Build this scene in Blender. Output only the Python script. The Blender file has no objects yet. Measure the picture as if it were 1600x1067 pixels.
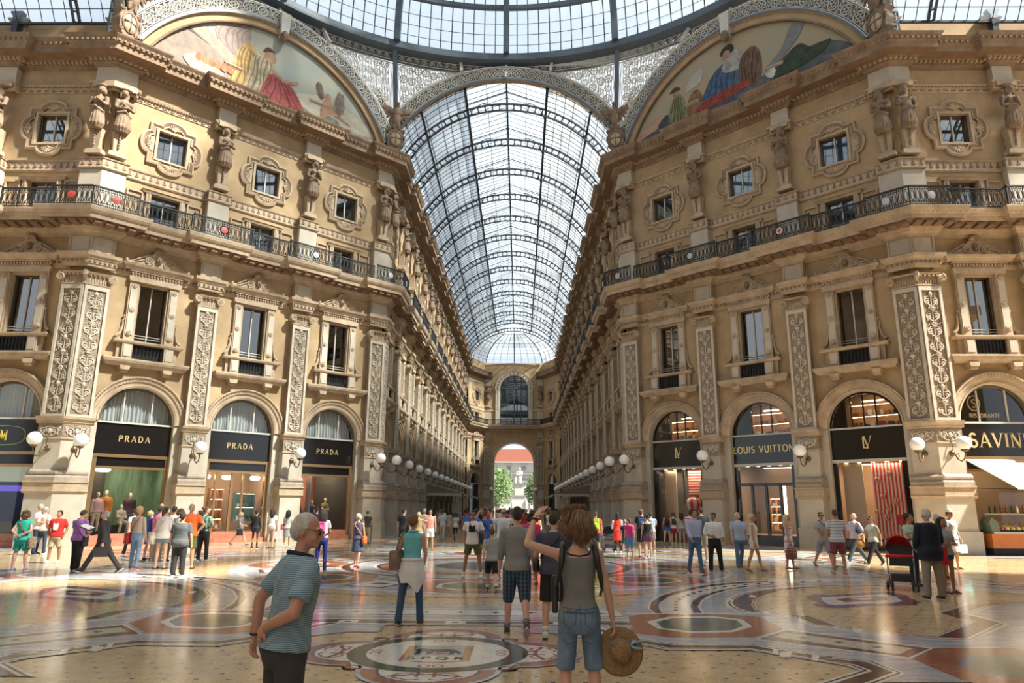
WORLD=0.94;SUN=15.0;EXPO=0.24
import bpy,bmesh,math,random
from math import sin,cos,pi,radians,sqrt,atan2
from mathutils import Vector,Matrix,Euler
from mathutils.geometry import tessellate_polygon
random.seed(7)
SC=bpy.context.scene
COL=SC.collection
SC.view_settings.view_transform='Standard'
SC.view_settings.look='None'
SC.view_settings.gamma=1.0
SC.view_settings.use_curve_mapping=False
R2=sqrt(2)
A=7.25# half width of the arms
B=18.70# half size of the octagon
def V(*a):return Vector(a)
# ------------------------------------------------------------------ materials
MATS={}
def nt_new(name):
    m=bpy.data.materials.new(name);m.use_nodes=True
    nt=m.node_tree;p=nt.nodes['Principled BSDF']
    return m,nt,p
def mat(name,col,rough=0.6,metal=0.0,var=0.0,vscale=3.0,bump=0.0,bscale=20.0,spec=None,emit=None,estr=0.0,col2=None,stretch=(1,1,1),sharp=False,coat=0.0):
    if name in MATS:return MATS[name]
    m,nt,p=nt_new(name)
    p.inputs['Base Color'].default_value=(*col,1)
    p.inputs['Roughness'].default_value=rough
    p.inputs['Metallic'].default_value=metal
    if spec is not None:p.inputs['Specular IOR Level'].default_value=spec
    if coat:p.inputs['Coat Weight'].default_value=coat;p.inputs['Coat Roughness'].default_value=0.06
    if emit is not None:
        p.inputs['Emission Color'].default_value=(*emit,1);p.inputs['Emission Strength'].default_value=estr
    if var>0 or bump>0 or col2:
        tc=nt.nodes.new('ShaderNodeTexCoord')
        mp=nt.nodes.new('ShaderNodeMapping');mp.inputs['Scale'].default_value=stretch
        nt.links.new(tc.outputs['Object'],mp.inputs['Vector'])
    if var>0 or col2:
        n=nt.nodes.new('ShaderNodeTexNoise');n.inputs['Scale'].default_value=vscale;n.inputs['Detail'].default_value=6
        n.inputs['Roughness'].default_value=0.65
        nt.links.new(mp.outputs[0],n.inputs['Vector'])
        r=nt.nodes.new('ShaderNodeValToRGB')
        c2=col2 if col2 else tuple(max(0,c*(1-var))for c in col)
        c1=col if col2 else tuple(min(1,c*(1+var))for c in col)
        lo,hi=(0.46,0.54)if sharp else(0.3,0.7)
        r.color_ramp.elements[0].position=lo;r.color_ramp.elements[0].color=(*c2,1)
        r.color_ramp.elements[1].position=hi;r.color_ramp.elements[1].color=(*c1,1)
        nt.links.new(n.outputs['Fac'],r.inputs['Fac'])
        nt.links.new(r.outputs['Color'],p.inputs['Base Color'])
    if bump>0:
        n2=nt.nodes.new('ShaderNodeTexNoise');n2.inputs['Scale'].default_value=bscale;n2.inputs['Detail'].default_value=4
        nt.links.new(mp.outputs[0],n2.inputs['Vector'])
        b=nt.nodes.new('ShaderNodeBump');b.inputs['Strength'].default_value=bump;b.inputs['Distance'].default_value=0.05
        nt.links.new(n2.outputs['Fac'],b.inputs['Height']);nt.links.new(b.outputs['Normal'],p.inputs['Normal'])
    MATS[name]=m
    return m
def mat_glass(name,tint=(0.9,0.95,1.0),refl=1.0,dirt=0.0,dirtcol=(0.8,0.85,0.9)):
    m=bpy.data.materials.new(name);m.use_nodes=True;nt=m.node_tree
    for n in list(nt.nodes):nt.nodes.remove(n)
    out=nt.nodes.new('ShaderNodeOutputMaterial')
    tr=nt.nodes.new('ShaderNodeBsdfTransparent');tr.inputs['Color'].default_value=(*tint,1)
    gl=nt.nodes.new('ShaderNodeBsdfGlossy');gl.inputs['Roughness'].default_value=0.02
    fr=nt.nodes.new('ShaderNodeFresnel');fr.inputs['IOR'].default_value=1.45
    mul=nt.nodes.new('ShaderNodeMath');mul.operation='MULTIPLY';mul.inputs[1].default_value=refl;mul.use_clamp=True
    nt.links.new(fr.outputs[0],mul.inputs[0])
    mx=nt.nodes.new('ShaderNodeMixShader')
    nt.links.new(mul.outputs[0],mx.inputs['Fac']);nt.links.new(tr.outputs[0],mx.inputs[1]);nt.links.new(gl.outputs[0],mx.inputs[2])
    last=mx
    if dirt>0:
        df=nt.nodes.new('ShaderNodeBsdfTranslucent');df.inputs['Color'].default_value=(*dirtcol,1)
        tc=nt.nodes.new('ShaderNodeTexCoord');n=nt.nodes.new('ShaderNodeTexNoise');n.inputs['Scale'].default_value=0.35
        nt.links.new(tc.outputs['Object'],n.inputs['Vector'])
        mr=nt.nodes.new('ShaderNodeMapRange');mr.inputs['From Min'].default_value=0.35;mr.inputs['From Max'].default_value=0.7
        mr.inputs['To Min'].default_value=dirt*0.4;mr.inputs['To Max'].default_value=dirt
        nt.links.new(n.outputs['Fac'],mr.inputs['Value'])
        m2=nt.nodes.new('ShaderNodeMixShader')
        nt.links.new(mr.outputs[0],m2.inputs['Fac']);nt.links.new(mx.outputs[0],m2.inputs[1]);nt.links.new(df.outputs[0],m2.inputs[2])
        last=m2
    nt.links.new(last.outputs[0],out.inputs['Surface'])
    MATS[name]=m
    return m
M_stucco=mat('stucco_ochre',(0.366,0.260,0.147),0.85,var=0.2,vscale=0.9,bump=0.08,bscale=9)
M_trim=mat('stone_trim',(0.390,0.300,0.207),0.75,var=0.26,vscale=1.6,bump=0.3,bscale=14)
M_pier=mat('stone_pier',(0.432,0.384,0.312),0.6,var=0.14,vscale=1.3,bump=0.05,bscale=10)
M_pierdark=mat('stone_pier_band',(0.300,0.247,0.195),0.6,var=0.25,vscale=3,bump=0.1,bscale=14)
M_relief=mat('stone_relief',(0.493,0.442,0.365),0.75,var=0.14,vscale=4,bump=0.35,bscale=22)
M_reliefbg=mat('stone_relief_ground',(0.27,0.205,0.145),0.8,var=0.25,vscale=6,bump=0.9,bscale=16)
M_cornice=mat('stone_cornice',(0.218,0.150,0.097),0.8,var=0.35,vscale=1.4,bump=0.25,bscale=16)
M_soffit_shade=mat('stone_soffit_shade',(0.180,0.109,0.064),0.8,var=0.25,vscale=2,bump=0.5,bscale=14)  # deep brown stone, darkened further to paint in shade under the ledges
M_statue=mat('stone_statue',(0.193,0.135,0.090),0.75,var=0.4,vscale=2.5,bump=0.3,bscale=18)
M_iron=mat('iron_dark',(0.022,0.025,0.03),0.45,metal=0.3)
M_ironroof=mat('iron_roof',(0.03,0.04,0.055),0.5,metal=0.1)
M_ironblue=mat('iron_dome_blue',(0.085,0.115,0.15),0.5,var=0.15,vscale=2)
M_filigree=mat('filigree_cream',(0.504,0.495,0.450),0.6,var=0.1,vscale=5)
M_plate=mat('plate_dark',(0.13,0.14,0.14),0.6)
M_roofglass=mat_glass('roof_glass',(0.84,0.92,0.98),0.6,dirt=0.24,dirtcol=(0.70,0.81,0.92))
M_pane=mat_glass('window_pane',(0.35,0.38,0.40),7.0)
M_shopglass=mat_glass('shop_glass',(0.92,0.94,0.95),0.8)
M_dark=mat('dark_interior',(0.03,0.027,0.025),0.8)
M_frame=mat('window_frame_brown',(0.10,0.075,0.055),0.5)
M_framelight=mat('window_frame_light',(0.45,0.44,0.40),0.5)
M_curtain=mat('curtain_white',(0.72,0.72,0.70),0.9,var=0.06,vscale=6)
M_black=mat('sign_black',(0.008,0.008,0.009),0.12,spec=0.6)
M_gold=mat('gold_letters',(0.75,0.58,0.28),0.35,metal=0.6)
M_brass=mat('brass_frame',(0.42,0.27,0.14),0.3,metal=0.8)
M_bronze=mat('lamp_bronze',(0.16,0.10,0.055),0.45,metal=0.6)
M_globe=mat('lamp_globe',(0.86,0.86,0.84),0.25)
M_white=mat('plain_white',(0.8,0.8,0.78),0.6)
M_red=mat('emblem_red',(0.45,0.06,0.04),0.5)
# ------------------------------------------------------------------ objects
def setp(o,label=None,cat=None,group=None,kind=None):
    if label:o['label']=label
    if cat:o['category']=cat
    if group:o['group']=group
    if kind:o['kind']=kind
    return o
def empty(name,loc=(0,0,0),rz=0.0,label=None,cat=None,group=None,kind=None):
    o=bpy.data.objects.new(name,None);COL.objects.link(o)
    o.location=loc;o.rotation_euler=(0,0,rz);o.empty_display_size=0.1
    return setp(o,label,cat,group,kind)
def obj(name,me,parent=None,loc=None,rz=None,**kw):
    o=bpy.data.objects.new(name,me);COL.objects.link(o)
    if parent is not None:o.parent=parent
    if loc is not None:o.location=loc
    if rz is not None:o.rotation_euler=(0,0,rz)
    return setp(o,**kw)
def kids(o):return[c for c in COL.objects if c.parent is o]
def copy_tree(o,parent=None,_ch=None):
    if _ch is None:
        _ch={}
        for c in COL.objects:
            if c.parent is not None:_ch.setdefault(c.parent.name,[]).append(c)
    c=o.copy();COL.objects.link(c)
    if parent is not None:
        c.parent=parent;c.matrix_parent_inverse=o.matrix_parent_inverse
    for ch in _ch.get(o.name,[]):copy_tree(ch,c,_ch)
    return c
ORD=['first','second','third','fourth','fifth','sixth','seventh','eighth','ninth','tenth','eleventh','twelfth','thirteenth','fourteenth','fifteenth','sixteenth','seventeenth']
class MB:
    """collects geometry, then builds ONE mesh"""
    def __init__(s):s.v=[];s.f=[];s.m=[];s.mats=[]
    def mi(s,m):
        if m not in s.mats:s.mats.append(m)
        return s.mats.index(m)
    def add(s,vs,fs,m):
        o=len(s.v);k=s.mi(m)
        s.v+=[tuple(p)for p in vs]
        for f in fs:s.f.append(tuple(i+o for i in f));s.m.append(k)
    def box(s,c,d,m,rz=0.0,rot=None):
        hx,hy,hz=d[0]/2,d[1]/2,d[2]/2
        vs=[Vector((x,y,z))for x in(-hx,hx)for y in(-hy,hy)for z in(-hz,hz)]
        if rot is not None:vs=[rot@v for v in vs]
        elif rz:
            R=Matrix.Rotation(rz,3,'Z');vs=[R@v for v in vs]
        c=Vector(c)
        s.add([v+c for v in vs],[(0,1,3,2),(4,6,7,5),(0,4,5,1),(2,3,7,6),(0,2,6,4),(1,5,7,3)],m)
    def b2(s,x0,x1,y0,y1,z0,z1,m):
        s.box(((x0+x1)/2,(y0+y1)/2,(z0+z1)/2),(abs(x1-x0),abs(y1-y0),abs(z1-z0)),m)
    def tube(s,pts,r,m,n=6,closed=False,cap=True,up=None):
        pts=[Vector(p)for p in pts];k=len(pts)
        rs=r if isinstance(r,(list,tuple))else[r]*k
        rings=[];pn=None
        for i in range(k):
            if closed:t=pts[(i+1)%k]-pts[i-1]
            else:t=pts[min(i+1,k-1)]-pts[max(i-1,0)]
            if t.length<1e-9:t=Vector((0,0,1))
            t.normalize()
            if pn is None:
                a=Vector((0,0,1))if abs(t.z)<0.9 else Vector((1,0,0))
                if up is not None:a=Vector(up)
                nn=(a-t*a.dot(t)).normalized()
            else:
                nn=pn-t*pn.dot(t)
                nn=nn.normalized()if nn.length>1e-6 else pn
            pn=nn;bb=t.cross(nn)
            rings.append([pts[i]+(nn*cos(2*pi*j/n+pi/n)+bb*sin(2*pi*j/n+pi/n))*rs[i]for j in range(n)])
        vs=[p for rg in rings for p in rg];fs=[]
        for i in range(k if closed else k-1):
            i2=(i+1)%k
            for j in range(n):
                fs.append((i*n+j,i*n+(j+1)%n,i2*n+(j+1)%n,i2*n+j))
        if cap and not closed:
            fs.append(tuple(range(n-1,-1,-1)));fs.append(tuple((k-1)*n+j for j in range(n)))
        s.add(vs,fs,m)
    def lathe(s,prof,m,c=(0,0,0),n=16,a0=0,a1=2*pi,axis='Z'):
        full=abs(a1-a0-2*pi)<1e-6;k=len(prof);cnt=n if full else n+1
        vs=[]
        for i in range(cnt):
            a=a0+(a1-a0)*i/n
            for(r,z)in prof:
                if axis=='Z':p=(r*cos(a),r*sin(a),z)
                elif axis=='Y':p=(r*cos(a),z,r*sin(a))
                else:p=(z,r*cos(a),r*sin(a))
                vs.append((p[0]+c[0],p[1]+c[1],p[2]+c[2]))
        fs=[]
        for i in range(n):
            i2=(i+1)%cnt
            for j in range(k-1):fs.append((i*k+j,i2*k+j,i2*k+j+1,i*k+j+1))
        s.add(vs,fs,m)
    def ell(s,c,r,m,rot=None,nu=10,nv=7):
        c=Vector(c);vs=[];r=(r,r,r)if not isinstance(r,(tuple,list))else r
        for j in range(nv+1):
            t=pi*j/nv
            for i in range(nu):
                a=2*pi*i/nu
                p=Vector((r[0]*sin(t)*cos(a),r[1]*sin(t)*sin(a),r[2]*cos(t)))
                if rot is not None:p=rot@p
                vs.append(c+p)
        fs=[]
        for j in range(nv):
            for i in range(nu):
                q=(j*nu+i,(j+1)*nu+i,(j+1)*nu+(i+1)%nu,j*nu+(i+1)%nu)
                if j==0:q=(q[0],q[1],q[2])
                elif j==nv-1:q=(q[0],q[1],q[3])
                fs.append(q)
        s.add(vs,fs,m)
    def tor(s,c,R,r,m,ax='Y',n=16,k=4,sx=1.0,sz=1.0,a0=0,a1=2*pi):
        c=Vector(c);full=abs(a1-a0-2*pi)<1e-6
        pts=[]
        for i in range(n if full else n+1):
            a=a0+(a1-a0)*i/n
            u,w=R*cos(a)*sx,R*sin(a)*sz
            pts.append(c+(Vector((u,0,w))if ax=='Y' else Vector((u,w,0))if ax=='Z' else Vector((0,u,w))))
        s.tube(pts,r,m,n=k,closed=full)
    def prism(s,poly,y0,y1,m,back=True,side=None):
        """poly in (x,z), extruded from y0 (front) to y1"""
        k=len(poly);vs=[(x,y0,z)for x,z in poly]+[(x,y1,z)for x,z in poly]
        tris=tessellate_polygon([[Vector((x,z,0))for x,z in poly]])
        fs=[tuple(t)for t in tris]
        s.add(vs,fs,m)
        fs2=[(i,(i+1)%k,(i+1)%k+k,i+k)for i in range(k)]
        s.add(vs,fs2,side or m)
        if back:s.add(vs,[tuple(i+k for i in t)for t in tris],m)
    def xf(s,M):
        s.v=[tuple(M@Vector(p))for p in s.v];return s
    def merge(s,o,M=None):
        off=len(s.v);s.v+=[tuple(M@Vector(p))for p in o.v]if M is not None else o.v
        mm=[s.mi(m)for m in o.mats]
        for f,k in zip(o.f,o.m):s.f.append(tuple(i+off for i in f));s.m.append(mm[k])
    def mesh(s,name,smooth=False,angle=None,recalc=True):
        me=bpy.data.meshes.new(name);me.from_pydata(s.v,[],s.f)
        for m in s.mats:me.materials.append(m)
        me.polygons.foreach_set('material_index',s.m)
        if recalc:
            bm=bmesh.new();bm.from_mesh(me);bmesh.ops.recalc_face_normals(bm,faces=bm.faces);bm.to_mesh(me);bm.free()
        if smooth:me.polygons.foreach_set('use_smooth',[True]*len(me.polygons))
        me.update()
        if smooth and angle:
            try:me.set_sharp_from_angle(angle=radians(angle))
            except Exception:pass
        return me
    def build(s,name,parent=None,smooth=False,angle=None,loc=None,rz=None,recalc=True,**kw):
        return obj(name,s.mesh(name,smooth,angle,recalc),parent,loc,rz,**kw)
def sweep(mb,path,prof,m,closed=False,capends=True):
    """path: 2-D plan points; the outward side is to the RIGHT of travel reversed -> normal given by (dy,-dx); prof: (offset, z)"""
    k=len(path);P=[Vector((p[0],p[1]))for p in path]
    mit=[]
    for i in range(k):
        def nrm(a,b):
            d=(b-a)
            d.normalize();return Vector((d.y,-d.x))
        if i==0:n=nrm(P[0],P[1]);mit.append(n)
        elif i==k-1:n=nrm(P[-2],P[-1]);mit.append(n)
        else:
            n1=nrm(P[i-1],P[i]);n2=nrm(P[i],P[i+1]);q=n1+n2
            if q.length<1e-4:mit.append(n1)
            else:
                q.normalize();mit.append(q/max(0.35,q.dot(n1)))
    q=len(prof);vs=[]
    for i in range(k):
        for(o,z)in prof:
            p=P[i]+mit[i]*o;vs.append((p.x,p.y,z))
    fs=[]
    for i in range(k-1):
        for j in range(q-1):fs.append((i*q+j,(i+1)*q+j,(i+1)*q+j+1,i*q+j+1))
    if capends:fs.append(tuple(range(q)));fs.append(tuple((k-1)*q+j for j in range(q-1,-1,-1)))
    mb.add(vs,fs,m)
def arc(c,r,a0,a1,n):return[(c[0]+r*cos(a0+(a1-a0)*i/n),c[1]+r*sin(a0+(a1-a0)*i/n))for i in range(n+1)]
# --------------------------------------------------------------- stroke letters
def _arcp(cx,cy,rx,ry,a0,a1,n=10):
    return[(cx+rx*cos(radians(a0+(a1-a0)*i/n)),cy+ry*sin(radians(a0+(a1-a0)*i/n)))for i in range(n+1)]
GL={# width, strokes (thick flag, points)
 'P':(0.62,[(1,[(0.12,0),(0.12,1)]),(1,[(0.12,0.96),(0.32,0.96)]+_arcp(0.32,0.73,0.26,0.23,90,-90)+[(0.12,0.5)])]),
 'R':(0.70,[(1,[(0.12,0),(0.12,1)]),(1,[(0.12,0.96),(0.32,0.96)]+_arcp(0.32,0.74,0.24,0.22,90,-90)+[(0.12,0.52)]),(1,[(0.32,0.52),(0.64,0.0)])]),
 'A':(0.78,[(0,[(0.06,0),(0.38,1)]),(1,[(0.38,1),(0.72,0)]),(0,[(0.2,0.34),(0.58,0.34)])]),
 'D':(0.76,[(1,[(0.12,0),(0.12,1)]),(1,[(0.12,0.96),(0.3,0.96)]+_arcp(0.3,0.5,0.38,0.46,90,-90)+[(0.12,0.04)])]),
 'L':(0.56,[(1,[(0.12,1),(0.12,0.05),(0.54,0.05)])]),
 'O':(0.86,[(1,_arcp(0.43,0.5,0.37,0.47,0,360,22))]),
 'Q':(0.86,[(1,_arcp(0.43,0.5,0.37,0.47,0,360,22)),(1,[(0.5,0.2),(0.8,-0.1)])]),
 'U':(0.74,[(1,[(0.12,1),(0.12,0.35)]+_arcp(0.37,0.33,0.25,0.3,180,360)+[(0.62,1)])]),
 'I':(0.26,[(1,[(0.13,0),(0.13,1)])]),
 'S':(0.60,[(1,_arcp(0.3,0.73,0.2,0.22,30,270)+_arcp(0.3,0.27,0.22,0.24,90,-150))]),
 'V':(0.74,[(1,[(0.06,1),(0.37,0)]),(0,[(0.37,0),(0.68,1)])]),
 'T':(0.64,[(1,[(0.32,0),(0.32,1)]),(1,[(0.04,0.96),(0.6,0.96)])]),
 'N':(0.78,[(0,[(0.12,0),(0.12,1)]),(1,[(0.12,1),(0.66,0)]),(0,[(0.66,0),(0.66,1)])]),
 'M':(0.92,[(0,[(0.12,0),(0.16,1)]),(1,[(0.16,1),(0.46,0.15)]),(0,[(0.46,0.15),(0.76,1)]),(1,[(0.76,1),(0.8,0)])]),
 'E':(0.58,[(1,[(0.12,0),(0.12,1)]),(0,[(0.12,0.96),(0.52,0.96)]),(0,[(0.12,0.5),(0.44,0.5)]),(0,[(0.12,0.04),(0.52,0.04)])]),
}
SERIF={'P':[(0.12,0)],'R':[(0.12,0),(0.64,0)],'A':[(0.06,0),(0.72,0)],'D':[],'V':[(0.06,1),(0.68,1)],'I':[(0.13,0),(0.13,1)],'N':[(0.12,0),(0.12,1),(0.66,1)],'T':[(0.32,0)]}
def text_mb(mb,txt,cx,z0,h,m,y=0.0,gap=0.22,thick=0.13,thin=0.05,serif=True,d=0.03):
    """letters facing -Y, centred on cx, base line z0, cap height h"""
    W=sum(GL[c][0]if c!=' ' else 0.45 for c in txt)+gap*(len(txt)-1)
    x=cx-W*h/2
    for c in txt:
        if c==' ':x+=(0.45+gap)*h;continue
        w,st=GL[c]
        for tk,pts in st:
            t=(thick if tk else thin)*h
            k=len(pts);L=[];Rr=[]
            for i in range(k):
                a=Vector(pts[max(i-1,0)]);b=Vector(pts[min(i+1,k-1)]);dd=(b-a)
                if dd.length<1e-6:dd=Vector((1,0))
                dd.normalize();n=Vector((-dd.y,dd.x))*t/2
                p=Vector(pts[i])*h
                L.append((x+p.x+n.x,z0+p.y+n.y));Rr.append((x+p.x-n.x,z0+p.y-n.y))
            for i in range(k-1):
                q=[L[i],L[i+1],Rr[i+1],Rr[i]]
                mb.add([(a,y-d,b)for a,b in q]+[(a,y,b)for a,b in q],[(0,1,2,3),(0,1,5,4),(1,2,6,5),(2,3,7,6),(3,0,4,7)],m)
        if serif:
            for sx,sz in SERIF.get(c,[]):
                zz=z0+sz*h;s1=0.035*h if sz==0 else-0.035*h
                mb.b2(x+sx*h-0.12*h,x+sx*h+0.12*h,y-d,y,min(zz,zz+s1),max(zz,zz+s1),m)
        x+=(w+gap)*h
# ------------------------------------------------------------------ facade data
WY=0.35# wall plane lies this far behind the pilaster plane
PITCH=4.9
def facade_pils(kind):
    if kind=='diag':return[5.52,10.67]
    return None
LD=(B-A)*R2# 16.19 length of a diagonal front
NARM=14
LARM=0.5+PITCH*NARM+0.5
def arm_pils():return[0.5+PITCH*k for k in range(1,NARM)]
LSIDE=12.6
# facade frames: origin, angle (travel keeps the room on the right hand)
FR={
 'side_left':(V(-B-LSIDE,A,0),0.0,LSIDE),'diagonal_left':(V(-B,A,0),pi/4,LD),'arm_left':(V(-A,B,0),pi/2,LARM),
 'arm_right':(V(A,B+LARM,0),-pi/2,LARM),'diagonal_right':(V(A,B,0),-pi/4,LD),'side_right':(V(B,A,0),0.0,LSIDE)}
PILS={'side_left':[LSIDE-5.4,LSIDE-10.3],'side_right':[5.4,10.3],'diagonal_left':[5.52,10.67],'diagonal_right':[5.52,10.67],
        'arm_left':arm_pils(),'arm_right':[LARM-p for p in arm_pils()][::-1]}
def bays_of(k):
    L=FR[k][2];ps=sorted(PILS[k])
    if k=='side_left':e=ps+[L-0.5];return[(e[i]+e[i+1])/2 for i in range(len(e)-1)]
    if k=='side_right':e=[0.5]+ps;return[(e[i]+e[i+1])/2 for i in range(len(e)-1)]
    e=[0.5]+ps+[L-0.5]
    return[(e[i]+e[i+1])/2 for i in range(len(e)-1)]
def W(k,s,y=0.0,z=0.0):
    o,a,L=FR[k];return V(o.x+cos(a)*s-sin(a)*y,o.y+sin(a)*s+cos(a)*y,z)
RA,ZS=1.65,5.5# arch radius and springing
CW=1.03# corner pilaster width per side
def arch_poly(c,r,zs,z0=-0.02,n=20):
    return[(c-r,z0)]+[(c+r*cos(pi-pi*i/n),zs+r*sin(pi*i/n))for i in range(n+1)]+[(c+r,z0)]
def wall_part(mb,L,bays,ztop):
    """front face with holes and reveals, local frame"""
    y=WY
    holes=[]
    for c in bays:
        holes.append(('up',[(c-0.68,9.3),(c+0.68,9.3),(c+0.68,12.1),(c-0.68,12.1)]))
        holes.append(('up',[(c-0.68,14.95),(c+0.68,14.95),(c+0.68,16.75),(c-0.68,16.75)]))
        holes.append(('up',[(c-0.75,18.65),(c+0.75,18.65),(c+0.75,20.25),(c-0.75,20.25)]))
    # upper wall (above springing), outline dips round the arches
    out=[(0,ZS)]
    for c in bays:out+=[(c+RA*cos(pi-pi*i/20),ZS+RA*sin(pi*i/20))for i in range(21)]
    out+=[(L,ZS),(L,ztop),(0,ztop)]
    loops=[[Vector((a,b,0))for a,b in out]]+[[Vector((a,b,0))for a,b in h]for _,h in holes]
    tris=tessellate_polygon(loops);pts=[p for l in loops for p in l]
    mb.add([(p.x,y,p.y)for p in pts],[tuple(t)for t in tris],M_stucco)
    for _,h in holes:
        k=len(h);vs=[(a,y,b)for a,b in h]+[(a,y+0.4,b)for a,b in h]
        mb.add(vs,[(i,(i+1)%k,(i+1)%k+k,i+k)for i in range(k)],M_trim)
    # lower piers
    edges=[0]+[q for c in bays for q in(c-RA,c+RA)]+[L]
    for i in range(0,len(edges),2):
        a,b=edges[i],edges[i+1]
        if b-a<0.02:continue
        mb.add([(a,y,-0.02),(b,y,-0.02),(b,y,ZS),(a,y,ZS)],[(0,1,2,3)],M_pier)
    for c in bays:
        ap=arch_poly(c,RA,ZS);k=len(ap)
        vs=[(a,y,b)for a,b in ap]+[(a,y+0.55,b)for a,b in ap]
        mb.add(vs,[(i,i+1,i+1+k,i+k)for i in range(k-1)],M_pier)
def stack(mb,path,o,z0,z1,m,ext=0.0,back=-0.4,top=None):
    p=[Vector(q)for q in path]
    d0=(p[0]-p[1]).normalized();d1=(p[-1]-p[-2]).normalized()
    p[0]=p[0]+d0*ext;p[-1]=p[-1]+d1*ext
    t=o if top is None else top
    sweep(mb,[(q.x,q.y)for q in p],[(back,z0),(o,z0),(t,z1),(back,z1),(back,z0)],m)
def moulding(mb,path,prof,m,ext=0.0):
    p=[Vector(q)for q in path]
    d0=(p[0]-p[1]).normalized();d1=(p[-1]-p[-2]).normalized()
    p[0]=p[0]+d0*ext;p[-1]=p[-1]+d1*ext
    sweep(mb,[(q.x,q.y)for q in p],prof,m)
def spiral(c,r0,r1,a0,turns,n=22,y=0.0,flip=1):
    return[(c[0]+flip*(r0+(r1-r0)*i/n)*cos(a0+turns*2*pi*i/n),y,c[1]+(r0+(r1-r0)*i/n)*sin(a0+turns*2*pi*i/n))for i in range(n+1)]
def arabesque(mb,w,z0,z1,m,x=0.0,y=0.0,seed=1):
    """mirror-symmetric carved scrollwork with vases, rosettes and leaves"""
    rnd=random.Random(seed);z=z0+0.12;h=w*0.95;k=0
    while z+h*0.7<z1:
        for f in(-1,1):
            sp=spiral((f*w*0.24*1,z+h*0.30),0.03*w,0.20*w,rnd.random()*0.5,1.3,14,y,f)
            mb.tube([(x+p[0],p[1],p[2])for p in sp],[0.022*(1+0.3*i/14)for i in range(15)],m,n=4)
            mb.tube([(x+f*0.02,y,z),(x+f*w*0.18,y-0.01,z+h*0.10),(x+f*w*0.40,y,z+h*0.42),(x+f*w*0.22,y,z+h*0.66),(x+f*w*0.05,y,z+h*0.62)],[0.03,0.028,0.024,0.02,0.014],m,n=4)
            for q in range(4):
                a=rnd.uniform(-0.9,0.9)
                mb.ell((x+f*w*rnd.uniform(0.12,0.42),y,z+h*rnd.uniform(0.05,0.95)),(0.022,0.03,0.065),m,rot=Matrix.Rotation(a,3,'Y'),nu=5,nv=4)
            mb.ell((x+f*w*0.24,y,z+h*0.30),(0.035,0.04,0.035),m,nu=6,nv=4)
        kind=k%3
        if kind==0:mb.lathe([(0.01,z+h*.62),(0.05,z+h*.66),(0.03,z+h*.7),(0.11,z+h*.82),(0.12,z+h*.9),(0.05,z+h*.95),(0.07,z+h*.99)],m,c=(x,y,0),n=8)
        elif kind==1:
            mb.ell((x,y,z+h*.8),(0.085,0.07,0.11),m,nu=8,nv=6);mb.ell((x,y-.05,z+h*.8),(0.03,0.04,0.03),m,nu=6,nv=4)
        else:
            for q in range(6):
                a=q*pi/3;mb.ell((x+0.07*cos(a),y,z+h*.8+0.07*sin(a)),(0.045,0.035,0.045),m,nu=6,nv=4)
        mb.tube([(x,y,z),(x,y,z+h)],0.018,m,n=4)
        z+=h;k+=1
def volute(mb,x,z,r,m,y,f=1):
    sp=spiral((x,z),r*0.12,r*0.88,0,2.2,30,y,f)
    mb.tube(sp,[0.02+0.03*i/30 for i in range(31)],m,n=5)
    mb.lathe([(0.01,y+0.01),(r*0.85,y+0.02),(r*0.85,y+0.3)],m,c=(x,0,z),n=14,axis='Y')
    mb.ell((x,y,z),(r*.18,.05,r*.18),m,nu=8,nv=5)
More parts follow.
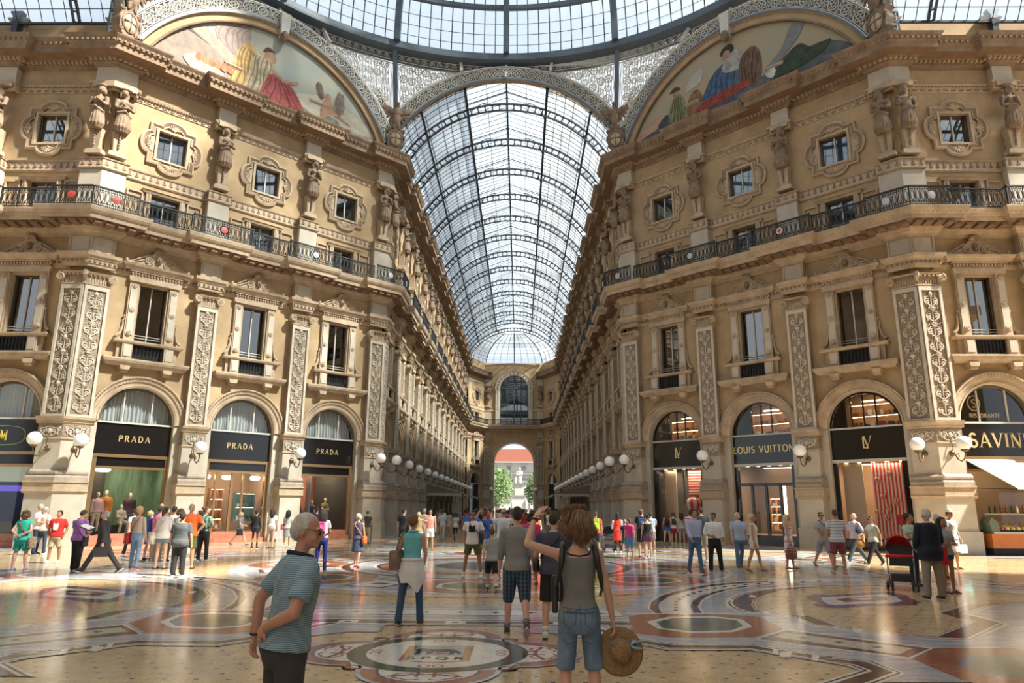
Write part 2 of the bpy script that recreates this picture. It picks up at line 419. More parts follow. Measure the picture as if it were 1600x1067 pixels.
# ------------------------------------------------------------------ pilasters
def pilaster_parts(path,faces,hw,tall=True):
    """path = plan polyline of the front; faces = list of (origin, rot) of flat faces for carving; returns name->MB"""
    P={}
    g=MB()
    stack(g,path,0.34,-0.01,0.92,M_pier,0.14);stack(g,path,0.27,0.92,0.99,M_pier,0.08)
    stack(g,path,0.24,0.99,2.25,M_pier,0.06)
    moulding(g,path,[(-.4,2.25),(.26,2.25),(.34,2.33),(.34,2.36),(.30,2.37),(.30,2.68),(.36,2.70),(.36,2.77),(-.4,2.77)],M_trim,0.16)
    moulding(g,path,[(-.4,2.77),(.32,2.77),(.32,2.92),(.22,3.0),(.26,3.06),(.26,3.14),(.12,3.26),(-.4,3.26)],M_pierdark,0.12)
    stack(g,path,0.06,3.26,4.55,M_pier,0.0)
    P['pedestal']=g
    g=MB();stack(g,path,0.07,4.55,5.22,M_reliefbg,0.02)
    for(o,R,w)in faces:
        c=MB()
        for f in(-1,1):
            c.tube(spiral((f*w*.26,4.88),.03,.16,.4,1.5,16,-.09,f),[.022+.012*i/16 for i in range(17)],M_relief,n=4)
            c.tube([(0,-.08,4.64),(f*w*.2,-.09,4.7),(f*w*.42,-.08,4.9),(f*w*.34,-.08,5.1)],[.03,.03,.025,.015],M_relief,n=4)
            for q in range(5):c.ell((f*w*(.08+.085*q),-.08,4.72+.36*((q*37)%10)/10),(.03,.03,.06),M_relief,nu=5,nv=4)
        c.ell((0,-.1,4.88),(.09,.06,.13),M_relief,nu=8,nv=6)
        for q in range(5):c.ell((.07*(q-2),-.1,5.08-.02*abs(q-2)),(.025,.03,.06),M_relief,rot=Matrix.Rotation((q-2)*.4,3,'Y'),nu=5,nv=4)
        g.merge(c,Matrix.Translation(o)@R)
    moulding(g,path,[(-.4,4.5),(.09,4.5),(.11,4.53),(.11,4.58),(.07,4.6),(-.4,4.6)],M_trim,0.05)
    P['carved_frieze']=g
    g=MB();moulding(g,path,[(-.4,5.2),(.08,5.2),(.12,5.25),(.12,5.3),(.22,5.4),(.24,5.5),(-.4,5.5)],M_trim,0.12)
    P['impost']=g
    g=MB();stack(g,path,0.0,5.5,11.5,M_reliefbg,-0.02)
    for(o,R,w)in faces:
        c=MB();h=w/2
        for a,b in((-h+.01,-h+.13),(h-.13,h-.01)):c.b2(a,b,-.07,0.0,5.52,11.48,M_relief)
        c.b2(-h+.13,h-.13,-.07,0.0,5.52,5.62,M_relief);c.b2(-h+.13,h-.13,-.07,0.0,11.3,11.48,M_relief)
        g.merge(c,Matrix.Translation(o)@R)
    P['shaft']=g
    for i,(o,R,w)in enumerate(faces):
        g=MB();c=MB();arabesque(c,w-.3,5.6,11.3,M_relief,0,-.02,seed=3+i);g.merge(c,Matrix.Translation(o)@R)
        P['carved_scrollwork'+(' '*i)]=g
    g=MB()
    moulding(g,path,[(-.4,11.5),(.06,11.5),(.08,11.55),(.03,11.6),(.03,11.98),(.12,12.02),(.16,12.1),(-.4,12.1)],M_trim,0.0)
    for(o,R,w)in faces:
        c=MB();nfl=9
        for q in range(nfl):c.b2(-w/2+.03+q*(w-.06)/nfl,-w/2+.03+(q+.55)*(w-.06)/nfl,-.06,0,11.6,11.82,M_trim)
        for q in range(5):c.ell((-w/2+.15+q*(w-.3)/4,-.1,11.95),(.085,.07,.06),M_cornice,nu=6,nv=4)
        g.merge(c,Matrix.Translation(o)@R)
    p=[Vector(q)for q in path]
    for e,(a,b)in enumerate(((p[0],p[1]),(p[-1],p[-2]))):
        d=(b-a).normalized();ang=atan2(d.y,d.x)if e==0 else atan2(-d.y,-d.x)
        c=MB();volute(c,(-.02 if e==0 else .02),11.86,.2,M_trim,-.16,-1 if e==0 else 1)
        g.merge(c,Matrix.Translation((a.x,a.y,0))@Matrix.Rotation(ang,4,'Z'))
    if len(path)==3:
        g.tube([(p[1].x,p[1].y,11.75),(p[1].x+.1,p[1].y-.24,11.95),(p[1].x+.09,p[1].y-.22,12.1)],[.05,.12,.1],M_trim,n=6)
    P['capital']=g
    g=MB();stack(g,path,0.0,13.0,13.95,M_pier,0.0)
    for(o,R,w)in faces:
        c=MB();h=w/2
        for(a,b,zz0,zz1)in((-h+.06,-h+.1,13.1,13.85),(h-.1,h-.06,13.1,13.85),(-h+.1,h-.1,13.1,13.14),(-h+.1,h-.1,13.81,13.85)):c.b2(a,b,-.03,0,zz0,zz1,M_trim)
        g.merge(c,Matrix.Translation(o)@R)
    P['panel_block']=g
    g=MB();stack(g,path,0.0,14.85,17.2,M_pier,0.02)
    P['balcony_block']=g
    g=MB();stack(g,path,-0.02,21.75,22.65,M_pier,-0.05);stack(g,path,.18,21.48,21.76,M_trim,-.05);P['cornice_block']=g
    for i_,(o,R,w)in enumerate(faces):
        g=MB();c=MB();ww=min(w,.8)
        c.b2(-ww/2,ww/2,-.16,.3,17.95,18.12,M_trim);c.b2(-ww/2+.05,ww/2-.05,-.12,.3,18.12,18.2,M_trim)
        c.add([(-.2,-.06,18.2),(.2,-.06,18.2),(.2,.3,18.2),(-.2,.3,18.2),(-.3,-.14,19.25),(.3,-.14,19.25),(.3,.3,19.25),(-.3,.3,19.25)],[(0,1,5,4),(1,2,6,5),(3,0,4,7),(4,5,6,7)],M_trim)
        for q in range(6):c.ell((0,-.12-.015*q,18.42+.14*q),(.05+.012*(q%2),.05,.075),M_statue,nu=6,nv=4)
        g.merge(c,Matrix.Translation(o)@R);P['herm_pedestal'+' '*i_]=g
    return P
def make_pilaster(corner=False):
    I=Matrix.Identity(4)
    if not corner:
        path=[(-.52,0),(.52,0)];faces=[(V(0,0,0),I,1.04)]
    else:
        c=R2/2
        path=[(-CW,0),(0,0),(CW*c,CW*c)]
        faces=[(V(-CW/2,0,0),I,CW),(V(CW*c/2,CW*c/2,0),Matrix.Rotation(pi/4,4,'Z'),CW)]
    return pilaster_parts(path,faces,.52)
# ------------------------------------------------------------------ statues (herm figures holding up the cornice)
def remesh_mesh(mb,name,voxel,mats=None,smooth_it=2,keep=None):
    me=mb.mesh(name+'_raw',recalc=True)
    o=bpy.data.objects.new('tmp',me);COL.objects.link(o)
    md=o.modifiers.new('r','REMESH');md.mode='VOXEL';md.voxel_size=voxel;md.adaptivity=0.0
    if smooth_it:
        sm=o.modifiers.new('s','SMOOTH');sm.iterations=smooth_it;sm.factor=0.6
    dg=bpy.context.evaluated_depsgraph_get();dg.update()
    m2=bpy.data.meshes.new_from_object(o.evaluated_get(dg));m2.name=name
    bpy.data.objects.remove(o);bpy.data.meshes.remove(me)
    m2.materials.clear()
    for m in(mats or mb.mats):m2.materials.append(m)
    m2.polygons.foreach_set('use_smooth',[True]*len(m2.polygons));m2.polygons.foreach_set('material_index',[0]*len(m2.polygons))
    return m2
def statue_mesh(variant):
    g=MB();m=M_statue;rnd=random.Random(variant)
    y=-.16
    # draped lower part
    zz=[19.15,19.35,19.7,20.0,20.25];rr=[(.24,.2),(.34,.27),(.36,.28),(.30,.24),(.26,.2)]
    n=16;vs=[]
    for z,(a,b)in zip(zz,rr):
        for i in range(n):vs.append((a*cos(2*pi*i/n),y+b*sin(2*pi*i/n),z))
    fs=[(j*n+i,j*n+(i+1)%n,(j+1)*n+(i+1)%n,(j+1)*n+i)for j in range(4)for i in range(n)]+[tuple(range(n-1,-1,-1)),tuple(4*n+i for i in range(n))]
    g.add(vs,fs,m)
    for i in range(9):
        a=pi+pi*i/8;x0=.1*cos(a);
        g.tube([(x0*2.2,y+.22*sin(a),20.15),(.30*cos(a),y+.27*sin(a),19.8),(.37*cos(a),y+.3*sin(a),19.4),(.27*cos(a),y+.2*sin(a),19.15)],[.03,.05,.055,.04],m,n=5)
    g.tube([(-.32,y-.1,20.1),(0,y-.28,20.22),(.33,y-.08,20.02)],.075,m,n=6)
    # torso, shoulders, head
    g.ell((0,y,20.42),(.25,.19,.3),m);g.ell((0,y,20.72),(.33,.19,.2),m)
    if variant%2:g.ell((-.12,y-.15,20.68),(.11,.1,.1),m);g.ell((.12,y-.15,20.68),(.11,.1,.1),m)
    g.tube([(0,y,20.8),(0,y-.03,21.05)],.1,m,n=8)
    hx=.06*(1 if variant%2 else-1)
    g.ell((hx,y-.07,21.2),(.135,.155,.185),m);g.ell((hx,y-.2,21.16),(.035,.05,.05),m)
    g.ell((hx,y,21.27),(.18,.17,.17),m);
    for s in(-1,1):g.ell((hx+s*.16,y+.02,21.12),(.07,.09,.17),m)
    g.ell((0,y+.02,21.45),(.3,.22,.08),m)
    # arms: folded
    for s in(-1,1):
        sh=V(s*.34,y,20.76)
        if variant==0:el=V(s*.40,y-.12,20.36);ha=V(-s*.12,y-.34,20.44+.07*s)
        elif variant==1:el=V(s*.42,y-.05,20.38);ha=V(s*.08,y-.34,20.62)if s>0 else V(.05,y-.33,20.2)
        else:el=V(s*.43,y,20.4);ha=V(s*.22,y-.26,20.12)if s>0 else V(.1,y-.3,20.75)
        g.tube([sh,(sh+el)/2,el],[.12,.105,.085],m,n=8);g.tube([el,(el+ha)/2,ha],[.085,.075,.055],m,n=8);g.ell(ha,(.07,.06,.07),m);g.ell(sh,.125,m)
    return remesh_mesh(g,'herm_statue_%d'%variant,0.032,[m],1)
# ------------------------------------------------------------------ windows
def tall_window():
    """origin: bay centre on pilaster plane"""
    y=WY;T=M_trim;P={}
    g=MB()
    for s in(-1,1):
        g.b2(s*.70,s*1.12,y-.16,y,9.3,12.15,T)
        g.b2(s*.76,s*1.06,y-.2,y-.16,9.55,11.95,M_pier)
        for z in(9.62,10.75,11.92):
            g.lathe([(.0,y-.27),(.05,y-.26),(.06,y-.23),(.10,y-.24),(.13,y-.2),(.13,y-.16)],T,c=(s*.91,0,z),n=12,axis='Y')
        g.tube([(s*1.14,y-.08,10.35),(s*1.2,y-.08,10.2),(s*1.18,y-.08,9.95),(s*1.26,y-.08,9.6),(s*1.42,y-.08,9.42),(s*1.40,y-.08,9.3),(s*1.28,y-.08,9.38)],[.03,.04,.05,.07,.08,.07,.04],T,n=5)
        g.ell((s*1.16,y-.1,10.42),(.06,.05,.08),T,nu=6,nv=4)
    g.b2(-.70,.70,y-.06,y+.05,12.05,12.2,T)
    for s in(-1,1):g.b2(s*.62,s*.70,y-.06,y+.1,9.3,12.1,T)
    P['surround']=g
    g=MB()
    g.prism([(-1.15,12.15),(1.15,12.15),(1.2,12.3),(1.2,12.4),(-1.2,12.4),(-1.2,12.3)],y-.24,y,T)
    g.b2(-1.12,1.12,y-.19,y,12.4,12.62,T)
    for i in range(17):g.b2(-1.12+i*.14,-1.05+i*.14,y-.26,y-.19,12.5,12.6,T)
    g.b2(-1.2,1.2,y-.3,y,12.62,12.7,T)
    prof=[(0,12.7),(.34,12.7),(.38,12.8),(.46,12.86),(.5,12.96),(0,12.98)]
    sweep(g,[(-1.1,y+.1),(-1.1,y),(1.1,y),(1.1,y+.1)],prof,T)
    P['lintel']=g
    g=MB();yp=y-.2
    # scrolled pediment with a mask and shell
    poly=[(-1.4,12.98)]+[(-1.4+1.05*t,12.98+.62*(t**1.6))for t in(0.15,.35,.55,.75,.9,1)]+[(-.18,13.78),(-.12,13.95),(0,14.02),(.12,13.95),(.18,13.78)]+[(1.4-1.05*t,12.98+.62*(t**1.6))for t in(1,.9,.75,.55,.35,.15)]+[(1.4,12.98)]
    g.prism(poly,yp,y-.02,T)
    for s in(-1,1):
        g.tube(spiral((s*.45,13.28),.05,.22,0,1.8,24,yp-.02,s),[.03+.02*i/24 for i in range(25)],T,n=5)
        g.tube([(s*.66,yp-.02,13.3),(s*.9,yp-.02,13.18),(s*1.15,yp-.02,13.05),(s*1.36,yp-.02,13.04)],[.05,.045,.04,.06],T,n=5)
        g.tube([(s*.2,yp,13.55),(s*.5,yp,13.55),(s*.85,yp,13.35),(s*1.2,yp,13.12),(s*1.4,yp,13.08)],[.03,.035,.035,.035,.05],T,n=5)
        g.ell((s*1.42,yp-.05,13.1),(.08,.08,.13),T,nu=7,nv=5)
    g.ell((0,yp-.06,13.38),(.16,.12,.2),M_cornice,nu=8,nv=6);g.ell((0,yp-.17,13.36),(.05,.05,.05),M_cornice,nu=6,nv=4)
    for q in range(7):
        a=pi*(q+.5)/7;g.ell((.17*cos(a),yp-.04,13.72+.17*sin(a)),(.045,.07,.12),T,rot=Matrix.Rotation(pi/2-a,3,'Y'),nu=5,nv=4)
    P['scrolled_pediment']=g
    g=MB()
    sweep(g,[(-1.16,y+.1),(-1.16,y),(1.16,y),(1.16,y+.1)],[(0,9.12),(.36,9.12),(.4,9.2),(.4,9.26),(0,9.3)],T)
    for s in(-1,1):
        g.b2(s*.70,s*1.14,y-.32,y,8.4,9.12,T);g.b2(s*.76,s*1.08,y-.35,y-.32,8.5,9.04,M_pier)
        g.b2(s*1.14,s*1.34,y-.16,y,8.4,9.12,T)
    sweep(g,[(-1.4,y+.1),(-1.4,y),(1.4,y),(1.4,y+.1)],[(0,8.05),(.34,8.05),(.38,8.12),(.46,8.2),(.5,8.3),(.5,8.38),(0,8.42)],T)
    for s in(-1,1):
        g.prism([(s*.72,8.05),(s*1.16,8.05),(s*1.12,7.86),(s*.76,7.86)],y-.44,y,T)
        g.b2(s*.78,s*1.1,y-.36,y,7.76,7.86,T)
    P['balconette']=g
    g=MB()
    g.b2(-.7,.7,y-.2,y-.17,9.06,9.1,M_iron);g.b2(-.7,.7,y-.2,y-.17,8.44,8.48,M_iron)
    for i in range(9):
        x=-.64+i*.16;g.tor((x,y-.185,8.77),.1,.014,M_iron,n=8,k=3,sx=.55,sz=2.3)
        g.b2(x-.012,x+.012,y-.2,y-.17,8.48,9.06,M_iron)
    g.b2(-.7,.7,y-.02,y,8.42,9.12,M_dark)
    P['iron_grille']=g
    g=MB()
    g.b2(-.68,.68,y+.3,y+.31,9.3,12.1,M_pane)
    P['pane']=g
    g=MB();F=M_frame
    for s in(-1,1):g.b2(s*.62,s*.68,y+.24,y+.34,9.3,12.1,F)
    g.b2(-.68,.68,y+.24,y+.34,12.02,12.1,F);g.b2(-.025,.025,y+.24,y+.34,9.3,12.1,M_framelight)
    g.b2(-.68,.68,y+.26,y+.32,9.3,9.36,F);g.tube([(-.68,y+.1,9.62),(.68,y+.1,9.62)],.014,M_framelight,n=5);g.tube([(-.68,y+.1,9.5),(.68,y+.1,9.5)],.014,M_framelight,n=5)
    P['window_frame']=g
    return P
def roundel_window():
    y=WY;zc=19.45;P={};g=MB()
    def quat(a,b,r,n=10):# half sizes a,b with lobes radius r
        pts=[]
        for(cx,cz,st)in((0,b,180),(a,0,90),(0,-b,0),(-a,0,-90)):
            pass
        pts=[]
        pts+=[(-a,zc+b)];pts+=[(r*cos(radians(180-180*i/n)),zc+b+r*.62*sin(radians(180*i/n)))for i in range(n+1)]
        pts+=[(a,zc+b)];pts+=[(a+r*.62*sin(radians(180*i/n)),zc+r*cos(radians(180*i/n)))for i in range(n+1)]
        pts+=[(a,zc-b)];pts+=[(r*cos(radians(180*i/n)),zc-b-r*.62*sin(radians(180*i/n)))for i in range(n+1)]
        pts+=[(-a,zc-b)];pts+=[(-a-r*.62*sin(radians(180*i/n)),zc-r*cos(radians(180*i/n)))for i in range(n+1)]
        return pts
    o=quat(1.14,1.1,.62)
    def ring(po,pi_,y0,y1,m):
        k=len(po);vs=[(a,y0,b)for a,b in po]+[(a,y1,b)for a,b in pi_]
        g.add(vs,[(i,(i+1)%k,(i+1)%k+k,i+k)for i in range(k)],m)
    i1=[(x*.93,zc+(z-zc)*.93)for x,z in o];i2=[(x*.82,zc+(z-zc)*.82)for x,z in o];i3=[(x*.76,zc+(z-zc)*.76)for x,z in o]
    ring(o,o,y,y-.12,M_trim);ring(o,i1,y-.12,y-.15,M_trim);ring(i1,i2,y-.15,y-.08,M_cornice);ring(i2,i3,y-.08,y-.12,M_trim)
    # plate inside with window hole
    hole=[(-.75,zc-.8),(.75,zc-.8),(.75,zc+.8),(-.75,zc+.8)]
    loops=[[Vector((a,b,0))for a,b in i3],[Vector((a,b,0))for a,b in hole]]
    tr=tessellate_polygon(loops);pts=loops[0]+loops[1]
    g.add([(p.x,y-.05,p.y)for p in pts],[tuple(t)for t in tr],M_trim)
    P['quatrefoil_surround']=g
    g=MB()
    for(cx,cz,a0)in((0,zc+.98,0),(1.0,zc,-90),(0,zc-.98,180),(-1.0,zc,90)):
        for q in range(7):
            a=radians(a0+18+q*24);R=.30
            dx,dz=cos(a),sin(a)
            g.tube([(cx+dx*.05,y-.1,cz+dz*.05),(cx+dx*R,y-.11,cz+dz*R)],[.02,.042],M_trim,n=5)
        g.ell((cx,y-.1,cz),(.06,.05,.06),M_trim,nu=6,nv=4)
    P['shell_ornament']=g
    g=MB()
    for(a,b,c,d)in((-.82,.82,zc+.76,zc+.86),(-.82,.82,zc-.86,zc-.76),(-.82,-.7,zc-.76,zc+.76),(.7,.82,zc-.76,zc+.76)):
        g.b2(a,b,y-.12,y+.1,c,d,M_trim)
    for s in(-1,1):g.b2(s*.64,s*.7,y+.14,y+.24,zc-.78,zc+.78,M_frame)
    g.b2(-.7,.7,y+.14,y+.24,zc+.7,zc+.78,M_frame);g.b2(-.7,.7,y+.14,y+.24,zc-.78,zc-.72,M_frame);g.b2(-.03,.03,y+.14,y+.24,zc-.75,zc+.75,M_framelight)
    P['window_frame']=g
    g=MB();g.b2(-.7,.7,y+.2,y+.21,zc-.75,zc+.75,M_pane);P['pane']=g
    return P
def balcony_door():
    y=WY;P={};g=MB();T=M_trim
    for s in(-1,1):
        g.b2(s*.68,s*.92,y-.1,y,14.9,16.85,T)
        g.b2(s*.74,s*.80,y-.13,y-.1,14.9,16.8,T)
        for(a,b,c,d)in((1.05,1.12,15.0,16.75),(1.72,1.79,15.0,16.75),(1.12,1.72,16.68,16.75)):
            g.b2(s*a,s*b,y-.08,y,c,d,T)
    sweep(g,[(-.95,y+.1),(-.95,y),(.95,y),(.95,y+.1)],[(0,16.75),(.12,16.75),(.16,16.86),(.2,16.9),(0,16.96)],T)
    P['surround']=g
    g=MB()
    for s in(-1,1):g.b2(s*.6,s*.68,y+.2,y+.3,14.95,16.75,M_frame)
    g.b2(-.68,.68,y+.2,y+.3,16.66,16.75,M_frame);g.b2(-.03,.03,y+.2,y+.3,14.95,16.7,M_framelight)
    P['door_frame']=g
    g=MB();g.b2(-.65,.65,y+.25,y+.26,14.95,16.7,M_pane);P['pane']=g
    return P
def archivolt():
    g=MB();y=WY
    prof=[(RA,y+.1),(RA,y-.06),(RA+.08,y-.1),(RA+.1,y-.06),(RA+.24,y-.08),(RA+.27,y-.14),(RA+.40,y-.16),(RA+.44,y-.22),(RA+.5,y-.22),(RA+.52,y)]
    g.lathe(prof,M_trim,c=(0,0,ZS),n=28,a0=0,a1=pi,axis='Y')
    for i in range(45):
        a=pi*(i+.5)/45;g.ell(((RA+.42)*cos(a),y-.2,ZS+(RA+.42)*sin(a)),(.035,.035,.035),M_cornice,nu=5,nv=3)
    return g
# ------------------------------------------------------------------ lamp
def wall_lamp():
    """origin at wall rosette; sticks out along -Y by 1.0; globe above the arm end"""
    g=MB();m=M_bronze
    g.lathe([(.0,-.1),(.06,-.1),(.11,-.06),(.13,-.03),(.13,0)],m,n=12,axis='Y')
    arm=[(0,-.05,0),(0,-.2,-.05),(0,-.38,-.28),(0,-.6,-.38),(0,-.8,-.3),(0,-.9,-.12),(0,-.9,.0)]
    g.tube(arm,[.035,.03,.026,.026,.026,.026,.03],m,n=7)
    g.tube([(0,-.02,.05),(0,-.14,.2),(0,-.05,.55),(0,0,.75)],[.02,.02,.016,.014],m,n=6)
    g.tube([(0,-.4,-.25),(0,-.28,-.1),(0,-.42,-.05),(0,-.5,-.16),(0,-.44,-.2)],.016,m,n=5)
    g.lathe([(.03,-.02),(.12,.02),(.16,.07),(.10,.08)],m,c=(0,-.9,0),n=14)
    s=MB();s.ell((0,-.9,.34),.29,M_globe,nu=24,nv=16)
    return g,s
# ------------------------------------------------------------------ balcony railing
def railing_mesh(L,name,ret=0.0,badge=None):
    g=MB();m=M_iron;z0,z1=14.92,15.86
    def run(a,b,y0,ax):
        n=max(1,int(round((b-a)/.235)));st=(b-a)/n
        def pt(u,z,dy=0):return(u,y0+dy,z)if ax=='x' else(y0,u,z)
        def bar(u0,u1,za,zb,t):
            if ax=='x':g.b2(u0,u1,y0-t,y0+t,za,zb,m)
            else:g.b2(y0-t,y0+t,u0,u1,za,zb,m)
        bar(a,b,z1-.07,z1,.045);bar(a,b,z0+.02,z0+.06,.02);bar(a,b,z0+.17,z0+.195,.014);bar(a,b,z1-.19,z1-.165,.014)
        for i in range(n+1):
            u=a+i*st;bar(u-.016,u+.016,z0+.02,z1-.05,.014)
        for i in range(n):
            u=a+(i+.5)*st
            if ax=='x':
                g.tor((u,y0,z0+.475),.09,.019,m,n=10,k=3,sx=.85,sz=2.7)
                g.tor((u,y0,z0+.11),.05,.017,m,n=8,k=3);g.tor((u,y0,z1-.11),.048,.017,m,n=8,k=3)
                g.ell((u,y0,z0+.22),(.035,.02,.05),m,nu=5,nv=4)
    run(-L/2,L/2,0,'x')
    if ret:
        for s in(-1,1):
            g.b2(s*L/2-.02,s*L/2+.02,0,ret,z1-.05,z1,m);g.b2(s*L/2-.02,s*L/2+.02,0,ret,z0+.02,z0+.06,m)
            for q in range(2):g.b2(s*L/2-.012,s*L/2+.012,ret*(q+.5)/2-.012,ret*(q+.5)/2+.012,z0,z1,m)
            g.b2(s*L/2-.03,s*L/2+.03,-.03,.03,z0,z1+.04,m)
        for k in range(14):
            a=2*pi*k/14;g.tor((.25*cos(a),-.02,z0+.47+.27*sin(a)),.07,.014,m,n=7,k=3)
        g.lathe([(.17,-.03),(.2,-.06),(.24,-.03)],m,c=(0,0,z0+.47),n=18,axis='Y')
    return g.mesh(name)
def badge_mesh(col,cross=None):
    g=MB();g.lathe([(0.0,-.055),(.17,-.04),(.18,0),(0,0)],col,c=(0,0,15.39),n=18,axis='Y')
    if cross:g.b2(-.04,.04,-.075,-.05,15.27,15.51,cross);g.b2(-.12,.12,-.074,-.05,15.36,15.42,cross)
    return g
# ================================================================== WALLS
ZTOP=25.4
def frame_place(o,k,s=0.0,y=0.0,z=0.0,drz=0.0):
    o.location=W(k,s,y,z);o.rotation_euler=(0,0,FR[k][1]+drz);return o
for k in FR:
    g=MB();wall_part(g,FR[k][2],bays_of(k),ZTOP)
    o=g.build('wall_'+k,kind='structure');frame_place(o,k)
# ---- trim running round both sides
def chain(keys,rc=0.30):
    pts=[]
    for i,k in enumerate(keys):
        o,a,L=FR[k];base=-WY;rz=0.0
        iv=[(p-.52,p+.52)for p in PILS[k]]
        first_corner=i>0;last_corner=i<len(keys)-1
        def add(s,off):p=W(k,s,-off);pts.append((p.x,p.y))
        if not first_corner:add(0,base)
        else:add(CW,rz);add(CW,base)
        for a0,a1 in sorted(iv):
            add(a0,base);add(a0,rz);add(a1,rz);add(a1,base)
        if last_corner:
            add(L-CW,base);add(L-CW,rz)
            p=W(k,L,0);pts.append((p.x,p.y))
        else:add(L,base)
    return pts
CHL=chain(['side_left','diagonal_left','arm_left']);CHR=chain(['arm_right','diagonal_right','side_right'])
PROF={
 'stringcourse':([(-.1,12.38),(.08,12.38),(.10,12.5),(.13,12.5),(.13,12.68),(.17,12.72),(.2,12.8),(.27,12.86),(.30,13.0),(-.1,13.02)],M_trim),
 'balcony':([(-.1,13.85),(.08,13.88),(.10,13.98),(.22,14.05),(.26,14.14),(.30,14.16),(.34,14.26),(.92,14.40),(.95,14.38),(.98,14.58),(1.04,14.62),(1.10,14.72),(1.14,14.88),(1.14,14.92),(-.1,14.92)],M_trim),
 'patterned_band':([(-.1,17.2),(.05,17.2),(.09,17.26),(.09,17.3),(.06,17.32),(.06,17.68),(.10,17.7),(.12,17.76),(-.1,17.78)],M_trim),
 'beaded_band':([(-.1,21.36),(.04,21.36),(.05,21.55),(.10,21.58),(.13,21.66),(.16,21.74),(-.1,21.76)],M_trim),
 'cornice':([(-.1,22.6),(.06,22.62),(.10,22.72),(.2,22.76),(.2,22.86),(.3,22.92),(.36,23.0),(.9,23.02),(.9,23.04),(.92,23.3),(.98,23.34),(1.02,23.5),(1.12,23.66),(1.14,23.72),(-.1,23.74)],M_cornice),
 'attic':([(-.3,23.7),(-.26,25.1),(-.14,25.16),(-.06,25.3),(-.02,25.36),(-.02,25.42),(-.5,25.44)],M_trim)}
def walk(path,off):
    """mitred offset polyline"""
    P=[Vector(p)for p in path];out=[]
    for i in range(len(P)):
        def nr(a,b):d=(b-a).normalized();return Vector((d.y,-d.x))
        if i==0:out.append(P[0]+nr(P[0],P[1])*off)
        elif i==len(P)-1:out.append(P[-1]+nr(P[-2],P[-1])*off)
        else:
            n1,n2=nr(P[i-1],P[i]),nr(P[i],P[i+1]);q=(n1+n2).normalized();out.append(P[i]+q/max(.35,q.dot(n1))*off)
    return out
def along(g,path,off,step,d,z,m,zlen):
    P=walk(path,off)
    for a,b in zip(P,P[1:]):
        L=(b-a).length
        if L<step*.8:continue
        n=int(L/step);u=(b-a)/L;rz=atan2(u.y,u.x)
        for i in range(n):
            p=a+u*(L*(i+.5)/n);g.box((p.x,p.y,z),(d[0],d[1],zlen),m,rz=rz)
tn=0
for side,CH in(('left',CHL),('right',CHR)):
    far=lambda p:p[1]<60
    for nm,(pr,m)in PROF.items():
        g=MB();path=CH
        sweep(g,path,pr,m)
        near=[p for p in CH if p[1]<62]
        if nm=='cornice':
            sweep(g,path,[(.37,22.99),(.89,23.01)],M_soffit_shade,capends=False);along(g,near,.26,.21,(.11,.16),22.9,M_trim,.12);along(g,near,1.04,.24,(.1,.08),23.44,M_cornice,.1)  # dark soffit strip has the under-cornice shade painted into its colour
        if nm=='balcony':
            sweep(g,path,[(.36,14.255),(.90,14.385)],M_soffit_shade,capends=False);along(g,near,.62,.46,(.30,.5),14.28,M_soffit_shade,.13);along(g,near,1.03,.2,(.1,.05),14.66,M_cornice,.07)  # brown soffit strip and blocks, with shade under the slab painted in
        if nm=='beaded_band':along(g,near,.06,.36,(.2,.03),21.46,M_cornice,.07);along(g,near,.13,.14,(.07,.06),21.62,M_cornice,.06)
        if nm=='patterned_band':along(g,near,.07,.3,(.15,.03),17.44,M_cornice,.08);along(g,near,.07,.3,(.06,.03),17.56,M_cornice,.18)
        if nm=='stringcourse':along(g,near,.15,.2,(.1,.06),12.62,M_cornice,.1)
        if nm=='attic':
            pass
        tn+=1
        g.build('trim_%d'%tn,kind='structure')
# ---- attic panels are part of the wall mouldings above the cornice: raised frames
g=MB()
for k in FR:
    if 'diag' in k:continue
    for c in bays_of(k):
        for(a,b,z0,z1)in((-1.9,1.9,24.3,24.34),(-1.9,1.9,24.86,24.9),(-1.9,-1.86,24.34,24.86),(1.86,1.9,24.34,24.86)):
            q=MB();q.b2(a,b,WY+.18,WY+.3,z0,z1,M_cornice);g.merge(q,Matrix.Translation(W(k,c))@Matrix.Rotation(FR[k][1],4,'Z'))
tn+=1;g.build('trim_%d'%tn,kind='structure')
# ================================================================== REPEATED FACADE PIECES
def part_meshes(P,pre,smooth=()):
    return[(n.strip(),g.mesh(pre+'_'+n.strip(),smooth=n in smooth))for n,g in P.items()if g.v]
PIL=part_meshes(make_pilaster(False),'pilaster');PILC=part_meshes(make_pilaster(True),'corner_pilaster')
WIN=part_meshes(tall_window(),'tall_window');ROU=part_meshes(roundel_window(),'roundel');DOR=part_meshes(balcony_door(),'balcony_door')
ARV=archivolt().mesh('archivolt')
def join_parts(L,name):
    bm=bmesh.new();mats=[]
    for n,me in L:
        off=[];
        for m in me.materials:
            if m not in mats:mats.append(m)
            off.append(mats.index(m))
        k0=len(bm.faces);bm.from_mesh(me);bm.faces.ensure_lookup_table()
        for f in bm.faces[k0:]:f.material_index=off[f.material_index]
    me=bpy.data.meshes.new(name);bm.to_mesh(me);bm.free()
    for m in mats:me.materials.append(m)
    return me
WHERE={'side_left':'left side-passage wall','diagonal_left':'left slanting wall','arm_left':'left arcade wall','arm_right':'right arcade wall','diagonal_right':'right slanting wall','side_right':'right side-passage wall'}
def where(k,i,n):
    """i counts outward from the long arcade's near corner for arm walls, else from the arcade outward"""
    w=WHERE[k]
    if 'arm' in k:return 'on %s, %s from crossing'%(w,ORD[i])
    return 'on %s, %s from arcade corner'%(w,ORD[i])
def order(k,lst):
    """index from the arcade corner / crossing"""
    L=FR[k][2]
    rev=k in('arm_right','side_left','diagonal_left')
    srt=sorted(lst,reverse=rev)
    return srt
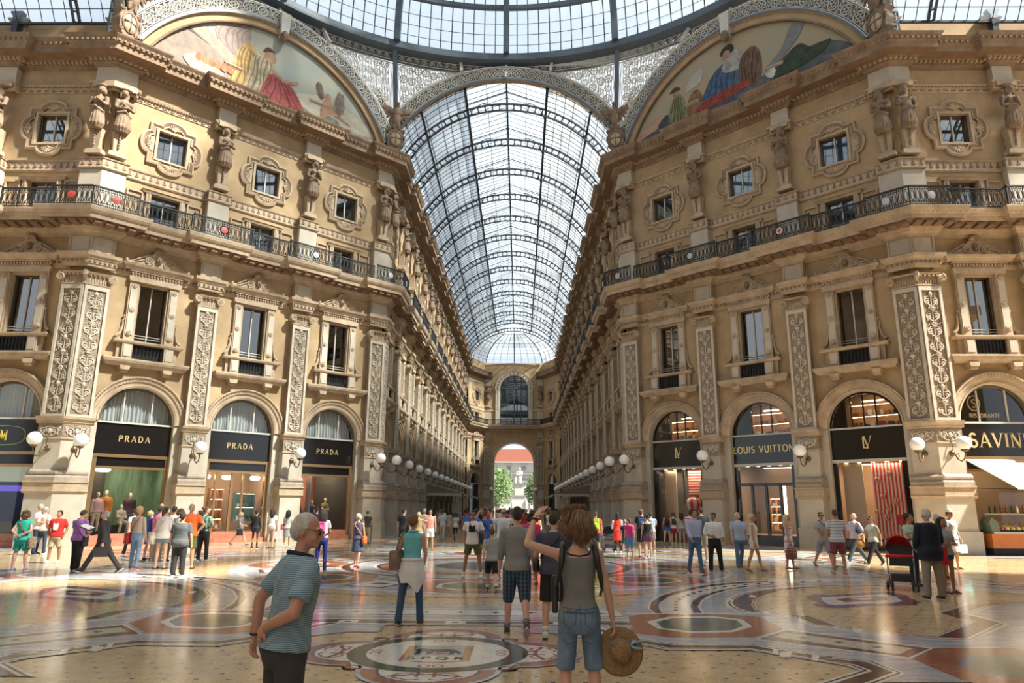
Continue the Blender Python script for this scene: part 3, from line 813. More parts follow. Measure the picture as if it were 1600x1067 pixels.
wn=0;dn=0
def inst(parts,name,k,s,far,farmesh,parent_kw,loc=None,rz=None):
    if far:
        o=obj(name,farmesh)
    else:
        o=empty(name)
        for n,me in parts:obj(n,me,o)
    setp(o,**parent_kw)
    if loc is None:frame_place(o,k,s)
    else:o.location=loc;o.rotation_euler=(0,0,rz)
    return o
PILJ=join_parts(PIL,'pilaster_joined');WINJ=join_parts(WIN,'tall_window_joined');ROUJ=join_parts(ROU,'roundel_joined');DORJ=join_parts(DOR,'door_joined')
STAT=[statue_mesh(v)for v in range(3)]
lampg,lamps_=wall_lamp();LAMPB=lampg.mesh('lamp_bracket',smooth=True);LAMPG=lamps_.mesh('lamp_globe',smooth=True)
def lamp(loc,rz,label,group='globe wall lamps'):
    o=empty('wall_lamp',loc,rz,label=label,cat='lamp',group=group)
    obj('bracket',LAMPB,o);obj('globe',LAMPG,o)
    return o
RAILR=railing_mesh(3.02,'railing_bow',ret=.3);RAILP={}
BADGE={}
for nm,c,x in(('red',M_red,None),('silver',mat('emblem_silver',(.45,.47,.5),.4,metal=.4),None),('cross',mat('emblem_white',(.7,.7,.68),.5),M_red),('dark',M_iron,None)):
    BADGE[nm]=badge_mesh(c,x).mesh('badge_'+nm)
ry=-.79# railing line, pilaster-plane frame: 1.04 beyond the wall line of the plain stretches
def rail_plain(L):
    key=round(L,2)
    if key not in RAILP:RAILP[key]=railing_mesh(L,'railing_%s'%key)
    return RAILP[key]
STN=['bare-armed','veiled','bearded']
for k in FR:
    L=FR[k][2];arm='arm' in k
    bl=order(k,bays_of(k))
    for i,c in enumerate(bl):
        farb=arm and i>5
        wh=where(k,i,len(bl))
        wn+=1;inst(WIN,'window_%d'%wn,k,c,farb,WINJ,dict(kind='structure',label='tall pedimented window '+wh))
        wn+=1;inst(ROU,'window_%d'%wn,k,c,farb,ROUJ,dict(kind='structure',label='small square window in a four-lobed stone frame '+wh))
        dn+=1;inst(DOR,'door_%d'%dn,k,c,farb,DORJ,dict(kind='structure',label='balcony door '+wh))
        tn+=1;o=obj('trim_%d'%tn,ARV,kind='structure');frame_place(o,k,c)
    pl=order(k,PILS[k])
    for i,s in enumerate(pl):
        farb=False;wh=where(k,i,len(pl))
        inst(PIL,'pilaster',k,s,farb,PILJ,dict(label='carved stone pilaster '+wh,cat='pilaster',group='pilasters between the arches'))
        v=(i*2+len(k))%3
        o=obj('caryatid_statue',STAT[v]);frame_place(o,k,s)
        setp(o,label='brown stone %s figure %s'%(STN[v],wh),cat='statue',group='stone figures under the top cornice')
        lamp(W(k,s,-.06,4.12),FR[k][1],'round white globe lamp '+wh)
        # bow rail + badge
        o=obj('balcony_railing',RAILR);frame_place(o,k,s,-1.08)
        setp(o,label='bowed iron balcony railing '+wh,cat='railing',group='balcony railings')
        bd={('diagonal_left',1):'red',('diagonal_left',0):'silver',('diagonal_right',0):'silver',('diagonal_right',1):'cross'}.get((k,i),'dark')
        obj('emblem',BADGE[bd],o)
    # plain rails
    ss=sorted(PILS[k]);ends=[0.0 if k in('side_left',)else None]+ss+[None]
    segs=[]
    cut0=1.49
    first=CW+.46+0.0;last=L-CW-.46
    e0=0.0 if k=='side_left' else first;e1=L if k=='side_right' else last
    if k=='arm_left':e1=L
    if k=='arm_right':e0=0
    xs=[e0]+[q for s in ss for q in(s-1.51,s+1.51)]+[e1]
    n=0;mids=[(xs[i],xs[i+1])for i in range(0,len(xs),2)]
    mids=sorted(mids,reverse=k in('arm_right','side_left','diagonal_left'))
    for i,(a,b)in enumerate(mids):
        if b-a<.4:continue
        o=obj('balcony_railing',rail_plain(b-a));frame_place(o,k,(a+b)/2,-.78)
        setp(o,label='straight iron balcony railing '+where(k,i,0),cat='railing',group='balcony railings')
# corners
def corner_inst(c,rz,nm):
    o=empty('pilaster',c,rz,label='double carved corner pilaster folded round the %s'%nm,cat='pilaster')
    for n,me in PILC:obj(n,me,o)
    for q,(p,r)in enumerate(((V(-CW/2,0,0),0),(V(CW*R2/4,CW*R2/4,0),pi/4))):
        R=Matrix.Rotation(rz,4,'Z');w=R@p
        s=obj('caryatid_statue',STAT[(q*2+(1 if 'left' in nm else 0))%3]);s.location=c+w;s.rotation_euler=(0,0,rz+r)
        setp(s,label='brown stone figure, %s of the pair on the %s'%(('farther from' if(q==0)==('left' in nm)else 'nearer to')+' the long arcade' if 0 else('left one','right one')[q],nm),cat='statue',group='stone figures under the top cornice')
        d=Matrix.Rotation(rz+r,4,'Z')@V(0,-.06,0)
        lamp(c+w+V(d.x,d.y,4.12),rz+r,'white globe lamp, %s on the %s'%(('left one','right one')[q],nm))
    # corner rail
    path=walk([(-CW-.46,0),(0,0),((CW+.46)*R2/2,(CW+.46)*R2/2)],1.08)
    g1=MB();holder=empty('balcony_railing',c,rz,label='black iron balcony railing turning round the %s'%nm,cat='railing',group='balcony railings')
    for q in range(2):
        a,b=path[q],path[q+1];ln=(b-a).length;u=(b-a)
        me=railing_mesh(ln-.04,'railing_corner%d'%q)if('rc',q,round(ln,2))not in RAILP else RAILP[('rc',q,round(ln,2))]
        RAILP[('rc',q,round(ln,2))]=me
        mid=(a+b)/2
        oo=obj('rail_panel',me,holder);oo.location=(mid.x,mid.y,0);oo.rotation_euler=(0,0,atan2(u.y,u.x))
        bb=obj('emblem',BADGE['red' if nm.startswith('left side')else 'silver'],holder);bb.location=(mid.x,mid.y,0);bb.rotation_euler=(0,0,atan2(u.y,u.x))
corner_inst(V(-B,A,0),0,'left side-passage corner')
corner_inst(V(-A,B,0),pi/4,'left arcade corner')
corner_inst(V(A,B,0),-pi/2,'right arcade corner')
corner_inst(V(B,A,0),-pi/4,'right side-passage corner')
# ================================================================== VAULT OVER THE LONG ARCADE
VC,VR=21.1,8.25
def vault_pt(a,y,r=VR):return(r*sin(a),y,VC+r*cos(a))
AM=math.asin(A/VR)
def barrel(nameprefix,y0,y1,ribs,M=None,lanternw=2.75,label='glazed barrel vault of the long arcade',thin=.62):
    root=empty('ceiling',kind='structure',label=label)
    aL=math.asin(lanternw/VR)
    g=MB();n=10
    for s in(-1,1):
        vs=[];
        for i in range(n+1):
            a=s*(aL+(AM-aL)*i/n)
            vs+=[vault_pt(a,y0),vault_pt(a,y1)]
        g.add(vs,[(2*i,2*i+1,2*i+3,2*i+2)for i in range(n)],M_roofglass)
        e=vault_pt(s*aL,y0);zt=e[2]+.42;zr=VC+VR+.95
        g.add([(e[0],y0,zt),(e[0],y1,zt),(0,y1,zr),(0,y0,zr)],[(0,1,2,3)],M_roofglass)
    parts=[('glazing',g)]
    g=MB();e=vault_pt(aL,0);zt=e[2]+.42;zr=VC+VR+.95
    mr=M_ironroof
    def line(p,q,r,n=4):g.tube([p,q],r,mr,n=n,cap=False)
    def lng(a,r,rr=VR):
        p=vault_pt(a,y0,rr);q=vault_pt(a,y1,rr);line(p,q,r)
    for s in(-1,1):
        lng(s*aL,.12,VR-.05);lng(s*(aL+(AM-aL)*.56),.09,VR-.1);lng(s*(aL+(AM-aL)*.56),.03,VR-.5);lng(s*AM,.08)
        line((s*e[0],y0,zt),(s*e[0],y1,zt),.05)
        line((s*e[0]/2,y0,(zt+zr)/2),(s*e[0]/2,y1,(zt+zr)/2),.02)
        for q in(1,2,3,5,6,7,8):
            a=aL+(AM-aL)*q/9;lng(s*a,.022)
    line((0,y0,zr),(0,y1,zr),.09)
    parts.append(('purlins',g))
    g=MB();yy=y0+thin/2
    while yy<y1:
        for s in(-1,1):
            g.tube([vault_pt(s*(aL+(AM-aL)*i/7),yy)for i in range(8)],.026,M_ironroof,n=3,cap=False)
            g.tube([(s*e[0],yy,zt),(0,yy,zr)],.024,M_ironroof,n=3,cap=False)
        yy+=thin
    parts.append(('glazing_bars',g))
    for nm,gg in parts:gg.build(nm,root)
    # truss ribs
    g=MB();ro,ri=VR-.02,VR-.52;N=34
    for(r,t)in((ro,.08),(ri,.07)):g.tube([vault_pt(-AM+2*AM*i/40,0,r)for i in range(41)],t,mr,n=4)
    for i in range(N+1):
        a=-AM+2*AM*i/N;g.tube([vault_pt(a,0,ro),vault_pt(a,0,ri)],.06,mr,n=4,cap=False)
        if i<N:
            a2=-AM+2*AM*(i+.5)/N;am=.32*AM/N
            g.tor(vault_pt(a2,0,(ro+ri)/2),.0,.0,mr,n=3,k=3)if 0 else None
            for da in(-am,am):
                for rr in(ro-.06,ri+.06):g.tube([vault_pt(a2+da*2.2,0,rr),vault_pt(a2+da*3.0,0,(rr+(ro+ri)/2)/2)],.03,mr,n=3,cap=False)
    for s in(-1,1):# lantern side brackets with pierced scroll
        g.tube([(s*e[0],0,e[2]),(s*e[0],0,zt),(0,0,zr)],.045,mr,n=4)
        g.tube([(s*e[0],0,e[2]-.9)]+[(s*(e[0]-.12-1.35*(1-cos(t*pi/10))),0,e[2]-.9+1.45*sin(t*pi/10))for t in range(6)],.03,mr,n=4)
        for q in range(4):g.tor((s*(e[0]-.3-.28*q),0,e[2]-.12+.16*q),.12-.012*q,.014,mr,n=9,k=3)
    rib=g.mesh('vault_rib')
    for y in ribs:
        o=obj('truss_rib',rib,root);o.location=(0,y,0)
    if M is not None:root.matrix_world=M
    return root
YV1=B+LARM
ribs=[21.4+4.9*i for i in range(14)]
barrel('vault',B+.05,ribs[-1]+.05,ribs)
# side passage vaults (glass seen at the upper corners)
rl=[2.2+4.9*i for i in range(3)]
barrel('vl',.05,LSIDE+2,rl,Matrix.Translation((-B,0,0))@Matrix.Rotation(pi/2,4,'Z'),label='glazed barrel vault of the left side passage')
barrel('vr',.05,LSIDE+2,rl,Matrix.Translation((B,0,0))@Matrix.Rotation(-pi/2,4,'Z'),label='glazed barrel vault of the right side passage')
# ---- apse glass at the far end
YE=ribs[-1];PF=[(-A,YE),(-A,88.0),(-4.9,93.6),(4.9,93.6),(A,88.0),(A,YE)]
root=empty('ceiling',kind='structure',label='glass half dome closing the far end of the arcade vault')
top=V(0,YE,VC+VR)
base=[V(-A,YE,24.96),V(-7.2,88.5,25.3),V(-4.7,93.4,25.4),V(0,93.5,25.4),V(4.7,93.4,25.4),V(7.2,88.5,25.3),V(A,YE,24.96)]
def dome_line(b,t):
    # quarter ellipse from top to base point
    return V(top.x+(b.x-top.x)*sin(t*pi/2),top.y+(b.y-top.y)*sin(t*pi/2),b.z+(top.z-b.z)*cos(t*pi/2))
g=MB();gb=MB();N=8
dense=[]
for i in range(6):
    for q in range(4):dense.append(base[i].lerp(base[i+1],q/4))
dense.append(base[-1])
for i in range(24):
    vs=[]
    for j in range(N+1):vs+=[dome_line(dense[i],j/N),dome_line(dense[i+1],j/N)]
    g.add(vs,[(2*j,2*j+1,2*j+3,2*j+2)for j in range(N)],M_roofglass)
for i,d in enumerate(dense):
    gb.tube([dome_line(d,j/10)for j in range(2,11)],.09 if i%4==0 and i in(8,12,16)else .03,M_ironroof,n=4)
for j in range(2,12):
    gb.tube([dome_line(d,j/12)for d in dense],.05 if j in(6,)else .022,M_ironroof,n=4)
g.build('glazing',root);gb.build('glazing_bars',root)
# ================================================================== CENTRAL DOME
ZR,RR=30.95,18.75
HD=15.0
def dome_pt(az,t):return(RR*cos(t)*cos(az),RR*cos(t)*sin(az),ZR+.35+HD*sin(t))
root=empty('ceiling',kind='structure',label='great glass and iron dome over the crossing')
g=MB();NA=64;NT=10;TM=1.25
vs=[dome_pt(2*pi*i/NA,TM*j/NT)for j in range(NT+1)for i in range(NA)]
g.add(vs,[(j*NA+i,j*NA+(i+1)%NA,(j+1)*NA+(i+1)%NA,(j+1)*NA+i)for j in range(NT)for i in range(NA)],M_roofglass)
g.build('glazing',root)
g=MB()
AZ0=pi/2+radians(.6)*0
g0=MB()
for i in range(16):
    az=AZ0+2*pi*i/16
    g.tube([(p[0]*.985,p[1]*.985,p[2])for p in[dome_pt(az,TM*j/10)for j in range(11)]],.27,M_ironblue,n=4)
g.build('dome_ribs',root)
g=MB()
for i in range(160):
    if i%10==0:continue
    az=AZ0+2*pi*i/160
    g.tube([dome_pt(az,TM*j/8)for j in range(9)],.042,M_ironroof,n=3,cap=False)
g.build('glazing_bars',root)
g=MB()
for j,t in enumerate((.215,.43,.65,.88,1.1)):
    g.tube([(p[0]*.99,p[1]*.99,p[2])for p in[dome_pt(2*pi*i/96,t)for i in range(96)]],.2,M_ironblue,n=4,closed=True)
for j,t in enumerate((.05,.1,.15,.27,.32,.38)):
    g.tube([dome_pt(2*pi*i/96,t)for i in range(96)],.022,M_ironroof,n=3,closed=True)
g.build('dome_purlins',root)
# ring girder + scroll band
g=MB()
N=128
circ=[(RR*cos(-2*pi*i/N),RR*sin(-2*pi*i/N))for i in range(N+1)]# clockwise so the outward (right hand) side faces the centre
sweep(g,circ,[(-.5,ZR+.45),(.12,ZR+.45),(.16,ZR+.1),(.16,ZR-.05),(-.1,ZR-.12),(-.5,ZR-.2)],M_ironblue,capends=False)
g.build('ring_girder',root)
g=MB();zsb=ZR-.45
sweep(g,circ,[(-.62,ZR-.1),(-.5,ZR-.8),(-.42,ZR-.82)],M_plate,capends=False)
for i in range(240):
    az=2*pi*i/240
    if sin(az)<-.15:continue
    T=Matrix.Translation((cos(az)*(RR+.44),sin(az)*(RR+.44),zsb))@Matrix.Rotation(az+pi/2,4,'Z')
    q=MB();q.tube(spiral((0,0),.03,.19,0,1.6,12,0,1),[.022]*13,M_filigree,n=3);q.tube([(-.25,0,-.21),(.25,0,-.21)],.022,M_filigree,n=3);q.tube([(-.25,0,.23),(.25,0,.23)],.022,M_filigree,n=3)
    g.merge(q,T)
g.build('scroll_band',root)
# ---- arches: front (arm), diagonals; sides
def arch_frame(nm,T,r0,zc,hw,closed_r=None,plate=True,n=26):
    """lattice band r0..r0+.95 in local XZ plane, centred x=0"""
    root=empty('arch',label=nm,cat='arch');root.matrix_world=T
    am=math.asin(min(1,hw/(r0+.2)))
    g=MB();N=48;r1=r0+.95
    def P(a,r,y):return(r*sin(a),y,zc+r*cos(a))
    for(ra,rb,ya,yb,m)in((r0,r1,.06,.06,M_plate),(r0-.12,r0,-.12,-.12,M_filigree if 0 else M_ironblue),(r0-.12,r0-.12,-.12,.3,M_pierdark)):
        vs=[]
        for i in range(N+1):
            a=-am+2*am*i/N;vs+=[P(a,ra,ya),P(a,rb,yb)]
        g.add(vs,[(2*i,2*i+1,2*i+3,2*i+2)for i in range(N)],m)
    g.build('arch_plate',root)
    g=MB()
    for r,t in((r0+.04,.05),(r0+.14,.025),(r1-.04,.05),(r1-.13,.025)):
        g.tube([P(-am+2*am*i/60,r,0)for i in range(61)],t,M_filigree,n=4)
    rm=(r0+r1)/2
    cnt=int(2*am*rm/.86)
    for i in range(cnt):
        a=-am+2*am*(i+.5)/cnt;c=P(a,rm,-.02)
        g.tor(c,.29,.026,M_filigree,n=16,k=4);g.tor(c,.10,.022,M_filigree,n=8,k=3)
        for q in range(6):
            b=q*pi/3+a;g.tor((c[0]+.19*cos(b),c[1],c[2]+.19*sin(b)),.085,.02,M_filigree,n=7,k=3)
        a2=-am+2*am*(i+1)/cnt
        for rr in(rm+.2,rm,rm-.2):
            c=P(a2,rr,-.02);g.tor(c,.09,.02,M_filigree,n=7,k=3);g.tor((c[0]+.08,c[1],c[2]),.05,.016,M_filigree,n=5,k=3)
    g.build('filigree',root)
    return root
ZCA=21.1
def frameM(k,s,y=0.0):return Matrix.Translation(W(k,s,y))@Matrix.Rotation(FR[k][1],4,'Z')
arch_frame('great iron arch with white filigree over the long arcade',Matrix.Translation((0,B,0)),8.4,ZCA,7.75)
for sd in('left','right'):
    arch_frame('iron arch with white filigree around the %s mural'%sd,frameM('diagonal_'+sd,LD/2,-.05),8.15,20.95,7.5)
arch_frame('iron arch with white filigree over the left side passage',Matrix.Translation((-B,0,0))@Matrix.Rotation(pi/2,4,'Z'),8.4,ZCA,7.75)
arch_frame('iron arch with white filigree over the right side passage',Matrix.Translation((B,0,0))@Matrix.Rotation(-pi/2,4,'Z'),8.4,ZCA,7.75)
# ---- pierced spandrels between arches and ring
def spandrel(T_fn,az_c,r_arch,zc,half,nm):
    """ruled sheet from arch crown line to ring; openwork rings laid on it. T_fn(x,z)->world point in the wall plane"""
    root=empty('spandrel',label=nm,cat='grille')
    zt=ZR-.8;n=0
    X0=2.6
    def ringp(x):
        az=az_c+(-x)/half*(pi/8)*sgn
        return V((RR+.5)*cos(az),(RR+.5)*sin(az),zt)
    for sgn in(1,):
        pass
    def S(x,v):
        a=math.asin(max(-1,min(1,x/(r_arch+.98))));zb=zc+(r_arch+.98)*cos(a)
        pb=T_fn(x,zb);pt=ringp(x)
        return pb.lerp(pt,v),zt-zb
    for sx in(-1,1):
        g=MB()
        for ci in range(9):
            x=sx*(X0+(half-.35-X0)*(ci+.5)/9)
            h=S(x,0)[1]
            cnt=max(1,int(h/.52))
            for r in range(cnt):
                v=(r+.5)/cnt;c,_=S(x,v)
                c2,_=S(x+.05,v);c3,_=S(x,v+.02)
                ux=(c2-c).normalized();uz=(c3-c);uz=(uz-ux*uz.dot(ux)).normalized()
                big=(ci+r)%2==0
                R=.25 if big else .2
                for(rad,off,t,nn)in[(R,(0,0),.036,12)]+([(.085,(.15*cos(q*pi/3),.15*sin(q*pi/3)),.026,6)for q in range(6)]if big else[(.1,(0,0),.03,6)]):
                    g.tube([c+ux*(off[0]+rad*cos(2*pi*q/nn))+uz*(off[1]+rad*sin(2*pi*q/nn))for q in range(nn)],t,M_filigree,n=3,closed=True)
        for v in(0.02,.98):
            g.tube([S(sx*(X0+(half-X0)*i/12),v)[0]for i in range(13)],.035,M_filigree,n=4)
        for i in(0,3,6,9):
            x=sx*(X0+(half-X0)*i/12);g.tube([S(x,0)[0],S(x,1)[0]],.03,M_filigree,n=4)
        for i in range(26):# diagonal tracery
            x=sx*(X0+(half-X0)*i/26);x2=sx*(X0+(half-X0)*min(26,i+1.6)/26)
            g.tube([S(x,0.02)[0],S(x2,.98)[0]],.02,M_filigree,n=3);g.tube([S(x2,0.02)[0],S(x,.98)[0]],.02,M_filigree,n=3)
        g.build('tracery',root)
    # cream uprights under the ring
    for x in(-2.95,0,2.95):
        g=MB();p,_=S(x,0);q=ringp(x)+V(0,0,.75)
        d=V(-cos(az_c),-sin(az_c),0)*.12
        g.tube([p+d*1.2-V(0,0,.95 if x==0 else 0),q+d],.13,M_filigree,n=4);g.build('upright',root)
    return root
sgn=1
spandrel(lambda x,z:V(x,B,z),pi/2,8.4,ZCA,7.25,'white pierced iron spandrels above the long arcade arch')
spandrel(lambda x,z:V(-B,x,z),pi,8.4,ZCA,7.25,'white pierced iron spandrels above the left side arch')
spandrel(lambda x,z:V(B,-x,z),0,8.4,ZCA,7.25,'white pierced iron spandrels above the right side arch')
spandrel(lambda x,z:W('diagonal_left',LD/2+x,0,z),3*pi/4,8.15,20.95,8.0,'white pierced iron spandrels above the left mural')
spandrel(lambda x,z:W('diagonal_right',LD/2+x,0,z),pi/4,8.15,20.95,8.0,'white pierced iron spandrels above the right mural')
# ---- iron posts in the corners, eagles and shields
def eagle_mesh():
    g=MB();m=M_statue
    g.ell((0,-.35,26.35),(.3,.3,.62),m);g.ell((0,-.42,26.75),(.26,.26,.38),m)
    g.tube([(0,-.4,26.9),(0,-.48,27.15),(0,-.58,27.28)],[.17,.14,.11],m,n=8);g.ell((0,-.62,27.32),(.13,.16,.13),m)
    g.tube([(0,-.74,27.32),(0,-.84,27.28),(0,-.87,27.2)],[.05,.035,.012],m,n=5)
    for s in(-1,1):
        g.tube([(s*.2,-.35,26.75),(s*.55,-.35,27.05),(s*.95,-.32,27.15)],[.2,.17,.12],m,n=7)
        for q in range(9):
            t=q/8;bx=s*(.25+.5*t);bz=26.85+.35*t
            a=radians(-75+138*t);L=.8+.65*t
            g.tube([(bx,-.33,bz),(bx+s*cos(a)*L*.5,-.3,bz+sin(a)*L*.5),(bx+s*cos(a)*L,-.26,bz+sin(a)*L)],[.07,.085,.03],m,n=5)
        for q in range(6):
            t=q/5;g.ell((s*(.3+.55*t),-.4,26.85+.2*t),(.1,.07,.2),m,nu=6,nv=5)
        g.tube([(s*.13,-.4,25.95),(s*.2,-.45,25.6)],[.16,.07],m,n=6)
    g.tube([(0,-.3,26.0),(0,-.3,25.55)],[.22,.12],m,n=6)
    return g
def shield_mesh():
    g=MB();m=M_trim
    pts=[(0,24.0),(-.3,24.15),(-.5,24.5),(-.56,24.95),(-.5,25.3),(-.62,25.55),(-.35,25.6),(-.2,25.72),(0,25.66)]
    poly=pts+[(-x,z)for x,z in pts[-2:0:-1]]
    g.prism(poly,-.42,.1,M_statue)
    g.ell((0,-.42,24.92),(.36,.12,.48),m,nu=16,nv=8)
    g.tor((0,-.44,24.92),.4,.05,M_statue,n=18,k=5,sz=1.28)
    g.b2(-.35,.35,-.56,-.5,24.9,24.95,M_statue);g.b2(-.025,.025,-.56,-.5,24.48,25.36,M_statue)
    for s in(-1,1):
        g.tube(spiral((s*.48,25.5),.03,.13,0,1.5,12,-.44,s),.035,M_statue,n=5);g.tube(spiral((s*.42,24.42),.03,.12,0,1.5,12,-.44,s),.035,M_statue,n=5)
        g.ell((s*.55,-.44,25.0),(.07,.07,.2),M_statue,nu=6,nv=5)
    g.ell((0,-.46,24.1),(.12,.1,.16),M_statue,nu=7,nv=5)
    return g
EAG=remesh_mesh(eagle_mesh(),'eagle',.035,[M_statue],0);SHI=shield_mesh().mesh('shield')
for(c,rz,nm,az)in((V(-A,B,0),pi/8,'left arcade corner',5*pi/8),(V(A,B,0),-pi/8,'right arcade corner',3*pi/8),(V(-B,A,0),3*pi/8,'left side-passage corner',7*pi/8),(V(B,A,0),-3*pi/8,'right side-passage corner',pi/8)):
    o=empty('eagle_crest',c,rz,label='brown stone eagle on a shield at the %s'%nm,cat='statue')
    obj('eagle',EAG,o);obj('shield',SHI,o)
    g=MB();q=V(cos(az),sin(az),0)
    g.tube([c+V(0,0,23.74)-q*.1,c+V(0,0,26.6)-q*.1,q*(RR+.2)+V(0,0,ZR+.1)],.19,M_ironblue,n=4)
    g.tube([c+V(0,0,23.74)+q*.2,c+V(0,0,26.6)+q*.2],.34,M_ironblue,n=4)
    g.build('iron_post',label='blue-grey iron post rising behind the eagle at the %s'%nm,cat='post')
# blue posts with cream panels next to the side passages
for s,nm in((-1,'left'),(1,'right')):
    g=MB();x=s*(B+.35)
    g.b2(x-.32,x+.32,A-.25,A+.3,23.74,27.5,M_ironblue);g.b2(x-.42,x+.42,A-.32,A+.3,26.4,26.6,M_ironblue)
    for q in range(3):
        for(a,b,c_,d)in((-.2,.2,0,.05),(-.2,.2,.5,.55),(-.2,-.15,.05,.5),(.15,.2,.05,.5)):g.b2(x+a,x+b,A-.28,A-.25,24.15+q*.75+c_,24.15+q*.75+d,M_filigree)
        g.tor((x,A-.27,24.42+q*.75),.12,.03,M_filigree,n=8,k=3);g.ell((x,A-.27,24.42+q*.75),.05,M_filigree,nu=5,nv=4)
    g.build('iron_post',label='iron post with three cream openwork squares beside the %s side passage'%nm,cat='post')
for s,nm in((-1,'left'),(1,'right')):
    g=MB();x=s*(B+5.4)
    g.prism([(x-.12,24.0),(x+.12,24.0),(x+.16,25.4),(x+.3,25.6),(x+.3,25.7),(x-.3,25.7),(x-.3,25.6),(x-.16,25.4)],A-.1,A+.2,M_ironroof)
    g.build('iron_bracket',label='dark iron bracket under the glass of the %s side passage'%nm,cat='bracket')
# ================================================================== MURALS
def mural(k,left):
    root=empty('mural',label='large %s half-moon mural above the %s slanting wall'%(('pale blue','left')if left else('dusky orange','right')),cat='mural')
    root.matrix_world=frameM(k,LD/2)
    g=MB();r=7.72;zc=20.85;z0=23.7;am=math.acos((z0-zc)/r);N=40
    def lun(rr,a_m=am):return[(rr*sin(-a_m+2*a_m*i/N),zc+rr*cos(-a_m+2*a_m*i/N))for i in range(N+1)]
    # frame band
    a,b=lun(7.62),lun(8.2)
    for(p,q,y0,y1,m)in((a,b,.0,.0,M_stucco),(a,a,.0,.15,M_cornice)):
        vs=[]
        for u,w in zip(p,q):vs+=[(u[0],y0,u[1]),(w[0],y1,w[1])]
        g.add(vs,[(2*i,2*i+1,2*i+3,2*i+2)for i in range(N)],m)
    g.tube([(u[0],-.04,u[1])for u in lun(7.66)],.06,M_cornice,n=5);g.tube([(u[0],-.04,u[1])for u in lun(8.12)],.05,M_trim,n=5)
    g.build('frame',root)
    g=MB()
    sky=mat('paint_sky_l',(.25,.33,.33),.9,col2=(.38,.34,.25),vscale=.25,stretch=(1,1,1.5))if left else mat('paint_sky_r',(.36,.27,.17),.9,col2=(.28,.28,.21),vscale=.3,stretch=(1,1,2))
    poly=lun(7.7);tr=tessellate_polygon([[Vector((x,z,0))for x,z in poly]]);g.add([(x,.12,z)for x,z in poly],[tuple(t)for t in tr],sky)
    lay=[0]
    def blob(pts,m):
        lay[0]+=1;y=.11-.002*lay[0]
        pts=[(x,z)for x,z in pts]
        # smooth closed curve, clipped to the lunette
        P=[Vector(p)for p in pts];out=[];k=len(P)
        for i in range(k):
            p0,p1,p2,p3=P[i-1],P[i],P[(i+1)%k],P[(i+2)%k]
            for t in(0,.25,.5,.75):
                q=.5*((2*p1)+(-p0+p2)*t+(2*p0-5*p1+4*p2-p3)*t*t+(-p0+3*p1-3*p2+p3)*t**3)
                d=Vector((q.x,q.y-zc))
                if d.length>7.6:d=d.normalized()*7.6;q=Vector((d.x,d.y+zc))
                out.append((q.x,max(q.y,23.7)))
        tr=tessellate_polygon([[Vector((x,z,0))for x,z in out]])
        g.add([(x,y,z)for x,z in out],[tuple(t)for t in tr],m)
        if any(w_ in m.name for w_ in('robe','coat','cloth','sack','wing','column')):# painted folds
            zs=[p[1]for p in out];z0_,z1_=min(zs),max(zs);dk=pm(m.name+'_fold',tuple(c_*(1.32 if left else 1.0)for c_ in m.node_tree.nodes['Color Ramp'].color_ramp.elements[0].color[:3]),.2)
            for q in range(5):
                f_=(q+.7)/6;pl_=[]
                for t in range(8):
                    zz=z0_+(z1_-z0_)*(.06+.84*t/7);xs_=[a_[0]+(b_[0]-a_[0])*(zz-a_[1])/(b_[1]-a_[1])for a_,b_ in zip(out,out[1:]+out[:1])if(a_[1]-zz)*(b_[1]-zz)<0]
                    if len(xs_)>1:pl_.append((min(xs_)+(max(xs_)-min(xs_))*(f_+.05*sin(3*zz+q)),zz))
                for(xa,za),(xb,zb_)in zip(pl_,pl_[1:]):w_=.035+.02*(q%2);g.add([(xa-w_,y-.0008,za),(xa+w_,y-.0008,za),(xb+w_,y-.0008,zb_),(xb-w_,y-.0008,zb_)],[(0,1,2,3)],dk)
    pm=lambda n,c,v=.3:mat('paint_'+n,tuple(q*(.66 if left else .85)for q in c),.9,var=v*1.5,vscale=2.6)
    skin=pm('skin',(.50,.31,.20));
    if left:
        blob([(-7.6,23.7),(-7.2,25.2),(-5.6,27.4),(-3.4,26.1),(-1.4,24.9),(-.6,23.7)],pm('masonry',(.34,.29,.25),.15))
        blob([(-6.0,27.2),(-5.2,27.5),(-1.4,25.3),(-1.6,24.9)],pm('masonry_band',(.42,.37,.32),.1))
        blob([(-3.6,26.7),(-3.5,28.4),(-1.9,28.7),(-2.0,26.2)],pm('column',(.40,.32,.30),.15))
        blob([(.0,23.7),(2,24.6),(4.5,24.9),(7.2,23.9),(6.9,23.6)],pm('rocks',(.42,.38,.26)))
        blob([(1,25.2),(3,25.9),(5.5,25.4),(6.6,24.6),(4,24.4),(2,24.6)],pm('cloud',(.66,.62,.50),.1))
        blob([(-2.7,23.7),(-2.6,25.6),(-2.2,26.9),(-1.6,27.1),(-1.2,26.0),(-1.1,23.7)],pm('gold_robe',(.56,.38,.16)))
        blob([(-1.7,23.7),(-1.7,25.5),(-1.3,26.9),(-.4,26.8),(-.2,25.6),(-.6,23.8)],pm('cream_robe',(.58,.50,.34)))
        blob([(-.9,23.7),(-.7,25.4),(-.2,26.0),(.9,25.6),(1.9,24.3),(2.2,23.7)],pm('crimson_robe',(.42,.10,.10)))
        blob([(-.9,26.7),(-.8,27.2),(-.5,27.35),(-.2,27.1),(-.3,26.6)],skin);blob([(-1.0,27.1),(-.7,27.5),(-.25,27.3),(-.5,27.25)],pm('hair',(.10,.06,.04)))
        blob([(-.4,26.3),(.4,25.9),(1.2,26.1),(1.2,25.9),(.4,25.7),(-.3,26.0)],skin)
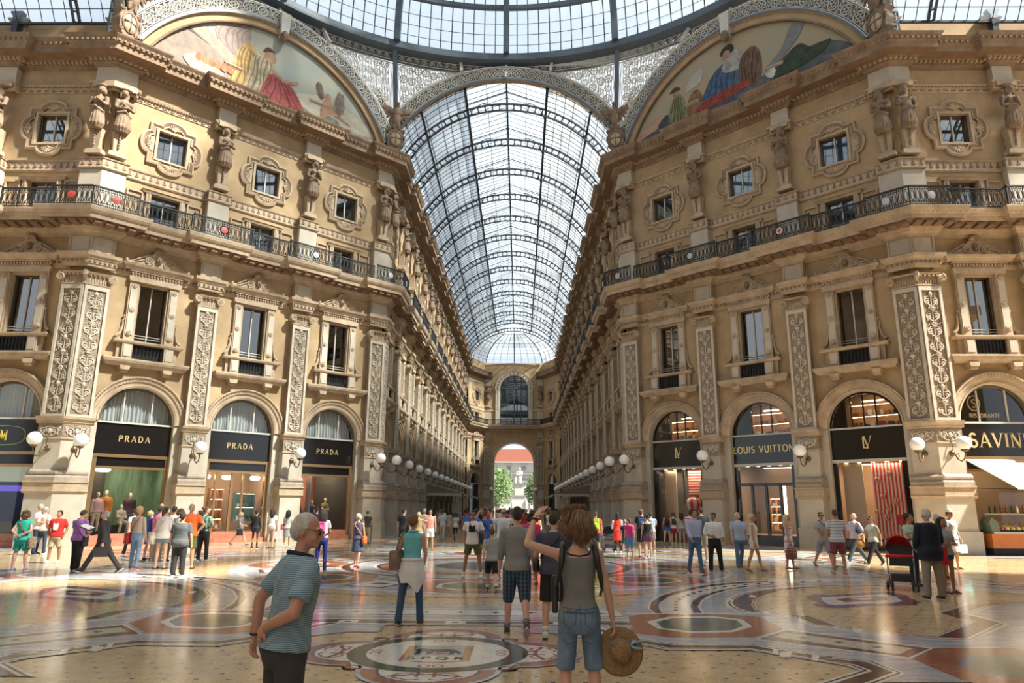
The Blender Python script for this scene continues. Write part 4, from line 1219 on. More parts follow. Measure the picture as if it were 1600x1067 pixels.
        blob([(2.9,24.2),(2.8,25.2),(3.1,25.9),(3.5,25.8),(3.6,25.0),(3.4,24.1)],skin);blob([(3.1,25.9),(3.15,26.25),(3.4,26.2),(3.45,25.9)],skin)
        blob([(2.7,25.7),(2.4,26.5),(2.7,26.8),(3.0,25.9)],pm('wing',(.42,.34,.28)));blob([(3.6,25.6),(4.0,26.8),(4.4,26.3),(4.3,25.3),(3.8,24.9)],pm('wing',(.42,.34,.28)))
        blob([(3.5,25.3),(4.3,25.0),(4.9,24.7),(4.2,24.85),(3.5,25.0)],skin)
        blob([(3.0,24.3),(3.3,24.8),(4.0,24.7),(4.1,24.2),(3.5,24.0)],pm('drape_green',(.22,.28,.24)))
        blob([(-5.2,24.7),(-4.4,25.2),(-3.3,24.8),(-3.0,24.2),(-4.2,24.0)],pm('bowl',(.58,.52,.42)))
        for q in range(6):blob([(-4.6+q*.34,24.9),(-4.5+q*.34,25.3),(-4.3+q*.34,25.2),(-4.3+q*.34,24.8)],pm('fruit',(.48,.22,.12)))
        blob([(1.6,23.7),(2.0,24.2),(3.0,24.3),(3.2,23.8)],pm('cloth_blue',(.14,.22,.36)))
    else:
        blob([(-7.2,23.7),(-5.5,25.3),(-4.2,25.0),(-3.8,23.9)],pm('pinkhaze',(.46,.28,.20),.15))
        blob([(-7.3,23.7),(-5.3,24.6),(-2.6,25.0),(2,25.1),(5.0,25.6),(6.8,24.5),(7.2,23.7)],pm('ground',(.10,.11,.12)))
        blob([(-4.9,24.0),(-5.0,24.8),(-4.4,25.3),(-3.8,24.9),(-3.5,24.1)],pm('beast',(.06,.06,.07)))
        blob([(-4.2,24.3),(-4.1,25.7),(-3.7,26.3),(-3.3,26.2),(-3.0,25.4),(-3.0,24.4)],pm('green_coat',(.20,.20,.10)));blob([(-3.9,26.3),(-3.8,26.7),(-3.5,26.7),(-3.45,26.3)],skin);blob([(-4.1,26.6),(-3.7,26.9),(-3.3,26.6)],pm('hat',(.07,.05,.04)))
        blob([(-2.9,24.6),(-2.8,25.7),(-2.2,26.1),(-1.8,25.2),(-2.0,24.6)],pm('brown_figs',(.22,.12,.07)))
        blob([(-3.0,26.2),(-2.6,27.0),(-1.8,27.3),(-1.9,26.5),(-2.4,26.3)],pm('smoke_pale',(.42,.40,.36),.1))
        blob([(-1.9,24.6),(-1.6,25.9),(-.8,26.8),(.2,26.9),(.7,25.9),(.5,24.6)],pm('blue_robe',(.06,.11,.20)))
        blob([(-.5,26.4),(-.2,27.3),(.4,27.5),(.8,26.9),(.6,26.2)],pm('white_shawl',(.34,.33,.30)))
        blob([(-.6,27.5),(-.4,27.9),(.1,28.0),(.3,27.6),(.0,27.35)],pm('darkhair',(.04,.035,.03)));blob([(-.45,27.2),(-.35,27.65),(0,27.6),(.0,27.2)],skin)
        blob([(.5,25.0),(.6,26.6),(1.3,27.2),(1.8,26.6),(1.7,25.0)],pm('brown_sack',(.15,.09,.06)))
        blob([(2.0,25.4),(3.0,26.2),(3.6,27.3),(4.4,27.4),(4.0,26.5),(3.2,25.8),(2.4,25.2)],pm('smoke',(.20,.21,.22),.15))
        blob([(2.2,24.8),(3.1,25.6),(4.0,26.0),(4.6,25.5),(5.6,25.5),(5.0,24.9),(3.4,24.6)],pm('trees',(.04,.06,.04)))
        blob([(-2.4,24.6),(-1.6,25.1),(.8,25.3),(.9,24.9),(-1.2,24.5)],pm('red_cloth',(.28,.06,.04)))
        blob([(2.0,25.0),(2.3,25.4),(2.6,25.1),(2.4,24.7)],pm('white_sheep',(.5,.5,.46)))
    g.build('painting',root)
    # keystone
    g=MB();g.prism([(-.22,28.3),(.22,28.3),(.3,29.9),(-.3,29.9)],-.35,.1,M_filigree);g.ell((0,-.3,28.35),(.25,.3,.35),M_statue)
    g.build('keystone',root)
mural('diagonal_left',True);mural('diagonal_right',False)
FLOOR_R=[('grey',[(1.05,-9.53),(1.69,-9.41),(2.86,-10.04),(2.94,-9.43),(3.19,-8.39),(3.72,-7.16),(4.5,-6.03),(5.51,-4.9),(6.97,-4.01),(9.35,-3.19),(9.11,-2.75),(10.57,-3.32),(10.87,-4.33),(12.29,-6.31),(12.69,-8.43),(7.38,-14.92),(4.17,-15.04),(4.55,-14.76),(4.84,-14.43),(4.81,-14.25),(4.64,-14.0),(4.69,-14.1),(4.29,-13.66),(3.95,-13.35),(2.88,-13.37),(2.51,-12.89),(2.11,-12.75),(1.46,-12.19),(1.04,-12.21)]),('white',[(3.33,-10.14),(3.33,-9.51),(3.53,-8.54),(3.93,-7.43),(4.55,-6.31),(5.43,-5.16),(6.41,-4.45),(7.83,-3.86),(9.22,-3.5),(8.74,-4.63),(7.39,-5.1),(6.47,-5.66),(5.74,-6.39),(5.12,-7.3),(4.63,-8.35),(4.36,-9.24),(4.23,-10.06)]),('brown',[(3.36,-10.14),(3.37,-9.51),(3.56,-8.61),(3.95,-7.56),(4.54,-6.5),(5.39,-5.38),(6.37,-4.65),(7.76,-4.07),(9.13,-3.72),(9.0,-4.02),(7.65,-4.36),(6.5,-4.87),(5.53,-5.58),(4.75,-6.58),(4.11,-7.64),(3.7,-8.67),(3.55,-9.39),(3.46,-10.14)]),('brown',[(4.03,-10.07),(4.16,-9.25),(4.39,-8.44),(4.82,-7.43),(5.43,-6.51),(6.14,-5.68),(7.02,-5.05),(8.87,-4.31),(8.79,-4.51),(7.44,-4.95),(6.47,-5.55),(5.74,-6.27),(5.1,-7.21),(4.59,-8.3),(4.3,-9.24),(4.18,-10.06)]),('black',[(3.74,-9.69),(3.82,-9.59),(3.85,-9.69),(3.77,-9.79)]),('black',[(3.83,-9.31),(3.91,-9.2),(3.94,-9.31),(3.86,-9.42)]),('black',[(3.9,-8.93),(3.98,-8.82),(4.01,-8.93),(3.93,-9.04)]),('black',[(4.01,-8.51),(4.09,-8.38),(4.12,-8.5),(4.04,-8.63)]),('black',[(4.15,-8.13),(4.23,-8.0),(4.26,-8.12),(4.18,-8.25)]),('black',[(4.31,-7.76),(4.4,-7.62),(4.43,-7.75),(4.34,-7.89)]),('black',[(4.49,-7.39),(4.58,-7.25),(4.61,-7.39),(4.52,-7.53)]),('black',[(4.69,-7.04),(4.79,-6.88),(4.81,-7.03),(4.72,-7.18)]),('black',[(4.91,-6.7),(5.01,-6.54),(5.04,-6.69),(4.94,-6.85)]),('black',[(5.15,-6.37),(5.26,-6.2),(5.28,-6.36),(5.17,-6.53)]),('black',[(5.42,-6.03),(5.53,-5.86),(5.55,-6.02),(5.44,-6.19)]),('black',[(5.73,-5.71),(5.84,-5.53),(5.86,-5.7),(5.75,-5.87)]),('black',[(6.03,-5.44),(6.15,-5.26),(6.16,-5.43),(6.04,-5.62)]),('black',[(6.36,-5.21),(6.49,-5.01),(6.5,-5.2),(6.38,-5.38)]),('black',[(6.75,-4.96),(6.88,-4.76),(6.89,-4.95),(6.76,-5.14)]),('black',[(7.13,-4.75),(7.27,-4.54),(7.28,-4.74),(7.14,-4.93)]),('black',[(7.55,-4.56),(7.7,-4.36),(7.7,-4.55),(7.55,-4.75)]),('black',[(8.06,-4.37),(8.21,-4.16),(8.21,-4.36),(8.05,-4.57)]),('black',[(8.52,-4.22),(8.68,-4.0),(8.67,-4.21),(8.51,-4.42)]),('white',[(7.49,-3.68),(8.77,-3.58),(9.98,-3.66),(9.78,-4.09),(8.53,-4.18),(7.18,-4.59)]),('white',[(4.96,-9.96),(4.85,-9.63),(4.86,-9.1),(4.97,-8.64),(5.21,-7.94),(5.66,-7.09),(6.19,-6.4),(6.99,-5.69),(7.91,-5.24),(8.53,-5.13),(7.96,-5.1),(9.81,-4.86),(10.81,-5.15),(11.43,-5.99),(12.18,-6.47),(13.3,-6.84),(12.14,-8.34),(10.96,-8.24),(10.17,-8.69),(9.9,-8.93),(8.91,-9.9),(8.87,-10.92),(8.83,-11.03),(7.27,-12.55),(6.79,-12.48),(6.35,-12.16),(5.98,-11.87),(5.81,-11.49),(5.57,-11.43),(5.53,-10.45),(5.27,-10.19)]),('black',[(5.01,-9.92),(4.92,-9.57),(4.94,-9.1),(5.03,-8.64),(5.26,-8.01),(5.67,-7.23),(6.16,-6.58),(6.93,-5.89),(7.82,-5.46),(8.45,-5.31),(7.91,-5.24),(9.75,-4.97),(10.73,-5.3),(11.35,-6.12),(12.08,-6.63),(13.19,-6.99),(12.22,-8.24),(11.02,-8.17),(10.22,-8.62),(9.88,-8.86),(8.8,-9.94),(8.79,-10.95),(7.32,-12.47),(6.83,-12.42),(6.39,-12.1),(6.01,-11.82),(5.87,-11.41),(5.62,-11.33),(5.59,-10.35),(5.3,-10.11)]),('white',[(5.05,-9.88),(4.97,-9.53),(4.98,-9.07),(5.07,-8.62),(5.3,-8.0),(5.71,-7.23),(6.19,-6.59),(6.95,-5.92),(7.83,-5.49),(8.44,-5.34),(7.91,-5.28),(9.72,-5.01),(10.68,-5.33),(11.3,-6.14),(12.02,-6.63),(13.11,-6.99),(12.16,-8.23),(10.98,-8.15),(10.19,-8.6),(9.86,-8.84),(8.79,-9.91),(8.79,-10.91),(7.33,-12.42),(6.85,-12.36),(6.41,-12.05),(6.03,-11.77),(5.89,-11.36),(5.64,-11.29),(5.62,-10.32),(5.33,-10.08)]),('brown',[(5.11,-9.84),(5.02,-9.49),(5.04,-9.04),(5.13,-8.59),(5.35,-7.98),(5.76,-7.23),(6.24,-6.61),(6.98,-5.94),(7.83,-5.53),(8.44,-5.38),(7.92,-5.32),(9.69,-5.06),(10.63,-5.37),(11.23,-6.16),(11.94,-6.65),(13.01,-7.0),(12.09,-8.21),(10.92,-8.14),(10.16,-8.57),(9.83,-8.81),(8.78,-9.86),(8.78,-10.85),(7.34,-12.34),(6.87,-12.29),(6.43,-11.98),(6.06,-11.71),(5.93,-11.3),(5.68,-11.22),(5.67,-10.27),(5.38,-10.03)]),('white',[(5.23,-10.08),(5.26,-9.53),(5.39,-8.9),(5.69,-8.09),(6.18,-7.29),(6.74,-6.58),(7.42,-5.98),(8.28,-5.65),(7.56,-5.52),(9.68,-5.16),(10.64,-5.56),(11.29,-6.35),(12.0,-6.92),(13.24,-7.14),(12.68,-7.85),(11.35,-7.85),(10.38,-8.42),(9.74,-8.53),(8.43,-9.81),(8.37,-10.48),(8.49,-10.74),(7.0,-12.22),(6.47,-12.04),(6.1,-11.7),(5.94,-11.32),(5.94,-10.29),(5.53,-10.12),(5.32,-9.88)]),('black',[(5.26,-10.05),(5.29,-9.5),(5.42,-8.88),(5.72,-8.08),(6.2,-7.29),(6.76,-6.59),(7.43,-6.0),(8.28,-5.67),(7.57,-5.54),(9.66,-5.18),(10.6,-5.58),(11.25,-6.36),(11.95,-6.93),(13.18,-7.14),(12.63,-7.84),(11.31,-7.85),(10.36,-8.4),(9.72,-8.51),(8.42,-9.78),(8.37,-10.44),(8.48,-10.7),(7.01,-12.17),(6.49,-12.0),(6.12,-11.66),(5.96,-11.29),(5.96,-10.26),(5.55,-10.09),(5.35,-9.85)]),('white',[(5.29,-10.02),(5.32,-9.48),(5.45,-8.86),(5.75,-8.07),(6.22,-7.28),(6.77,-6.6),(7.44,-6.01),(8.28,-5.69),(7.58,-5.56),(9.64,-5.21),(10.57,-5.6),(11.22,-6.37),(11.9,-6.93),(13.12,-7.14),(12.58,-7.84),(11.28,-7.84),(10.33,-8.39),(9.7,-8.5),(8.42,-9.76),(8.37,-10.41),(8.48,-10.67),(7.02,-12.13),(6.5,-11.96),(6.14,-11.62),(5.98,-11.25),(5.99,-10.23),(5.58,-10.06),(5.38,-9.82)]),('beige',[(5.31,-10.0),(5.35,-9.46),(5.47,-8.84),(5.77,-8.06),(6.24,-7.28),(6.79,-6.6),(7.45,-6.02),(8.28,-5.7),(7.59,-5.58),(9.62,-5.23),(10.55,-5.62),(11.18,-6.38),(11.87,-6.93),(13.07,-7.14),(12.54,-7.83),(11.25,-7.83),(10.31,-8.38),(9.69,-8.48),(8.42,-9.73),(8.37,-10.39),(8.48,-10.64),(7.02,-12.1),(6.52,-11.92),(6.15,-11.59),(6.0,-11.22),(6.0,-10.21),(5.6,-10.04),(5.4,-9.8)]),('white',[(5.87,-7.31),(5.98,-7.41),(5.83,-7.8),(5.73,-7.7)]),('white',[(5.33,-9.74),(5.43,-9.82),(5.31,-10.09),(5.22,-10.02)]),('white',[(5.22,-7.94),(5.33,-8.03),(5.2,-8.39),(5.1,-8.3)]),('white',[(6.14,-11.46),(6.22,-11.6),(6.07,-11.89),(5.98,-11.78)]),('white',[(6.45,-11.73),(6.52,-11.87),(6.37,-12.14),(6.28,-12.04)]),('red',[(2.84,-10.5),(3.13,-10.21),(4.36,-10.11),(5.05,-10.44),(5.01,-11.6),(4.31,-12.42),(3.15,-12.47),(2.64,-12.13)]),('white',[(3.04,-11.04),(3.48,-10.52),(4.26,-10.39),(4.67,-10.72),(4.6,-11.47),(4.15,-11.99),(3.51,-12.09),(3.1,-11.74)]),('green',[(3.19,-11.08),(3.54,-10.67),(4.19,-10.57),(4.55,-10.79),(4.48,-11.4),(4.17,-11.83),(3.55,-11.94),(3.18,-11.66)]),('olive',[(3.57,-11.14),(3.73,-10.95),(3.99,-10.94),(4.12,-11.13),(4.03,-11.38),(3.82,-11.53),(3.6,-11.49),(3.54,-11.34)]),('white',[(2.89,-10.15),(5.22,-9.95),(5.18,-10.06),(2.88,-10.24)]),('white',[(4.3,-12.54),(5.03,-11.67),(6.47,-13.08),(5.76,-13.81),(4.34,-12.6)]),('brown',[(4.35,-12.52),(5.01,-11.76),(6.39,-13.11),(5.8,-13.71),(4.38,-12.57)]),('pale',[(4.62,-12.34),(4.91,-11.99),(6.17,-13.12),(5.78,-13.52)]),('brown',[(4.93,-12.38),(5.02,-12.32),(5.06,-12.24),(5.06,-12.32),(5.11,-12.38),(5.02,-12.44),(4.98,-12.5),(4.98,-12.43)]),('brown',[(5.3,-12.72),(5.38,-12.66),(5.42,-12.59),(5.42,-12.66),(5.46,-12.72),(5.38,-12.77),(5.34,-12.83),(5.34,-12.76)]),('brown',[(5.66,-13.06),(5.75,-13.01),(5.79,-12.95),(5.78,-13.01),(5.82,-13.07),(5.74,-13.11),(5.7,-13.17),(5.7,-13.1)]),('white',[(2.13,-12.54),(2.63,-12.52),(3.1,-12.92),(4.13,-12.91),(4.44,-13.25),(4.87,-13.68),(4.73,-13.69),(5.26,-13.93),(5.3,-14.59),(4.78,-15.07),(4.1,-15.1),(4.86,-14.45),(4.82,-14.23),(4.63,-14.02),(4.7,-14.08),(4.3,-13.64),(3.96,-13.33),(2.9,-13.33),(2.52,-12.86),(2.11,-12.73)]),('black',[(2.13,-12.56),(2.62,-12.55),(3.09,-12.95),(4.12,-12.94),(4.43,-13.28),(4.86,-13.72),(4.72,-13.72),(5.23,-13.95),(5.26,-14.58),(4.72,-15.07),(4.67,-15.07),(5.23,-14.57),(5.19,-13.98),(4.72,-13.74),(4.84,-13.75),(4.42,-13.31),(4.1,-12.98),(3.07,-12.99),(2.61,-12.58),(2.13,-12.57)]),('brown',[(2.13,-12.59),(2.6,-12.61),(3.05,-13.03),(4.09,-13.02),(4.4,-13.35),(4.83,-13.79),(4.71,-13.78),(5.15,-14.01),(5.18,-14.55),(4.6,-15.08),(4.29,-15.09),(4.98,-14.49),(4.94,-14.15),(4.66,-13.93),(4.75,-13.98),(4.34,-13.53),(4.01,-13.21),(2.96,-13.22),(2.55,-12.77),(2.12,-12.68)]),('black',[(2.12,-12.7),(2.54,-12.8),(2.94,-13.26),(3.99,-13.26),(4.32,-13.57),(4.73,-14.01),(4.65,-13.96),(4.9,-14.17),(4.94,-14.47),(4.22,-15.09),(4.17,-15.09),(4.9,-14.46),(4.87,-14.2),(4.64,-13.98),(4.72,-14.05),(4.31,-13.6),(3.98,-13.29),(2.92,-13.29),(2.53,-12.83),(2.12,-12.71)]),('white',[(4.31,-13.23),(4.36,-13.28),(4.22,-13.64),(4.17,-13.58)]),('white',[(4.42,-13.39),(4.47,-13.44),(4.32,-13.79),(4.27,-13.74)]),('white',[(4.34,-13.42),(4.4,-13.47),(4.25,-13.81),(4.2,-13.74)]),('white',[(4.66,-13.62),(4.72,-13.68),(4.56,-14.0),(4.52,-13.93)]),('red',[(5.8,-13.79),(6.45,-13.1),(7.87,-13.04),(7.36,-15.14),(5.96,-16.32),(5.89,-15.39),(5.74,-14.86)]),('bluegrey',[(6.19,-14.0),(6.63,-13.53),(8.23,-13.39),(7.31,-14.8),(6.32,-14.75),(6.1,-14.46)]),('green',[(6.31,-14.12),(6.7,-13.67),(8.11,-13.55),(7.34,-14.65),(6.41,-14.61),(6.15,-14.46)]),('olive',[(6.72,-14.24),(6.99,-14.03),(7.32,-14.08),(7.07,-14.43),(6.7,-14.44)]),('pale',[(7.51,-13.06),(8.43,-12.25),(8.46,-12.38),(7.58,-13.16)]),('redbrown',[(6.98,-7.51),(7.32,-7.07),(7.55,-7.26),(8.13,-7.02),(8.62,-6.7),(9.16,-6.6),(9.28,-7.09),(9.02,-7.66),(8.9,-8.29),(8.57,-8.78),(8.26,-8.86),(7.64,-8.9),(7.29,-9.14),(6.86,-9.29),(6.56,-9.18),(6.6,-8.78),(6.84,-8.49),(6.82,-8.0)]),('blue',[(7.12,-7.56),(7.55,-7.26),(8.06,-7.17),(9.08,-6.76),(9.07,-7.25),(8.85,-7.8),(8.74,-8.3),(8.27,-8.73),(7.7,-8.76),(6.95,-9.09),(6.71,-8.95),(6.86,-8.53),(6.93,-8.04)]),('white',[(7.23,-7.63),(7.98,-7.34),(8.9,-6.97),(8.89,-7.39),(8.61,-8.19),(8.1,-8.58),(7.66,-8.6),(6.99,-8.87),(6.9,-8.72),(7.04,-8.16)]),('redbrown',[(7.41,-7.88),(8.0,-7.58),(8.62,-7.41),(8.48,-7.95),(7.96,-8.23),(7.39,-8.38)]),('white',[(7.72,-7.79),(8.24,-7.65),(8.35,-7.83),(7.93,-8.03)])]
# ================================================================== FLOOR
def floor_mat(name,col,var=.22,vs=3,stretch=(1,1,1),dashes=False,col2=None,rough=.13):
    m,nt,p=nt_new('floor_'+name);N=nt.nodes.new;L=nt.links.new
    tc=N('ShaderNodeTexCoord');mp=N('ShaderNodeMapping');mp.inputs['Scale'].default_value=stretch;L(tc.outputs['Object'],mp.inputs['Vector'])
    n=N('ShaderNodeTexNoise');n.inputs['Scale'].default_value=vs;n.inputs['Detail'].default_value=8;n.inputs['Roughness'].default_value=.7;L(mp.outputs[0],n.inputs['Vector'])
    v=N('ShaderNodeTexVoronoi');v.inputs['Scale'].default_value=45;L(tc.outputs['Object'],v.inputs['Vector'])
    r=N('ShaderNodeValToRGB');c2=col2 or tuple(c*(1-var)for c in col)
    r.color_ramp.elements[0].position=.33;r.color_ramp.elements[1].position=.67
    r.color_ramp.elements[0].color=(*c2,1);r.color_ramp.elements[1].color=(*(tuple(min(1,c*(1+var*.6))for c in col)),1);L(n.outputs['Fac'],r.inputs['Fac'])
    hs=N('ShaderNodeHueSaturation');L(r.outputs['Color'],hs.inputs['Color'])
    mr=N('ShaderNodeMapRange');mr.inputs['To Min'].default_value=.82;mr.inputs['To Max'].default_value=1.18;L(v.outputs['Color'],mr.inputs['Value']);L(mr.outputs[0],hs.inputs['Value'])
    last=hs.outputs['Color']
    if dashes:
        sx=N('ShaderNodeSeparateXYZ');L(tc.outputs['Object'],sx.inputs[0])
        def M(op,a,b=None,c=None):
            q=N('ShaderNodeMath');q.operation=op
            for i,t in enumerate((a,b,c)):
                if t is None:continue
                if isinstance(t,(int,float)):q.inputs[i].default_value=t
                else:L(t,q.inputs[i])
            return q.outputs[0]
        y=M('DIVIDE',sx.outputs['Y'],.25);row=M('FLOOR',y);odd=M('MULTIPLY',M('FLOORED_MODULO',row,2),.5)
        x=M('ADD',M('DIVIDE',sx.outputs['X'],.34),odd)
        fx=M('ABSOLUTE',M('SUBTRACT',M('FRACT',x),.5));fy=M('ABSOLUTE',M('SUBTRACT',M('FRACT',y),.5))
        k=M('MULTIPLY',M('LESS_THAN',fx,.075),M('LESS_THAN',fy,.085))
        mx=N('ShaderNodeMixRGB');L(k,mx.inputs['Fac']);L(last,mx.inputs['Color1']);mx.inputs['Color2'].default_value=(.05,.055,.14,1);last=mx.outputs[0]
    L(last,p.inputs['Base Color'])
    n3=N('ShaderNodeTexNoise');n3.inputs['Scale'].default_value=1.1;n3.inputs['Detail'].default_value=5;L(tc.outputs['Object'],n3.inputs['Vector'])
    m3=N('ShaderNodeMapRange');m3.inputs['To Min'].default_value=rough*.5;m3.inputs['To Max'].default_value=rough*1.7;L(n3.outputs['Fac'],m3.inputs['Value']);L(m3.outputs[0],p.inputs['Roughness'])
    b=N('ShaderNodeBump');b.inputs['Strength'].default_value=.06;b.inputs['Distance'].default_value=.01
    n4=N('ShaderNodeTexNoise');n4.inputs['Scale'].default_value=6;n4.inputs['Detail'].default_value=5;L(tc.outputs['Object'],n4.inputs['Vector']);L(n4.outputs['Fac'],b.inputs['Height']);L(b.outputs[0],p.inputs['Normal'])
    p.inputs['Specular IOR Level'].default_value=.62
    MATS['floor_'+name]=m;return m
FM={'beige':floor_mat('beige',(.60,.45,.26),dashes=True),'grey':floor_mat('grey',(.46,.48,.53),.35,1.6,(1,3.5,1)),'white':floor_mat('white',(.74,.71,.64),.12),
      'pale':floor_mat('pale',(.52,.53,.46),.15,12),'brown':floor_mat('brown',(.105,.05,.042),.35,5),'black':floor_mat('black',(.022,.022,.022),.3),
      'red':floor_mat('red',(.36,.135,.07),.28,3),'green':floor_mat('green',(.10,.15,.12),.4,2.5),'olive':floor_mat('olive',(.09,.07,.03),.7,25),
      'bluegrey':floor_mat('bluegrey',(.13,.17,.24),.4,3),'redbrown':floor_mat('redbrown',(.20,.075,.055),.3,5),'blue':floor_mat('blue',(.08,.10,.26),.3,6),
      'gold':floor_mat('gold',(.45,.29,.10),.2,6),'rose':floor_mat('rose',(.42,.20,.17),.35,9),'deepgreen':floor_mat('deepgreen',(.055,.075,.055),.6,22)}
g=MB();g.b2(-60,60,-40,97,-.25,0,FM['beige'])
def fpoly(pts,m,z,T=None):
    P=[Vector((x,y,0))for x,y in pts]
    if T is not None:P=[T@p for p in P]
    tr=tessellate_polygon([P]);
    tri=[]
    for t in tr:
        a,b,c=(P[i]for i in t);s=(b-a).cross(c-a).z
        tri.append(tuple(t)if s>0 else(t[0],t[2],t[1]))
    g.add([(p.x,p.y,z)for p in P],tri,FM[m])
def disc(cx,cy,r,m,z,n=40,r2=None,sx=1):
    if r2 is None:fpoly([(cx+r*cos(2*pi*i/n)*sx,cy+r*sin(2*pi*i/n))for i in range(n)],m,z)
    else:
        vs=[]
        for i in range(n):
            a=2*pi*i/n;vs+=[(cx+r*cos(a),cy+r*sin(a),z),(cx+r2*cos(a),cy+r2*sin(a),z)]
        g.add(vs,[(2*i,(2*i+2)%(2*n),(2*i+3)%(2*n),2*i+1)for i in range(n)],FM[m])
MIR=Matrix.Scale(-1,4,(1,0,0))
def rect(x0,x1,y0,y1,m,z,T=None):fpoly([(x0,y0),(x1,y0),(x1,y1),(x0,y1)],m,z,T)
def quarter(T,zb,dz):
    z=zb
    for mm in(None,MIR):
        TT=T if mm is None else T@mm
        for k,(m,pts)in enumerate(FLOOR_R):
            fpoly(pts,m,zb+dz*k,TT)
    k=len(FLOOR_R)
    # bands that join both halves
    for q,(y0,y1,m)in enumerate(((-11.5,-9.25,'grey'),(-10.62,-9.72,'white'),(-9.86,-9.80,'brown'),(-10.56,-10.5,'brown'),(-11.55,-10.95,'white'),(-11.1,-11.03,'black'),(-11.4,-11.15,'brown'),(-11.5,-11.45,'black'))):
        rect(-2.75,2.75,y0,y1,m,zb+dz*(k+q*.1),T)
    for i in range(9):
        x=-2.4+i*.6;fpoly([(x-.14,-10.18),(x-.03,-10.14),(x,-10.06),(x+.03,-10.14),(x+.14,-10.18),(x+.03,-10.22),(x,-10.3),(x-.03,-10.22)],'brown',zb+dz*(k+1),T)
    for x in(-1.7,0,1.7):rect(x-.16,x+.16,-11.4,-11.15,'white',zb+dz*(k+1),T);rect(x-.05,x+.05,-11.33,-11.22,'black',zb+dz*(k+1.2),T)
    for s in(-1,1):
        fpoly([(s*1.7,-11.35),(s*2.1,-11.35),(s*2.75,-12.5),(s*2.35,-12.5)],'white',zb+dz*(k+1.3),T)
        fpoly([(s*1.82,-11.4),(s*1.97,-11.4),(s*2.62,-12.45),(s*2.47,-12.45)],'brown',zb+dz*(k+1.4),T)
for i in(1,2,3):quarter(Matrix.Rotation(i*pi/2,4,'Z'),.0005+.0012*(i-1),.000015)
# middle: rings and eight small octagons
for q,(r,m)in enumerate(((8.1,'beige'),(7.6,'grey'),(7.35,'white'),(7.2,'grey'),(4.6,'white'),(4.45,'brown'),(4.2,'white'),(4.05,'grey'),(3.5,'white'),(3.4,'black'),(3.3,'red'),(2.7,'white'),(2.6,'blue'),(2.45,'pale'),(1.6,'redbrown'),(1.4,'bluegrey'))):disc(0,0,r,m,.005+q*.00006,64)
for i in range(8):
    a=i*pi/4;T=Matrix.Rotation(a,4,'Z')
    for q,(r,m,s)in enumerate(((1.55,'red',1.1),(.98,'white',1),(.84,'green',1),(.35,'olive',1))):
        pts=[(5.9+r*cos(pi/8+k*pi/4),r*s*sin(pi/8+k*pi/4))for k in range(8)]
        fpoly(pts,m,.0065+q*.0001,T)
    T2=Matrix.Rotation(a+pi/8,4,'Z')
    for q,(h,w_,m)in enumerate(((.55,.75,'brown'),(.45,.62,'white'),(.2,.15,'brown'))):rect(6.0-w_,6.0+w_,-h,h,m,.0062+q*.0001,T2)
quarter(Matrix.Identity(4),.007,.00003)
# the four-lobed medallion with the wolf shield
CX,CY=0.0,-13.66
def lobes(s,m,z):
    pts=[]
    for q,(dx,dy)in enumerate(((1,0),(0,1),(-1,0),(0,-1))):
        a0=atan2(dy,dx);r=.60*(1+(s-1)*1.6);c=.98
        ex=1.0*s-0.02
        for i in range(13):
            a=a0-pi/2+pi*i/12
            pts.append((CX+dx*c+r*cos(a),CY+dy*c+r*sin(a)))
        d2=(dx-dy,dy+dx);k=.60+.30*s
        pts.append((CX+d2[0]*k,CY+d2[1]*k))
    fpoly(pts,m,z)
zq=.0098
lobes(1.22,'grey',zq);lobes(1.16,'redbrown',zq+.0001);lobes(1.15,'red',zq+.0002);lobes(.99,'blue',zq+.0003);lobes(.95,'white',zq+.0004)
disc(CX,CY,1.12,'deepgreen',zq+.0005,48);disc(CX,CY,.90,'black',zq+.0006,48);disc(CX,CY,.885,'white',zq+.0007,48)
def ribbon(pts,w_,m,z):
    P=[Vector(p)for p in pts];L_,R_=[],[]
    for i in range(len(P)):
        d=(P[min(i+1,len(P)-1)]-P[max(i-1,0)]).normalized();n=Vector((-d.y,d.x))*w_/2;L_.append(P[i]+n);R_.append(P[i]-n)
    for i in range(len(P)-1):g.add([(L_[i].x,L_[i].y,z),(R_[i].x,R_[i].y,z),(R_[i+1].x,R_[i+1].y,z),(L_[i+1].x,L_[i+1].y,z)],[(0,1,2,3)],FM[m])
for q in range(4):
    a0=q*pi/2;ca,sa=cos(a0),sin(a0)
    def RT(u,v):return(CX+ca*u-sa*v,CY+sa*u+ca*v)
    for s in(-1,1):
        ribbon([RT(1.28+.13*cos(t),s*(.22+.13*sin(t)))for t in[k*pi/8 for k in range(14)]],.045,'rose',zq+.0008)
        ribbon([RT(1.2+.1*k/6,s*(.02+.4*k/6+.05*sin(k)))for k in range(7)],.05,'redbrown',zq+.00085)
        ribbon([RT(1.42+.04*sin(k),s*(.05+.06*k))for k in range(6)],.035,'rose',zq+.0009)
        ribbon([RT(.78+.06*cos(t),s*(.08+.06*sin(t)))for t in[k*pi/5 for k in range(11)]],.03,'rose',zq+.0009)
        ribbon([RT(.88+.1*cos(t),s*(.88+.1*sin(t)))for t in[k*pi/5 for k in range(9)]],.035,'redbrown',zq+.0009)
    ribbon([RT(1.12+.1*cos(t),.1*sin(t))for t in[k*pi/6 for k in range(13)]],.04,'redbrown',zq+.00095)
